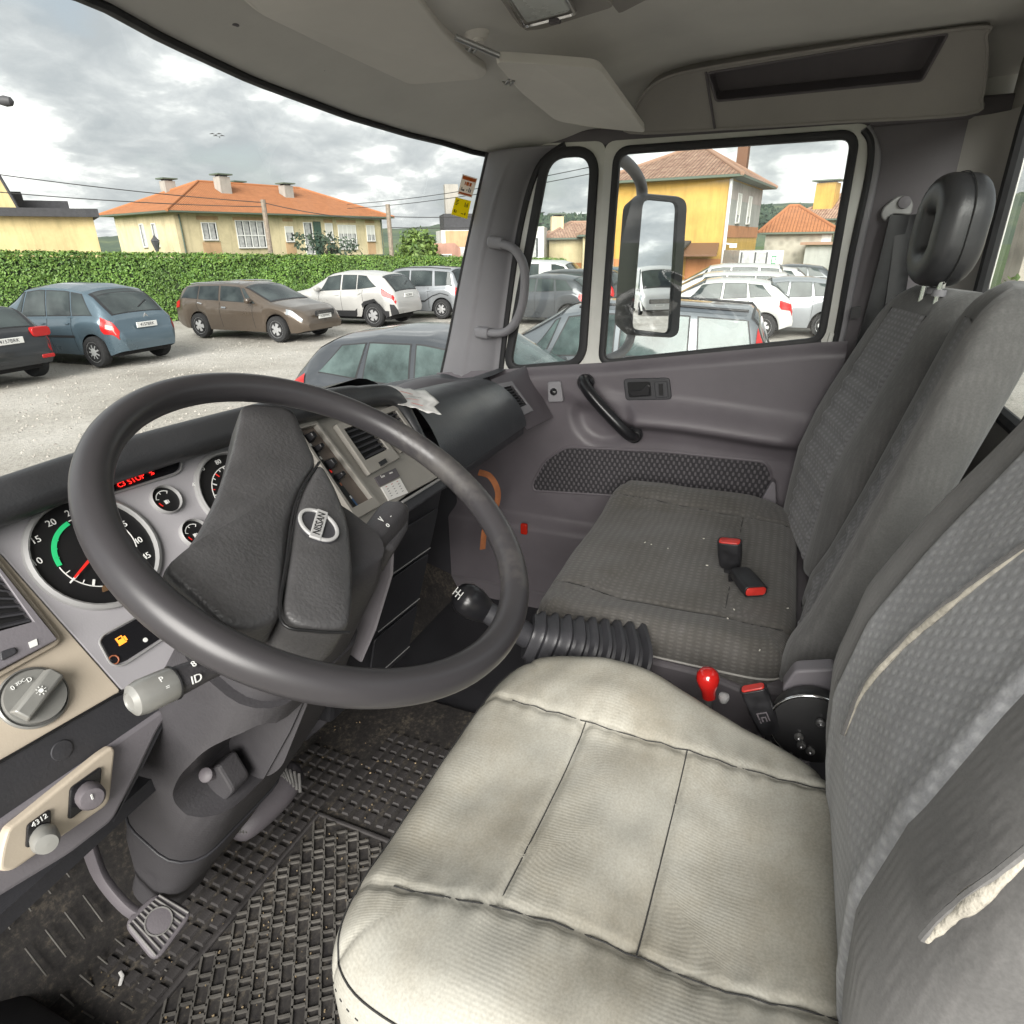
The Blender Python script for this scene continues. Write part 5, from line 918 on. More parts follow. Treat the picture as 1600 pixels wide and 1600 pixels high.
d1 = (pp(620, 735)-pp(588, 748)); l1 = plate('fan_label', ((586, 746), (618, 731), (625, 744), (594, 760)), .007, .004, 'trim_grey_dark', ce, r=.001, bevel=0); ptxt('Eco', pp(598, 744, .0075), .0075, 'label_white', l1, ux=d1); ptxt('TIMER', pp(611, 739, .0075), .004, 'label_white', l1, ux=d1)
l2 = plate('notice_label', ((596, 761), (625, 747), (638, 770), (608, 782)), .007, .004, 'label_white', ce, r=.001, bevel=0)
for k in range(5):
    for j in range(3): t_, s_ = (k+.8)/6, (j+.6)/3.4; p = pp(lerp(lerp(596, 625, s_), lerp(608, 638, s_), t_), lerp(lerp(761, 747, s_), lerp(782, 770, s_), t_), .0073); obj('label_line', prism([p, p+Pu*.005, p+Pu*.005+Pv*.001, p+Pv*.001], Pn*.0002), 'label_red' if k == 0 else 'trim_grey_dark', l2, smooth=0)
obj('silver_strip', sweep([pp(628, 785, .010), pp(690, 747, .010)], rrect(.006, .004, .0015, 2)), 'bezel_grey', dash); obj('ledge', prism([pp(x, y, .006) for x, y in ((560, 835), (640, 775), (694, 745), (700, 760), (640, 800), (570, 850))], -Pn*.06), 'trim_black', dash, smooth=0, bevel=.004)
# centre console below
c0 = [V((-.26, .60, .745)), V((.085, .60, .745)), V((.075, .66, .40)), (V((-.20, .72, .40)))]
cons = obj('centre_console', prism([V((-.24, .615, .765)), V((.085, .60, .752)), V((.07, .72, .30)), V((-.20, .74, .30))], (0, .35, 0)), 'trim_black', dash, smooth=0, bevel=.01)
def cq(u, v): return V((-.24, .615, .765)).lerp(V((.085, .60, .752)), u).lerp(V((-.20, .74, .30)).lerp(V((.07, .72, .30)), u), v)+V((0, -.003, 0))
for v0, v1_ in ((.12, .33), (.36, .62), (.66, .92)): obj('console_tray', prism(fillet([cq(.40, v0), cq(.94, v0), cq(.94, v1_), cq(.40, v1_)], .012), (0, -.005, 0)), 'trim_black', cons, smooth=0, bevel=.002); obj('tray_edge', sweep([cq(.42, v1_)+V((0, -.006, 0)), cq(.93, v1_)+V((0, -.006, 0))], .0012), 'bezel_grey', cons)
# ---- passenger side of the dash
tA, tB = V((.125, .70, .900)), V((.655, .748, .836)); bA, bB = V((.085, .60, .752)), V((.690, .660, .706))
def pas(u, v):
    t, b = tA.lerp(tB, u), bA.lerp(bB, u); back = V((t.x, t.y+.10, t.z-.012)); front = b
    if v < .35: k = v/.35; p = back.lerp(t, k); p.z += .012*math.sin(k*math.pi)
    else: k = (v-.35)/.65; p = t.lerp(front, k); p += Pn*(.024*math.sin(k*math.pi)**.8)
    return p
obj('passenger_dash', grid(pas, 40, 30), 'dash_black', dash, smooth=180); obj('passenger_dash_underside', prism([bA+V((0, .0, 0)), bB+V((-.02, 0, 0)), bB+V((-.03, .32, -.03)), bA+V((0, .34, -.03))], (0, 0, -.02)), 'trim_black', dash, smooth=0, bevel=.004)
obj('dash_end', prism([bB+V((.01, .03, .01)), tB+V((.01, .03, -.01)), tB+V((.15, .1, -.02)), V((.87, .95, .76)), V((.87, .76, .66))], (.02, .0, 0)), 'trim_grey', dash, smooth=0)
FA, FB, FC, FD = V((.650, .752, .842)), V((.872, .735, .845)), V((.690, .658, .694)), V((.872, .640, .690)); Fn = (FB-FA).cross(FC-FA).normalized(); Fn = Fn if Fn.y < 0 else -Fn
def fpl(px, py): return at(px, py, (FA+Fn*.010, Fn))
obj('dash_side_fairing', grid(lambda u, v: FA.lerp(FB, u).lerp(FC.lerp(FD, u), v), 8, 8), 'trim_grey', dash, smooth=180)
vent('air_vent', [fpl(778, 600), fpl(799, 596), fpl(833, 642), fpl(813, 651)], 'pillar_grey', dash, 7, n=Fn, inset=.13, dirv='u', foot=.1, th=.0085)
# reflection tray / binnacle on top right
obj('dash_binnacle', grid(lambda u, v: V((lerp(.30, .84, u), lerp(.84, 1.04, v), .806-.03*u+.055*math.sin(v*math.pi)*math.sin(u*math.pi)**.8)), 16, 12), 'trim_grey_dark', dash, smooth=180)
# paper lying on the dash
pr_ = thing('paper_sheet', 'crumpled white paper slip with faint red print lying on the dash top', 'paper', at(650, 622, ZP(.9)))
pc = [at(x, y, ZP(.905)) for x, y in ((588, 601), (640, 608), (700, 622), (688, 645), (650, 645), (612, 626))]
def paper(u, v):
    a = at(lerp(588, 622, v), lerp(601, 632, v), ZP(.912)); b = at(lerp(650, 690, v), lerp(604, 648, v), ZP(.908)); b2 = at(lerp(664, 703, v)-4*v, lerp(609, 640, v), ZP(.905)); p = a.lerp(b2 if v < .7 else b, u); p.z += .005*noise.noise(V((u*3, v*2.2, 1.7)))+.0025*noise.noise(V((u*8, v*6, 3))); return p
obj('sheet', grid(paper, 24, 14), mat('paper', (.72, .71, .69), .8, var=.05), pr_, smooth=60, solid=.0004)
for k in range(4):
    u0, v0 = .35+.12*(k % 2), .35+.14*k; a, b = V(paper(u0, v0)), V(paper(u0+.25, v0)); obj('print', prism([a+V((0, 0, .002)), b+V((0, 0, .002)), b+V((0, .004, .002)), a+V((0, .004, .002))], (0, 0, .0003)), 'label_red' if k != 1 else 'trim_grey_dark', pr_, smooth=0)
# orange strap under the dash
mat('strap_orange', (.36, .13, .05), .8, var=.15, vscale=40, bump=.4, bscale=400)
os_ = spline([at(x, y, XP(.62)) for x, y in ((748, 738), (766, 745), (778, 770), (772, 800), (758, 825), (754, 858))], 6); obj('orange_strap', sweep(os_, rrect(.019, .003, .001, 2), up=(-.6, -.7, .3)), 'strap_orange', label='orange webbing strap hanging under the passenger dash', cat='strap')
# windscreen stickers
def wsp(px, py, inset=.004):
    d = ray(px, py); best = None
    for k in range(400):
        p = CAM+d*(1.2+k*.003); x = max(-.9, min(.9, p.x)); yh, zh = hcurve(x); v = (zh-.004-p.z)/(zh-.004-.79)
        if 0 <= v <= 1 and p.y >= wss((x+.93)/1.83, v).y-.012: return p
    return CAM+d*1.9
def thru(nt, b, tc):      # printed film: daylight shines through it from outside
    t = N(nt, 'ShaderNodeBsdfTranslucent'); t.inputs[0].default_value = b.inputs['Base Color'].default_value; m = N(nt, 'ShaderNodeMixShader'); m.inputs[0].default_value = .75; L(nt, b, 0, m, 1); L(nt, t, 0, m, 2); L(nt, m, 0, nt.nodes['Material Output'], 0)
mat('sticker_white', (.85, .78, .70), .6, extra=thru); mat('sticker_orange', (.75, .33, .12), .6, extra=thru); mat('sticker_yellow', (.9, .78, .05), .6, extra=thru); mat('sticker_ink', (.06, .08, .12), .6, extra=thru)
s1 = thing('windscreen_sticker', 'upper white and orange inspection sticker at the windscreen edge', 'sticker', wsp(730, 290)); q = [wsp(x, y) for x, y in ((723, 272), (746, 279), (737, 309), (715, 303))]; nn = (q[1]-q[0]).cross(q[3]-q[0]).normalized(); nn = nn if nn.dot(CAM-q[0]) > 0 else -nn
def sq(q, u0, u1, v0, v1, n, d): f = lambda u, v: q[0].lerp(q[1], u).lerp(q[3].lerp(q[2], u), v)+n*d; return prism([f(u0, v0), f(u1, v0), f(u1, v1), f(u0, v1)], n*.0003)
obj('paper', sq(q, 0, 1, 0, 1, nn, 0), 'sticker_white', s1, smooth=0)
for u0, u1, v0, v1, m in ((.05, .95, .05, .22, 'sticker_orange'), (.28, .34, .30, .48, 'sticker_orange'), (.38, .56, .30, .48, 'sticker_orange'), (.60, .74, .30, .48, 'sticker_orange'), (.14, .19, .60, .78, 'sticker_ink'), (.22, .36, .70, .78, 'sticker_ink'), (.50, .56, .66, .72, 'sticker_ink'), (.64, .69, .56, .78, 'sticker_ink'), (.74, .80, .62, .78, 'sticker_ink'), (.05, .95, .86, .95, 'sticker_orange')): obj('print', sq(q, u0, u1, v0, v1, nn, .0004), m, s1, smooth=0)
s2 = thing('windscreen_sticker', 'yellow inspection sticker below the white one at the windscreen edge', 'sticker', wsp(720, 325)); q = [wsp(x, y) for x, y in ((712, 308), (736, 314), (730, 342), (705, 335))]; obj('paper', sq(q, 0, 1, 0, 1, nn, 0), 'sticker_yellow', s2, smooth=0)
for u0, u1, v0, v1 in ((.08, .26, .12, .16), (.08, .22, .20, .24), (.08, .26, .28, .32), (.08, .20, .36, .40), (.66, .70, .16, .40), (.74, .78, .24, .40), (.82, .86, .14, .40), (.10, .16, .66, .84), (.20, .25, .70, .84), (.55, .70, .78, .82), (.76, .82, .70, .84)): obj('print', sq(q, u0, u1, v0, v1, nn, .0004), 'sticker_ink', s2, smooth=0)
# ================================================================ STEERING
WC = V((-.4976, .4039, .9443)); Wn = V((.0426, -.5262, .8504)).normalized()
def WP(off=0.): return (WC+Wn*off, Wn)
def wpt(px, py, off=0.): return at(px, py, WP(off))
W1_ = (V((1, 0, 0))-Wn*Wn.x).normalized(); W2_ = Wn.cross(W1_)
def rimm(nt, b, tc):
    n = N(nt, 'ShaderNodeTexNoise', _Scale=9., _Detail=9.0, _Roughness=.72); L(nt, tc, 'Object', n, 0)
    sx_ = N(nt, 'ShaderNodeSeparateXYZ'); L(nt, tc, 'Object', sx_, 0); k = math_(nt, 'MULTIPLY_ADD', (sx_, 0), .42); k.inputs[2].default_value = .16     # hands wear the near right of the rim
    k2 = math_(nt, 'MULTIPLY_ADD', (sx_, 1), -.40); L(nt, k, 0, k2, 2); a = math_(nt, 'ADD', (n, 0), (k2, 0)); r = ramp(nt, [(.40, (.038, .036, .039)), (.52, (.066, .062, .060)), (.66, (.088, .083, .078))]); L(nt, a, 0, r, 0); L(nt, r, 0, b, 'Base Color')
    r2 = ramp(nt, [(.42, .34), (.5, .55)]); L(nt, a, 0, r2, 0); L(nt, r2, 0, b, 'Roughness')
    bp = N(nt, 'ShaderNodeBump'); bp.inputs['Strength'].default_value = .35; bp.inputs['Distance'].default_value = .0012; L(nt, r, 0, bp, 'Height'); L(nt, bp, 0, b, 'Normal')
mat('rim_worn', (.04, .04, .043), .4, extra=rimm)
sw = thing('steering_wheel', 'large worn black two spoke truck steering wheel with oval emblem', 'steering wheel', WC)
obj('rim', sweep([WC+(W1_*math.cos(t)+W2_*math.sin(t))*.2142 for t in [2*math.pi*k/96 for k in range(96)]], circ(18, .0160, .0170), closed=True, up=Wn), 'rim_worn', sw, smooth=180)
def pad(nm, pts, o0, hs, m):
    P_ = fillet([wpt(x, y, o0) for x, y in pts], .022, 5); c = sum(P_, V())/len(P_); rings = []
    for ins, h in hs:
        rings.append([p+(c-p).normalized()*ins+Wn*h for p in P_])
    return obj(nm, loft(rings, True, True), m, sw, smooth=70)
spk = ((378, 628), (458, 636), (478, 684), (497, 722), (472, 762), (457, 802), (447, 870), (438, 968), (396, 984), (346, 978), (300, 930), (252, 888), (282, 872), (310, 830), (338, 775), (360, 712), (372, 660))
pad('spoke_pad', spk, -.012, ((.006, -.05), (.0, -.035), (.0, -.006), (.0012, -.002), (.005, .0012), (.012, .003), (.03, .0055)), 'leather_black')
hrn = ((499, 720), (521, 757), (545, 812), (553, 880), (551, 950), (544, 984), (494, 985), (440, 967), (448.5, 880), (459, 803), (474, 763))
hpad = pad('horn_pad', hrn, -.010, ((.006, -.06), (.0, -.04), (.0, -.006), (.0012, -.002), (.004, .0012), (.011, .003), (.022, .005)), 'leather_black')
sm = [wpt(x, y, -.008) for x, y in ((499, 722), (473, 762), (458, 804), (448, 875), (439, 968), (490, 986), (546, 988))]; obj('pad_seam', sweep(spline(sm, 6), .0016), 'dial_black', sw)
# emblem: oval ring, bar and lettering
mat('emblem_silver', (.50, .50, .50), .3, .3); ec = wpt(498, 820, -.0025); ed = (wpt(520, 849, -.0025)-wpt(476, 795, -.0025)); R1 = ed.length/2*.86; ed.normalize(); es = Wn.cross(ed)
em = obj('emblem', sweep([ec+ed*math.cos(t)*R1+es*math.sin(t)*R1*.80 for t in [2*math.pi*k/40 for k in range(40)]], rrect(.0038, .003, .001, 2), closed=True, up=Wn), 'emblem_silver', sw)
tx = (wpt(506, 797)-wpt(492, 846)).normalized(); ty = Wn.cross(tx); obj('emblem_bar', prism([ec+tx*a*.0225+ty*b*.0058-Wn*.001 for a, b in ((-1, -1), (1, -1), (1, 1), (-1, 1))], Wn*.003), 'emblem_silver', em, smooth=0, bevel=.001); obj('emblem_lettering', textgeo('NISSAN', .0105, frame_m(ec+Wn*.0022, tx, ty), .0003), 'dial_black', em, smooth=0)
pw = obj('emblem_recess', prism([ec+ed*math.cos(t)*R1*1.12+es*math.sin(t)*R1*.92-Wn*.002 for t in [2*math.pi*k/32 for k in range(32)]], Wn*.001), 'trim_black', em, smooth=0)
# ---- column
ax = -Wn; cu = V((1, 0, 0)); cvv = ax.cross(cu).normalized()
col = thing('steering_column', 'dark grey steering column shroud flaring down to the cab floor', 'steering column', WC+ax*1.1)
def csec(d, w_, h_, du=0., dv=0., r=.35): c = WC+ax*d+cu*du+cvv*dv; return [c+cu*a+cvv*b for a, b in rrect(w_, h_, min(w_, h_)*r, 5)]
obj('upper_shroud', loft([csec(.045, .10, .09), csec(.05, .15, .11), csec(.09, .17, .13), csec(.16, .175, .14), csec(.24, .18, .15)]), 'column_grey', col, smooth=50)
lc = obj('lower_cover', loft([csec(.20, .20, .15, .0), csec(.30, .235, .16, .008), csec(.42, .24, .16, .016), csec(.56, .225, .15, .024), csec(.70, .195, .135, .034), csec(.83, .150, .115, .046), csec(.93, .120, .10, .056), csec(.99, .115, .10, .060)]), 'column_grey', col, smooth=60)
obj('cover_seam', sweep([p for p in csec(.60, .218, .149, .026)], .0022, closed=True), 'trim_black', col)
# right side flank of the shroud (lighter)
obj('shroud_flank', prism([at(x, y, XP(-.385)) for x, y in ((553, 858), (618, 858), (616, 900), (590, 985), (566, 1040), (540, 1020), (550, 940))], (.02, .02, 0)), 'side_grey', col, smooth=0, bevel=.006)
# ignition lock recess
lk = [at(x, y, XP(-.60)) for x, y in ((345, 1150), (398, 1140), (410, 1165), (372, 1270), (345, 1285), (305, 1258), (288, 1225), (300, 1195))]
lkr = fillet(lk, .03, 5); lr_ = obj('lock_recess', loft([[p+V((.052, 0, 0))+(p-sum(lkr, V())/len(lkr))*-.08 for p in lkr]], True, False) if False else prism([p+V((.075, 0, 0)) for p in lkr], (.004, 0, 0)), 'column_grey', col, smooth=0); cut(lc, prism([p+V((-.05, 0, 0)) for p in lkr], (.12, 0, 0)))
obj('lock_lug', prism(fillet([at(x, y, XP(-.575)) for x, y in ((312, 1212), (340, 1196), (365, 1238), (346, 1258))], .008), (.03, 0, 0)), 'column_grey', lr_, smooth=0, bevel=.005); p = at(325, 1210, XP(-.58)); obj('ignition_lock', lathe([(.009, -.01), (.009, .006), (.006, .008)], p, (-.6, -.2, .5), 14), 'trim_grey_dark', lr_)
# stalks
def stalk(nm, lb, A, B, rad, m, capm):
    A, B = V(A), V(B); a = (B-A).normalized(); ln = (B-A).length; s = thing(nm, lb, 'control stalk', A, 'steering column stalks')
    obj('stem', lathe([(rad*.8, -.02), (rad*.85, ln*.2), (rad*1.0, ln*.55)], A, a, 22), m, s); obj('tip', lathe([(rad*1.03, ln*.555), (rad*1.1, ln*.6), (rad*1.12, ln*.88), (rad*.98, ln*.97), (rad*.6, ln*1.01), (rad*.55, ln*.995), (.001, ln*.995)], A, a, 22), capm, s); obj('tip_ring', lathe([(rad*1.13, ln*.548), (rad*1.15, ln*.556), (rad*1.13, ln*.566)], A, a, 22), 'dial_black', s); return s, A, a, ln
sL, A, a, ln = stalk('indicator_stalk', 'grey indicator stalk with pale rounded tip left of the column', wpt(345, 1034, -.085), wpt(203, 1097, -.085), .0130, 'column_grey', 'knob_grey')
def on(s, A, a, t, rad, txt, size, par):
    vd_ = (CAM-(A+a*t)); vd_ = (vd_-a*vd_.dot(a)).normalized(); ptxt(txt, A+a*t+vd_*rad, size, 'dial_white', par, ux=-a, uy=vd_.cross(-a) if vd_.cross(-a).z > 0 else -vd_.cross(-a))
vd_ = (CAM-A); 
for t, sft, txt, sz in ((.40, -.35, 'ID', .010), (.36, .55, '8', .008), (.72, .45, 'P', .007), (.70, -.1, '=', .006)):
    c_ = A+a*ln*t; v_ = (CAM-c_); v_ = (v_-a*v_.dot(a)).normalized(); w_ = a.cross(v_); dirn = (v_*math.cos(sft)+w_*math.sin(sft)).normalized(); uy = dirn.cross(-a); ptxt(txt, c_+dirn*.0142, sz, 'dial_white', sL, ux=-a, uy=uy)
A2, B2 = wpt(548, 885, -.07), wpt(618, 800, -.07); sR = thing('wiper_stalk', 'dark wiper stalk with white symbols right of the wheel hub', 'control stalk', A2, 'steering column stalks')
obj('stem', sweep([A2, A2.lerp(B2, .5), A2.lerp(B2, .85), B2], rrect(.034, .034, .011, 4), scale=[.75, .92, 1.05, .98]), 'column_grey', sR, bevel=.003); p = wpt(640, 815, -.075); obj('stalk_end', prism(fillet([wpt(x, y, -.07) for x, y in ((598, 795), (622, 778), (642, 790), (640, 822), (618, 858), (596, 850))], .008), -Wn*.05), 'column_grey', sR, bevel=.006)
v_ = (CAM-A2.lerp(B2, .7)).normalized(); ux_ = (B2-A2).normalized(); uy_ = v_.cross(ux_)
for px, py, s_, sz in ((596, 812, 'V', .011), (605, 820, 'o', .011), (610, 806, '-', .010)): ptxt(s_, at(px, py, WP(-.048)), sz, 'dial_white', sR, ux=ux_, uy=uy_)
# ---- pedals
def pedal(nm, lb, quad, n, th, ribs, m='trim_grey_dark', grp='pedals'):
    q = [V(p) for p in quad]; n = V(n).normalized(); c = sum(q, V())/4; s = thing(nm, lb, 'pedal', c, grp)
    o = obj('pad', prism(fillet(q, .018), -n*th), m, s, smooth=0, bevel=.004)
    for k in range(ribs): t = (k+.7)/(ribs+.4); a, b = q[0].lerp(q[1], t), q[3].lerp(q[2], t); obj('rib', sweep([a.lerp(b, .10)+n*.001, a.lerp(b, .90)+n*.001], rrect(.0022, .005, .0008, 2)), 'pedal_worn', s)
    return s, c
mat('pedal_worn', (.17, .165, .16), .5, var=.25, vscale=30)
s, c = pedal('clutch_pedal', 'square ribbed worn rubber clutch pedal near the lower left', [at(x, y, PN((-.59, .79, .20), (-.15, -.6, .78))) for x, y in ((192, 1442), (246, 1392), (304, 1424), (244, 1506))], (-.15, -.6, .78), .016, 9)
obj('pad_boss', lathe([(.020, 0), (.020, .0035), (.018, .0038), (.001, .0038)], c, (-.15, -.6, .78), 20), 'trim_grey_dark', s); obj('boss_ring', lathe([(.0205, .0), (.0205, .0048), (.0185, .0048), (.0185, .003)], c, (-.15, -.6, .78), 24), 'pedal_worn', s)
obj('arm', sweep(spline([c+V((0, .015, -.005)), at(200, 1420, XP(-.60)), at(158, 1370, XP(-.60)), at(135, 1310, XP(-.60)), at(120, 1290, XP(-.60))], 5), rrect(.012, .022, .003, 2)), 'trim_grey_dark', s)
b_ = thing('brake_pedal', 'rounded dark brake pedal with ribbed ends behind the steering column', 'pedal', at(420, 1255, ZP(.15)), 'pedals')
bp_ = [at(x, y, PN((-.33, .79, .20), (-.25, -.6, .75))) for x, y in ((362, 1300), (372, 1262), (402, 1228), (432, 1195), (462, 1188), (477, 1212), (462, 1245), (430, 1280), (395, 1308), (375, 1312))]
nb = V((-.25, -.6, .75)).normalized(); cb = sum(bp_, V())/len(bp_); obj('pad', loft([[p+(cb-p)*k+nb*h for p in spline(bp_, 4, True)] for k, h in ((.08, -.03), (0, -.02), (.02, -.004), (.12, .006), (.3, .014), (.6, .018))]), 'trim_grey_dark', b_, smooth=60)
for k in range(7): obj('rib', sweep([at(424+k*7.2, 1190+k*3.1, PN((-.33, .79, .218), nb)), at(440+k*4.9, 1213+k*4.2, PN((-.33, .79, .218), nb))], .0034), 'pedal_worn', b_)
for k in range(6): obj('rib', sweep([at(369+k*5, 1302-k*0, PN((-.33, .79, .21), nb)), at(385+k*4.5, 1262-k*6, PN((-.33, .79, .21), nb))][:2], .002), 'pedal_worn', b_) if k < 4 else None
obj('arm', sweep([cb-nb*.02, cb+V((.02, .18, .12)), cb+V((.0, .2, .35))], rrect(.016, .024, .004, 2)), 'trim_black', b_)
ac = thing('accelerator_pedal', 'grey slotted accelerator pedal behind the rim of the steering wheel', 'pedal', at(505, 1125, ZP(.15)), 'pedals'); na = V((-.2, -.65, .73)).normalized(); AP = PN((-.06, .88, .16), na)
aq = [at(x, y, AP) for x, y in ((455, 1150), (500, 1062), (545, 1085), (510, 1130), (478, 1158))]; obj('pad', prism(fillet(aq, .012), -na*.012), 'side_grey', ac, bevel=.003)
for k in range(4): p0, p1 = at(470+k*9, 1138-k*17, AP)+na*.001, at(500+k*9, 1120-k*16, AP)+na*.001; obj('slot', sweep([p0, p1], rrect(.014, .002, .0005, 1)), 'car_cavity', ac)
obj('arm', sweep([aq[2]-na*.01, aq[2]+V((.02, .12, .2))], .008), 'trim_black', ac)
# ---- mirror arms, mirrored van
k_ = [ctr+(p-ctr)*.5-mn*.10 for p in gl]; obj('mirror_back', prism(k_, -mn*.01), 'trim_black', mr, smooth=0)
obj('mirror_arm', sweep(spline([at(x, y, XP(xx)) for x, y, xx in ((938, 242, .95), (968, 248, 1.0), (990, 266, 1.08), (1002, 290, 1.15), (1003, 316, 1.16))], 6), circ(12, .017)), 'pillar_grey', mr); obj('mirror_arm', sweep(spline([at(x, y, XP(xx)) for x, y, xx in ((988, 508, 1.16), (983, 535, 1.13), (968, 553, 1.06), (945, 563, .97), (930, 572, .93))], 6), circ(12, .015)), 'pillar_grey', mr)
def ref(p): return p
mv, _ = car('panel_van', 'white high roofed van behind the truck, seen in the door mirror', (vt.x, vt.y-2.9, GZ), 88, P(BVAN, head=[(.90, .975, .34, .5)], clad=[(.955, .998, .0, .30)], grille=(.72, .22, 1.1), plate_f=.52, mirror=.82), group='vans')
# ================================================================ SEATS
def weave(c1, c2, s1, s2, kind='UV', stain=None, bs=.5, rot=0.):
    def f(nt, b, tc):
        mp = N(nt, 'ShaderNodeMapping'); L(nt, tc, kind, mp, 0); mp.inputs['Rotation'].default_value = (0, 0, rot)
        w1 = N(nt, 'ShaderNodeTexWave', wave_type='BANDS', bands_direction='X', _Scale=s1, _Distortion=.35, _Detail=1.0); L(nt, mp, 0, w1, 0); w2 = N(nt, 'ShaderNodeTexWave', wave_type='BANDS', bands_direction='Y', _Scale=s2, _Distortion=.35, _Detail=1.0); L(nt, mp, 0, w2, 0)
        m = math_(nt, 'MULTIPLY', (w1, 1), (w2, 1)); n = N(nt, 'ShaderNodeTexNoise', _Scale=7., _Detail=8.0, _Roughness=.7); L(nt, tc, 'Object', n, 0); fz = N(nt, 'ShaderNodeTexNoise', _Scale=350., _Detail=3.0); L(nt, tc, 'Object', fz, 0)
        r = ramp(nt, [(.1, c1), (.8, c2)]); L(nt, m, 0, r, 0); rs = ramp(nt, [(.33, stain or (.72, .72, .72)), (.62, (1.06, 1.06, 1.06))]); L(nt, n, 0, rs, 0); x = mixc(nt, .9, (r, 0), (rs, 0), 'MULTIPLY'); rf = ramp(nt, [(.3, .8), (.7, 1.15)]); L(nt, fz, 0, rf, 0); x = mixc(nt, .6, x, (rf, 0), 'MULTIPLY'); nt.links.new(x[0].outputs[2], b.inputs['Base Color'])
        s = math_(nt, 'ADD', (m, 0), (math_(nt, 'MULTIPLY', (fz, 0), .6), 0)); bp = N(nt, 'ShaderNodeBump'); bp.inputs['Strength'].default_value = bs; bp.inputs['Distance'].default_value = .0012; L(nt, s, 0, bp, 'Height'); L(nt, bp, 0, b, 'Normal')
    return f
mat('cover_beige', (.6, .56, .46), .78, spec=.2, extra=weave((.345, .338, .300), (.365, .358, .320), 26., .6, stain=(.82, .78, .72), bs=.10)); mat('bench_fabric', (.09, .085, .08), .95, extra=weave((.085, .081, .077), (.118, .113, .107), 5., 3.4, stain=(.70, .67, .60)), sheen=.15); mat('bench_side', (.10, .096, .09), .95, extra=weave((.085, .08, .076), (.12, .115, .108), 90., 90., kind='Object'), sheen=.15)
mat('back_side', (.11, .11, .112), .95, extra=weave((.128, .126, .124), (.142, .139, .137), 30., 30., kind='Object', bs=.25), sheen=.2); mat('back_rib', (.12, .12, .125), .95, extra=weave((.145, .143, .147), (.22, .218, .226), 1.4, 2.6), sheen=.2); mat('back_check', (.22, .225, .235), .95, extra=weave((.27, .275, .288), (.345, .35, .362), 2.0, 2.7, rot=.6), sheen=.2); mat('foam', (.40, .375, .32), .95, bump=.8, bscale=220, var=.2, vscale=60); mat('thread', (.03, .03, .03), .9); mat('head_vinyl', (.045, .045, .048), .36, var=.1, vscale=8, extra=grainm(400, .25)); mat('plinth', (.12, .11, .12), .55, var=.1, vscale=6, extra=grainm(420, .3)); mat('red_button', (.48, .03, .022), .4, var=.1, vscale=60); mat('buckle_black', (.016, .016, .018), .45, var=.3, vscale=40); mat('red_knob', (.40, .012, .01), .12, coat=.8); mat('recliner', (.02, .02, .021), .4)
def edge(s, h, r, sk):
    """offset and drop of a cushion edge: flat top, rolled edge, skirt"""
    a = abs(s); g = 1 if s >= 0 else -1
    if a <= .8: return g*a/.8*(h-r), 0.
    if a <= 1.1: t = (a-.8)/.3*math.pi/2; return g*((h-r)+r*math.sin(t)), r*(1-math.cos(t))
    return g*h, r+(a-1.1)/.25*sk
def cushion(cx, cy, hw, hd, z, r, sk, relief, p=7, taper=0.):
    def fn(u, v):
        s, t = lerp(-1.35, 1.35, u), lerp(-1.35, 1.35, v); ox, dx = edge(s, hw, r, sk); oy, dy = edge(t, hd, r, sk)
        a, b = abs(ox)/hw, abs(oy)/hd; m_ = max(a, b); tt = (a**p+b**p)**(1/p); k = m_/tt if tt > 1e-6 else 1
        d = math.hypot(dx, dy) if max(dx, dy) < r else max(dx, dy)
        x, y = cx+ox*k, cy+oy*k; x -= taper*sst(.18, -.16, y)*max(0, ox/hw); return (x, y, z-d+relief(x, y)*(1-min(1, d/(r*1.5))))
    return fn
# ---- driver's seat
ds = thing('driver_seat', 'driver seat with worn beige cushion cover and torn grey backrest', 'seat', (-.42, .1, .0))
def groove(d, w=.006, k=.0045): return -k*math.exp(-(d/w)**2)
def lx(y): return -.565-.035*sst(.1, .36, y)+.02*sst(0, -.16, y)
def rx(y): return -.268+.012*sst(.1, .36, y)
def drel(x, y):
    b = (.024*math.exp(-((y-.15)/.12)**2))*sst(-.30, -.20, x)+.012*sst(-.53, -.64, x); l, r = lx(y), rx(y); g = groove(x-l)+groove(x-r)
    if l < x < r: g += groove(y-.192+.02*(x+.41), .005, .006)+groove(y-.044+.02*(x+.41), .005, .006); b += .008*math.cos((y-.12)*21)*math.sin((x-l)/(r-l)*math.pi)
    b += -.012*math.exp(-((x+.41)/.13)**2-((y-.02)/.14)**2)-.03*sst(-.05, -.2, y)*0+.018*noise.noise(V((x*5, y*5, .3)))*.5+.0035*noise.noise(V((x*16, y*22, 2)))
    for s_ in (l, r): b += .0016*math.sin(y*190+3*noise.noise(V((x*9, y*9, 5))))*math.exp(-((x-s_)/.022)**2)
    return b+g
df = cushion(-.402, .095, .308, .275, .545, .055, .10, drel, 6, .10)
g_ = grid(df, 150, 150, 2.2, 2.2); obj('cushion_cover', g_, 'cover_beige', ds, smooth=180)
def ontop(x, y, o=.0015):
    return V((x, y, .545+drel(x, y)+o))
def seam(nm, pts, par, rad=.0008, m='thread'): obj(nm, sweep(pts, rad), m, par)
seam('seam', [ontop(lx(y), y) for y in [lerp(-.155, .31, k/24) for k in range(25)]], ds); seam('seam', [ontop(rx(y), y) for y in [lerp(-.155, .31, k/24) for k in range(25)]], ds)
for y0 in (.192, .044): seam('seam', [ontop(x, y0-.02*(x+.41)) for x in [lerp(lx(y0), rx(y0), k/14) for k in range(15)]], ds)
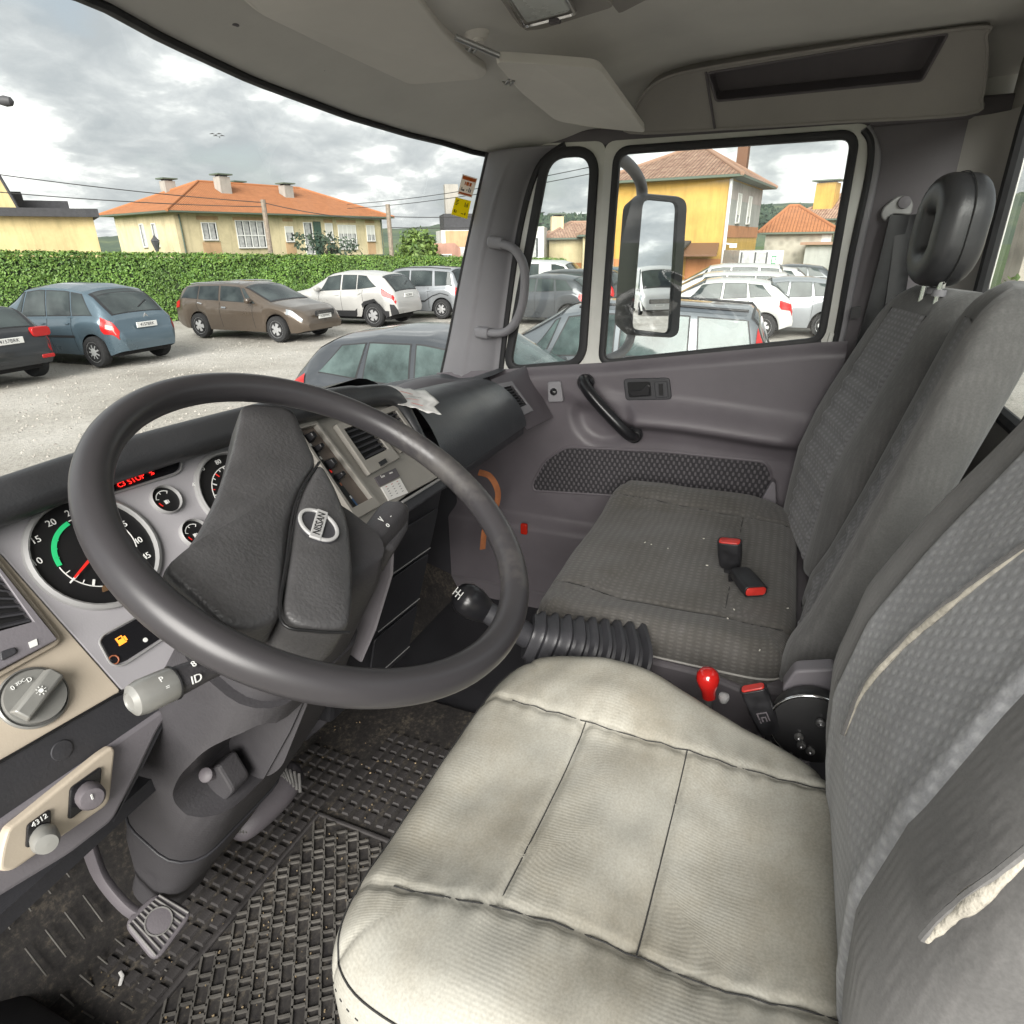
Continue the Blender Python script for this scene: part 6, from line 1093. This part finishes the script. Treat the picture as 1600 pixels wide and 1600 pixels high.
# piping with stitches round the front and door side edges
def rim(u0, u1, fixed, along, n=40):
    return [V(df(lerp(u0, u1, k/n), fixed) if along == 'u' else df(fixed, lerp(u0, u1, k/n)))+V((0, 0, .002)) for k in range(n+1)]
e1 = .5+1.0/2.7; e0 = .5-1.0/2.7
for nm, pth in (('edge_seam', rim(e0, e1, e1, 'u')), ('edge_seam', rim(e0, e1, e0, 'v')), ('edge_seam', rim(e0, e1, e1, 'v'))): seam(nm, pth, ds, .0010)
st_ = []
for pth in (rim(e0, e1, .5+1.08/2.7, 'u', 70), rim(e0, e1, .5-1.07/2.7, 'v', 70), rim(e0, e1, .5+.93/2.7, 'v', 70)):
    for k in range(0, len(pth)-1, 2): st_.append(sweep([pth[k], pth[k].lerp(pth[k+1], .6)], circ(4, .0008)))
obj('stitching', join(*st_), 'thread', ds, kind='stuff')
obj('seat_base', box((-.41, .08, .24), (.44, .42, .34)), 'trim_black', ds, bevel=.03); obj('seat_pan', box((-.41, .09, .43), (.54, .50, .06)), 'trim_black', ds, bevel=.02)
def backrest(par, cx, hw, thick, zs, yb, dish, hws, mside, mpanel, pu=.58, du=3., panel_ribs=None, z0p=None, z1p=None, nm='backrest', skew=0.):
    def front(u, z): return interp(yb, z)-dish*(1-sst(.35, .78, abs(u)))-.030*max(0, abs(u)-.82)**1.5*12
    rings = []
    for k in range(45):
        z = lerp(zs[0], zs[1], k/44); w_ = hw*interp(hws, z); tp = interp([(0, 1), (.9, 1), (.95, .86), (.98, .62), (1, .3)], k/44); ring = []
        for i in range(56):
            th = 2*math.pi*i/56; c, s = math.cos(th), math.sin(th); u = math.copysign(abs(c)**.45, c); yy = math.copysign(abs(s)**.45, s)
            yc = interp(yb, z)-thick/2; y = yc+thick/2*yy*tp
            if s > 0: y -= (dish*(1-sst(.35, .78, abs(u)))+.0)*yy*tp
            ring.append(V((cx+u*w_*lerp(1, tp, .35), y+skew*u*w_, z)))
        rings.append(ring)
    o = obj(nm, loft(rings), mside, par, smooth=180)
    def pf(u, v):
        uu = lerp(-pu, pu, u); z = lerp(z0p or zs[0]+.01, z1p or lerp(zs[0], zs[1], .9), v); w_ = hw*interp(hws, z); y = interp(yb, z)-dish*(1-sst(.35, .78, abs(uu)))*1.0+.006-.012*sst(.85, 1, abs(uu)/pu)
        if panel_ribs: y += panel_ribs(uu, z)
        return (cx+uu*w_, y+skew*uu*w_, z)
    pn = obj('back_panel', grid(pf, 40, 60, 2*hw*pu*10, (zs[1]-zs[0])*10), mpanel, par, smooth=180)
    for uu in (.0, 1.): obj('panel_seam', sweep([V(pf(uu, k/24))+V((0, .003, 0)) for k in range(25)], .0013), 'thread', par)
    return o, pf
db, dpf = backrest(ds, -.41, .262, .13, (.50, 1.16), [(.5, -.140), (.6, -.122), (.7, -.114), (.8, -.130), (.9, -.164), (1.0, -.203), (1.16, -.262)], .012, [(.5, .97), (.62, 1.0), (.82, 1.0), (.94, .89), (1.05, .73), (1.16, .55)], 'back_side', 'back_check', pu=.60)
def tear(pts, wd, lb):
    P_ = []
    for px, py in pts:       # walk the sight line to the seat front
        d = ray(px, py); q = None
        for k in range(300):
            p = CAM+d*(.3+k*.004); z = max(.5, min(1.15, p.z)); u = (p.x+.41)/(.262*interp([(.5, .97), (.62, 1.0), (.82, 1.0), (.94, .89), (1.05, .73), (1.16, .55)], z)); yf = interp([(.5, -.140), (.6, -.122), (.7, -.114), (.8, -.130), (.9, -.164), (1.0, -.203), (1.16, -.262)], z)-.012*(1-sst(.35, .78, abs(u)))
            if p.y < yf+.006: q = p; break
        P_.append(q or p)
    n = len(P_); sp_ = spline(P_, 8); m = len(sp_); sc_ = [.25+.95*math.sin(min(1, k/(m-1)*1.02)*math.pi)**.55*(1+.45*noise.noise(V((k*.45, wd*99, 0)))) for k in range(m)]
    o = obj('torn_seam', sweep([p+V((0, .0015, 0)) for p in sp_], [(a*wd, b*.003) for a, b in circ(10)], up=(0, 1, .1), scale=sc_), 'foam', ds, label=lb)
    obj('torn_edge', sweep([p+V((0, .003, .0))+(V((.0, 0, 1)))*wd*.95*s for p, s in zip(sp_, sc_)], circ(6, .0024)), 'back_side', o)
tear(((1321, 1150), (1345, 1092), (1382, 1042), (1425, 998), (1480, 952), (1540, 905), (1625, 842)), .0036, 'torn seam baring pale foam on the far bolster'); tear(((1449, 1472), (1490, 1432), (1550, 1388), (1625, 1325)), .0048, 'frayed torn seam baring pale foam on the near bolster')
# recliner, buckle and belt hardware between the seats
rcx = at(1268, 1135, XP(-.115)); obj('recliner_disc', lathe([(.058, -.02), (.060, .0), (.057, .008), (.052, .009), (.001, .011)], rcx, (-1, .05, .1), 32), 'recliner', ds); obj('recliner_rim', sweep([rcx+V((-.006, .060*math.cos(t), .060*math.sin(t))) for t in [2*math.pi*k/40 for k in range(40)]], .0025, closed=True), 'chrome', ds)
for px, py in ((1248, 1150), (1252, 1163), (1266, 1172), (1282, 1128)): obj('rivet', lathe([(.0065, 0), (.0065, .004), (.003, .005), (.001, .003)], at(px, py, XP(-.127)), (-1, 0, 0), 14), 'metal_screw', ds)
obj('hinge_bracket', prism(fillet([at(x, y, XP(-.08)) for x, y in ((1222, 1075), (1242, 1048), (1305, 1045), (1310, 1100), (1255, 1110), (1228, 1108))], .008), (.03, 0, 0)), 'side_grey', ds, smooth=0, bevel=.004)
def buckle(lb, top, bot, w_, th, face, mbody='buckle_black', logo=False):
    top, bot = V(top), V(bot); a = (top-bot).normalized(); f = V(face); f = (f-a*f.dot(a)).normalized(); s = a.cross(f); ln = (top-bot).length
    t = thing('belt_buckle', lb, 'seat belt buckle', bot, 'seat belt buckles'); obj('housing', loft([[bot+a*h+s*x*k+f*y*k for x, y in rrect(w_, th, th*.35, 4)] for h, k in ((0, .82), (.006, .92), (ln*.5, 1.0), (ln*.9, 1.0), (ln*.97, .96))]), mbody, t, smooth=50)
    obj('release_button', loft([[bot+a*h+s*x*k+f*y*k for x, y in rrect(w_*.86, th*.66, th*.2, 4)] for h, k in ((ln*.9, 1), (ln*1.0, 1), (ln*1.015, .92))]), 'red_button', t, smooth=40); obj('button_frame', sweep([bot+a*ln*.975+s*x+f*y for x, y in rrect(w_*.95, th*.86, th*.3, 4)], .0018, closed=True), 'buckle_black', t)
    obj('stalk', sweep([bot+a*.01, bot-a*.02+V((0, 0, -.02)), bot-a*.03+V((0, -.01, -.07))], rrect(w_*.5, .006, .002, 2)), 'buckle_black', t); return t, bot, a, f, s, ln
t_, b0, a0, f0, s0, l0 = buckle('large scuffed black buckle with red button beside the driver seat', at(1176, 1074, XP(-.115)), at(1205, 1142, XP(-.115)), .040, .022, (-1, .1, .3)); fr = b0+a0*l0*.42+f0*.0112
obj('embossed_mark', join(*[prism([fr+s0*x0+a0*y0, fr+s0*x1+a0*y0, fr+s0*x1+a0*y1, fr+s0*x0+a0*y1], f0*.0008) for x0, x1, y0, y1 in ((-.008, .008, .007, .009), (-.008, -.006, -.004, .007), (.006, .008, -.008, .007), (-.004, .004, -.001, .001), (-.004, -.002, -.008, -.001), (.002, .004, -.008, -.001), (-.008, -.006, -.010, -.006))]), 'trim_grey_dark', t_, smooth=0)
hb = thing('handbrake_lever', 'glossy red pear shaped lever knob between the seats', 'lever', at(1107, 1065, XP(-.12))); rb = at(1106, 1062, XP(-.10)); obj('knob', lathe([(.001, .021), (.010, .0195), (.0165, .013), (.0185, .003), (.0165, -.008), (.012, -.020), (.011, -.034), (.001, -.036)], rb, (-.03, .15, 1), 24), 'red_knob', hb); obj('shaft', sweep([rb+V((0, -.004, -.03)), rb+V((.004, -.012, -.12))], .006), 'metal_screw', hb); obj('collar', lathe([(.001, .008), (.008, .005), (.009, 0), (.006, -.008), (.001, -.01)], at(1131, 1090, XP(-.095)), (0, 0, 1), 14), 'bezel_grey', hb)
# ---- passenger bench
pb = thing('passenger_bench', 'stained dark grey double passenger bench with ribbed backrests', 'bench seat', (.43, .1, 0))
def brel(x, y):
    b = .030*sst(.62, .74, x)*sst(-.12, .05, y)+.012*sst(.16, .08, x); l, r = .155+.03*sst(.2, .4, y), .655+.03*sst(.0, .3, y); g = groove(x-l, .005, .006)+groove(x-r, .005, .007)
    if l < x < r+.02: g += groove(y-.030, .005, .007)
    b += .010*noise.noise(V((x*4, y*4, 7)))+.004*noise.noise(V((x*13, y*11, 2)))-.02*sst(.0, -.12, y)*0
    return b+g
bf = cushion(.43, .150, .385, .258, .520, .045, .06, brel, 9); obj('cushion', grid(bf, 150, 110, 6., 4.), 'bench_fabric', pb, smooth=180)
def btop(x, y, o=.001): return V((x, y, .52+brel(x, y)+o))
seam('seam', [btop(.155+.03*sst(.2, .4, y), y) for y in [lerp(-.08, .36, k/20) for k in range(21)]], pb, .0011); seam('seam', [btop(.655+.03*sst(.0, .3, y), y) for y in [lerp(-.08, .36, k/20) for k in range(21)]], pb, .0011); seam('seam', [btop(x, .030) for x in [lerp(.157, .66, k/20) for k in range(21)]], pb, .0011)
mat('piping_pale', (.36, .35, .33), .8)
pth = [V(bf(.5-1.14/2.7, lerp(.12, .5+1.14/2.7, k/30)))+V((-.003, 0, 0)) for k in range(31)]+[V(bf(lerp(.5-1.14/2.7, .88, k/30), .5+1.14/2.7))+V((0, .003, 0)) for k in range(31)]; obj('piping', sweep(pth, .0022), 'piping_pale', pb)
obj('bench_plinth', prism([V((.045, .36, .46)), V((.045, .30, .04)), V((.045, -.16, .04)), V((.045, -.16, .47)), V((.045, .0, .455))], (.75, 0, 0)), 'plinth', pb, smooth=0, bevel=.02); obj('bench_side_trim', prism([V((.032, .375, .468)), V((.032, .36, .33)), V((.032, -.15, .33)), V((.032, -.15, .40)), V((.032, -.05, .44)), V((.032, .05, .462))], (.02, 0, 0)), 'plinth', pb, smooth=0, bevel=.008)
mat('speck', (.6, .58, .52), .9)
for px, py in ((1008, 845), (1018, 848), (1044, 854), (1100, 838), (1105, 880), (1148, 945), (1138, 960), (1187, 1016), (1232, 945)): p = at(px, py, ZP(.53)); obj('crumb', box(btop(p.x, p.y, .002), (.003+.003*random.random(), .002, .0015), Matrix.Rotation(random.random()*3, 4, 'Z')), 'speck', pb, smooth=0)
HW1 = [(.48, .95), (.6, 1), (.85, 1.0), (1.0, .9), (1.1, .76)]
def ribs(u, z): return .004*math.sin(z*150)*sst(.98, .9, z)*sst(.58, .5, abs(u))
ob_, _ = backrest(pb, .608, .196, .105, (.49, 1.105), [(.49, -.090), (.7, -.104), (.8, -.130), (.93, -.176), (1.105, -.240)], .016, HW1, 'back_side', 'back_rib', panel_ribs=ribs, z1p=1.06, nm='outer_backrest', skew=.2)
mb_, _ = backrest(pb, .222, .190, .100, (.47, 1.135), [(.47, -.095), (.54, -.102), (.60, -.126), (.73, -.162), (.84, -.190), (1.03, -.236), (1.135, -.262)], .022, HW1, 'back_side', 'back_rib', panel_ribs=ribs, z1p=1.08, nm='middle_backrest', skew=-.15)
sd_ = spline([V((.032, y, z)) for z, y in ((.50, -.20), (.56, -.208), (.71, -.245), (.87, -.285), (1.05, -.325), (1.10, -.335))], 6); obj('side_seam', sweep(sd_, .0016), 'thread', pb); obj('side_tab', prism(fillet([at(x, y, XP(.82)) for x, y in ((1183, 792), (1206, 752), (1212, 756), (1214, 800), (1196, 806))], .006), (.03, 0, 0)), 'side_grey', pb, bevel=.004)
# headrest: a padded loop on two posts
hr = thing('headrest', 'black padded loop headrest on the outer passenger backrest', 'headrest', (.57, -.25, 1.10)); hc = V((.590, -.268, 1.212)); hz = V((0, -.03, .999)).normalized(); hx = V((math.cos(R_(13)), math.sin(R_(13)), 0)); hy = hz.cross(hx)
path = [hc+hx*a+hz*b for a, b in rrect(.092, .134, .044, 8)]
obj('padded_loop', sweep(path, [(a, b) for a, b in rrect(.070, .088, .028, 6)], closed=True, up=hy), 'head_vinyl', hr, smooth=180)
seamr = [hc+hx*a*1.0+hz*b*1.0 for a, b in rrect(.165, .207, .075, 8)]; obj('loop_seam', sweep(seamr, .0012, closed=True), 'thread', hr)
for dx in (-.035, .035): obj('post', sweep([hc+hx*dx-hz*.08, hc+hx*dx-hz*.15], .007), 'chrome', hr); obj('post_sleeve', lathe([(.013, 0), (.012, .012)], V((.590+dx, -.272, 1.094)), hz, 14), 'pillar_grey', hr)
# buckles on the bench
buckle('upright black buckle with red top standing on the passenger bench', at(1140, 845, ZP(.605)), at(1141, 884, ZP(.540)), .050, .030, (-.95, .1, .2)); 
bt, bb = at(1178, 924, ZP(.548)), at(1155, 893, ZP(.552)); buckle('black buckle lying flat on the passenger bench with its red button towards the camera', bt+V((0, -.004, 0)), bb, .048, .026, (0, 0, 1))
# ---- belt guide and strap on the side trim
bg_ = thing('seat_belt', 'black seat belt hanging from a metal guide on the rear side trim', 'seat belt', at(1400, 330, XP(.89)))
obj('guide_plate', prism(fillet([at(x, y, XP(.885)) for x, y in ((1376, 338), (1380, 324), (1402, 306), (1420, 305), (1428, 318), (1424, 336), (1394, 334), (1384, 348))], .008), (.012, 0, 0)), 'bezel_grey', bg_, bevel=.003); obj('guide_bolt', lathe([(.014, 0), (.013, .008), (.001, .010)], at(1413, 316, XP(.884)), (-1, 0, 0), 16), 'side_grey', bg_)
obj('strap', sweep(spline([at(x, y, XP(xx)) for x, y, xx in ((1406, 336, .882), (1385, 420, .878), (1358, 520, .872), (1330, 600, .865))], 6), rrect(.046, .003, .001, 2), up=(-1, -.35, 0)), 'buckle_black', bg_); obj('strap', sweep(spline([at(x, y, XP(xx)) for x, y, xx in ((1416, 336, .888), (1404, 430, .886), (1385, 560, .884))], 6), rrect(.046, .003, .001, 2), up=(-1, -.35, 0)), 'buckle_black', bg_); obj('belt_stop', prism(fillet([at(x, y, XP(.868)) for x, y in ((1330, 480), (1345, 478), (1344, 496), (1328, 498))], .004), (-.008, 0, 0)), 'buckle_black', bg_)
# ---- gear lever
gl_ = thing('gear_lever', 'black gear lever with shift pattern knob and ribbed rubber gaiter', 'gear lever', (.0, .17, .3)); kb = at(735, 940, XP(-.11)); ge0, ge1 = at(992, 1040, XP(.015)), at(825, 985, XP(-.055))
gd = (ge1-ge0); rings = []; nr = 9; side = gd.normalized().cross(V((0, 0, 1))).normalized(); upv = side.cross(gd.normalized())
for k in range(nr*4+1):
    t = k/(nr*4); w_ = lerp(.075, .040, t)*(1+.10*(1 if (k % 4) in (1, 2) else -.6)); c = ge0.lerp(ge1, t); rings.append([c+side*a+upv*b-V((0, 0, .012)) for a, b in rrect(2*w_*.95, 2*w_, w_*.55, 4)])
obj('gaiter', loft(rings), 'trim_black', gl_, smooth=50, bevel=0)
obj('lever', sweep(spline([ge1-V((0, 0, .012)), ge1.lerp(kb, .5)+V((0, 0, -.008)), kb+V((.01, -.01, -.012))], 6), circ(12, .020), scale=[1.25-.35*k/12 for k in range(13)]), 'trim_black', gl_)
ka = (kb-ge1).normalized(); ka = (ka+V((-.35, -.1, .45))).normalized(); obj('knob', lathe([(.001, .034), (.014, .032), (.024, .025), (.030, .012), (.030, -.008), (.026, -.028), (.021, -.045), (.019, -.055), (.001, -.056)], kb, ka, 24), 'smooth_black', gl_); kx = ka.cross(V((0, 0, 1))).normalized(); ky = kx.cross(ka)
obj('shift_pattern', join(*[prism([kb+ka*.0336+kx*x0+ky*y0, kb+ka*.0336+kx*x1+ky*y0, kb+ka*.0336+kx*x1+ky*y1, kb+ka*.0336+kx*x0+ky*y1], ka*.0006) for x0, x1, y0, y1 in ((-.012, .012, -.001, .001), (-.012, -.010, -.008, .008), (-.001, .001, -.008, .008), (.010, .012, -.008, .008))]), 'dial_white', gl_, smooth=0)
# ================================================================ FLOOR MAT
fm = thing('floor_mat', 'dirty black rubber floor mat with raised squares and brick lattice', 'floor mat', (-.35, .75, 0))
def fmz(x, y): return .004
obj('mat_sheet', box((-.335, .70, -.004), (1.17, .62, .012)), 'rubber_mat', fm, smooth=0, bevel=.004)
def studm(w_, d_, h=.005): k = .82; return [V((x*w_/2, y*d_/2, 0)) for x, y in ((-1, -1), (1, -1), (1, 1), (-1, 1))]+[V((x*w_/2*k, y*d_/2*k, h)) for x, y in ((-1, -1), (1, -1), (1, 1), (-1, 1))], [(0, 1, 5, 4), (1, 2, 6, 5), (2, 3, 7, 6), (3, 0, 4, 7), (4, 5, 6, 7)]
first = {}
def stud(x, y, w_, d_, key):
    if key not in first:
        o = obj('stud', studm(w_, d_), 'mat_stud', fm, smooth=0); first[key] = o
    else: o = first[key].copy(); COL.objects.link(o); o.parent = fm
    o.location = V((x+random.gauss(0, .0006), y+random.gauss(0, .0006), .0021))-fm.location; o.rotation_euler = (0, 0, random.gauss(0, .02))
for i in range(18):
    for j in range(5): stud(-.60+i*.0335+(.016 if j % 2 else 0)*0, .845+j*.031, .024, .021, 'a')
for i in range(8):
    for j in range(12):
        if j != 5: stud(-.155+i*.034, .46+j*.031, .027, .018, 'b')
for i in range(3):
    for j in range(5): stud(-.84+i*.07, .50+j*.09, .06, .075, 'c')
for i in range(4):
    for j in range(6):
        y0, y1 = .86+j*.05, .89+j*.05; zf = lambda y: max(.003, (y-.985)*1.87+.006); x = -.67+i*.034
        obj('mat_dash', sweep([V((x, y0, zf(y0))), V((x, y1, zf(y1)))], rrect(.003, .003, .001, 1)), 'mat_ridge', fm)
obj('mat_rib', sweep([V((-.68, .825, .004)), V((-.19, .825, .004)), V((-.19, .42, .004))], rrect(.012, .008, .003, 2), up=(0, 0, 1)), 'mat_stud', fm)
lat = []; le_, lf_ = V((.80, .60, 0)), V((-.60, .80, 0)); rot = Matrix.Rotation(math.atan2(.60, .80), 4, 'Z'); c0_ = V((-.44, .62, .0045))
def inm(p): return -.685 < p.x < -.20 and .425 < p.y < .815
for i in range(-17, 18):
    for j in range(-12, 13):
        for q, s_ in ((c0_+le_*(j*.052+.026)+lf_*i*.0235, (.052, .0042, .005)), (c0_+le_*(j*.052+(.026 if i % 2 else 0))+lf_*(i*.0235+.01175), (.004, .0235, .005)), (c0_+le_*(j*.052+.015+(.026 if i % 2 else 0))+lf_*(i*.0235+.01175), (.004, .0235, .005))):
            if inm(q): lat.append(box(q+V((random.gauss(0, .0005), random.gauss(0, .0005), 0)), s_, rot))
obj('mat_lattice', join(*lat), 'mat_ridge', fm, smooth=0, kind='stuff')
dirt = []
for k in range(420):
    x, y = random.uniform(-.75, .1), random.uniform(.45, 1.0); s = random.uniform(.0008, .0026); dirt.append(box((x, y, .0035+s/2), (s*random.uniform(.6, 2), s, s), Matrix.Rotation(random.random()*3, 4, 'Z')))
obj('dirt_grains', join(*dirt), mat('dirt', (.30, .23, .14), .95, var=.5, vscale=9), fm, smooth=0, kind='stuff')
p = at(187, 1540, ZP(.008)); obj('paper_scrap', sweep([p, p+V((.012, .008, .002)), p+V((.016, .020, .001))], circ(6, .003, .0012)), 'label_white', label='tiny white scrap lying on the rubber floor mat', cat='litter')
# threshold at the driver's door
obj('door_threshold', loft([[V((-.90, y, -.02)), V((-.90, y, .10)), V((-.79, y, .11)), V((-.70, y, .045)), V((-.685, y, -.02))] for y in (.15, .6, 1.05)]), 'trim_black', cab, smooth=60, bevel=.01)
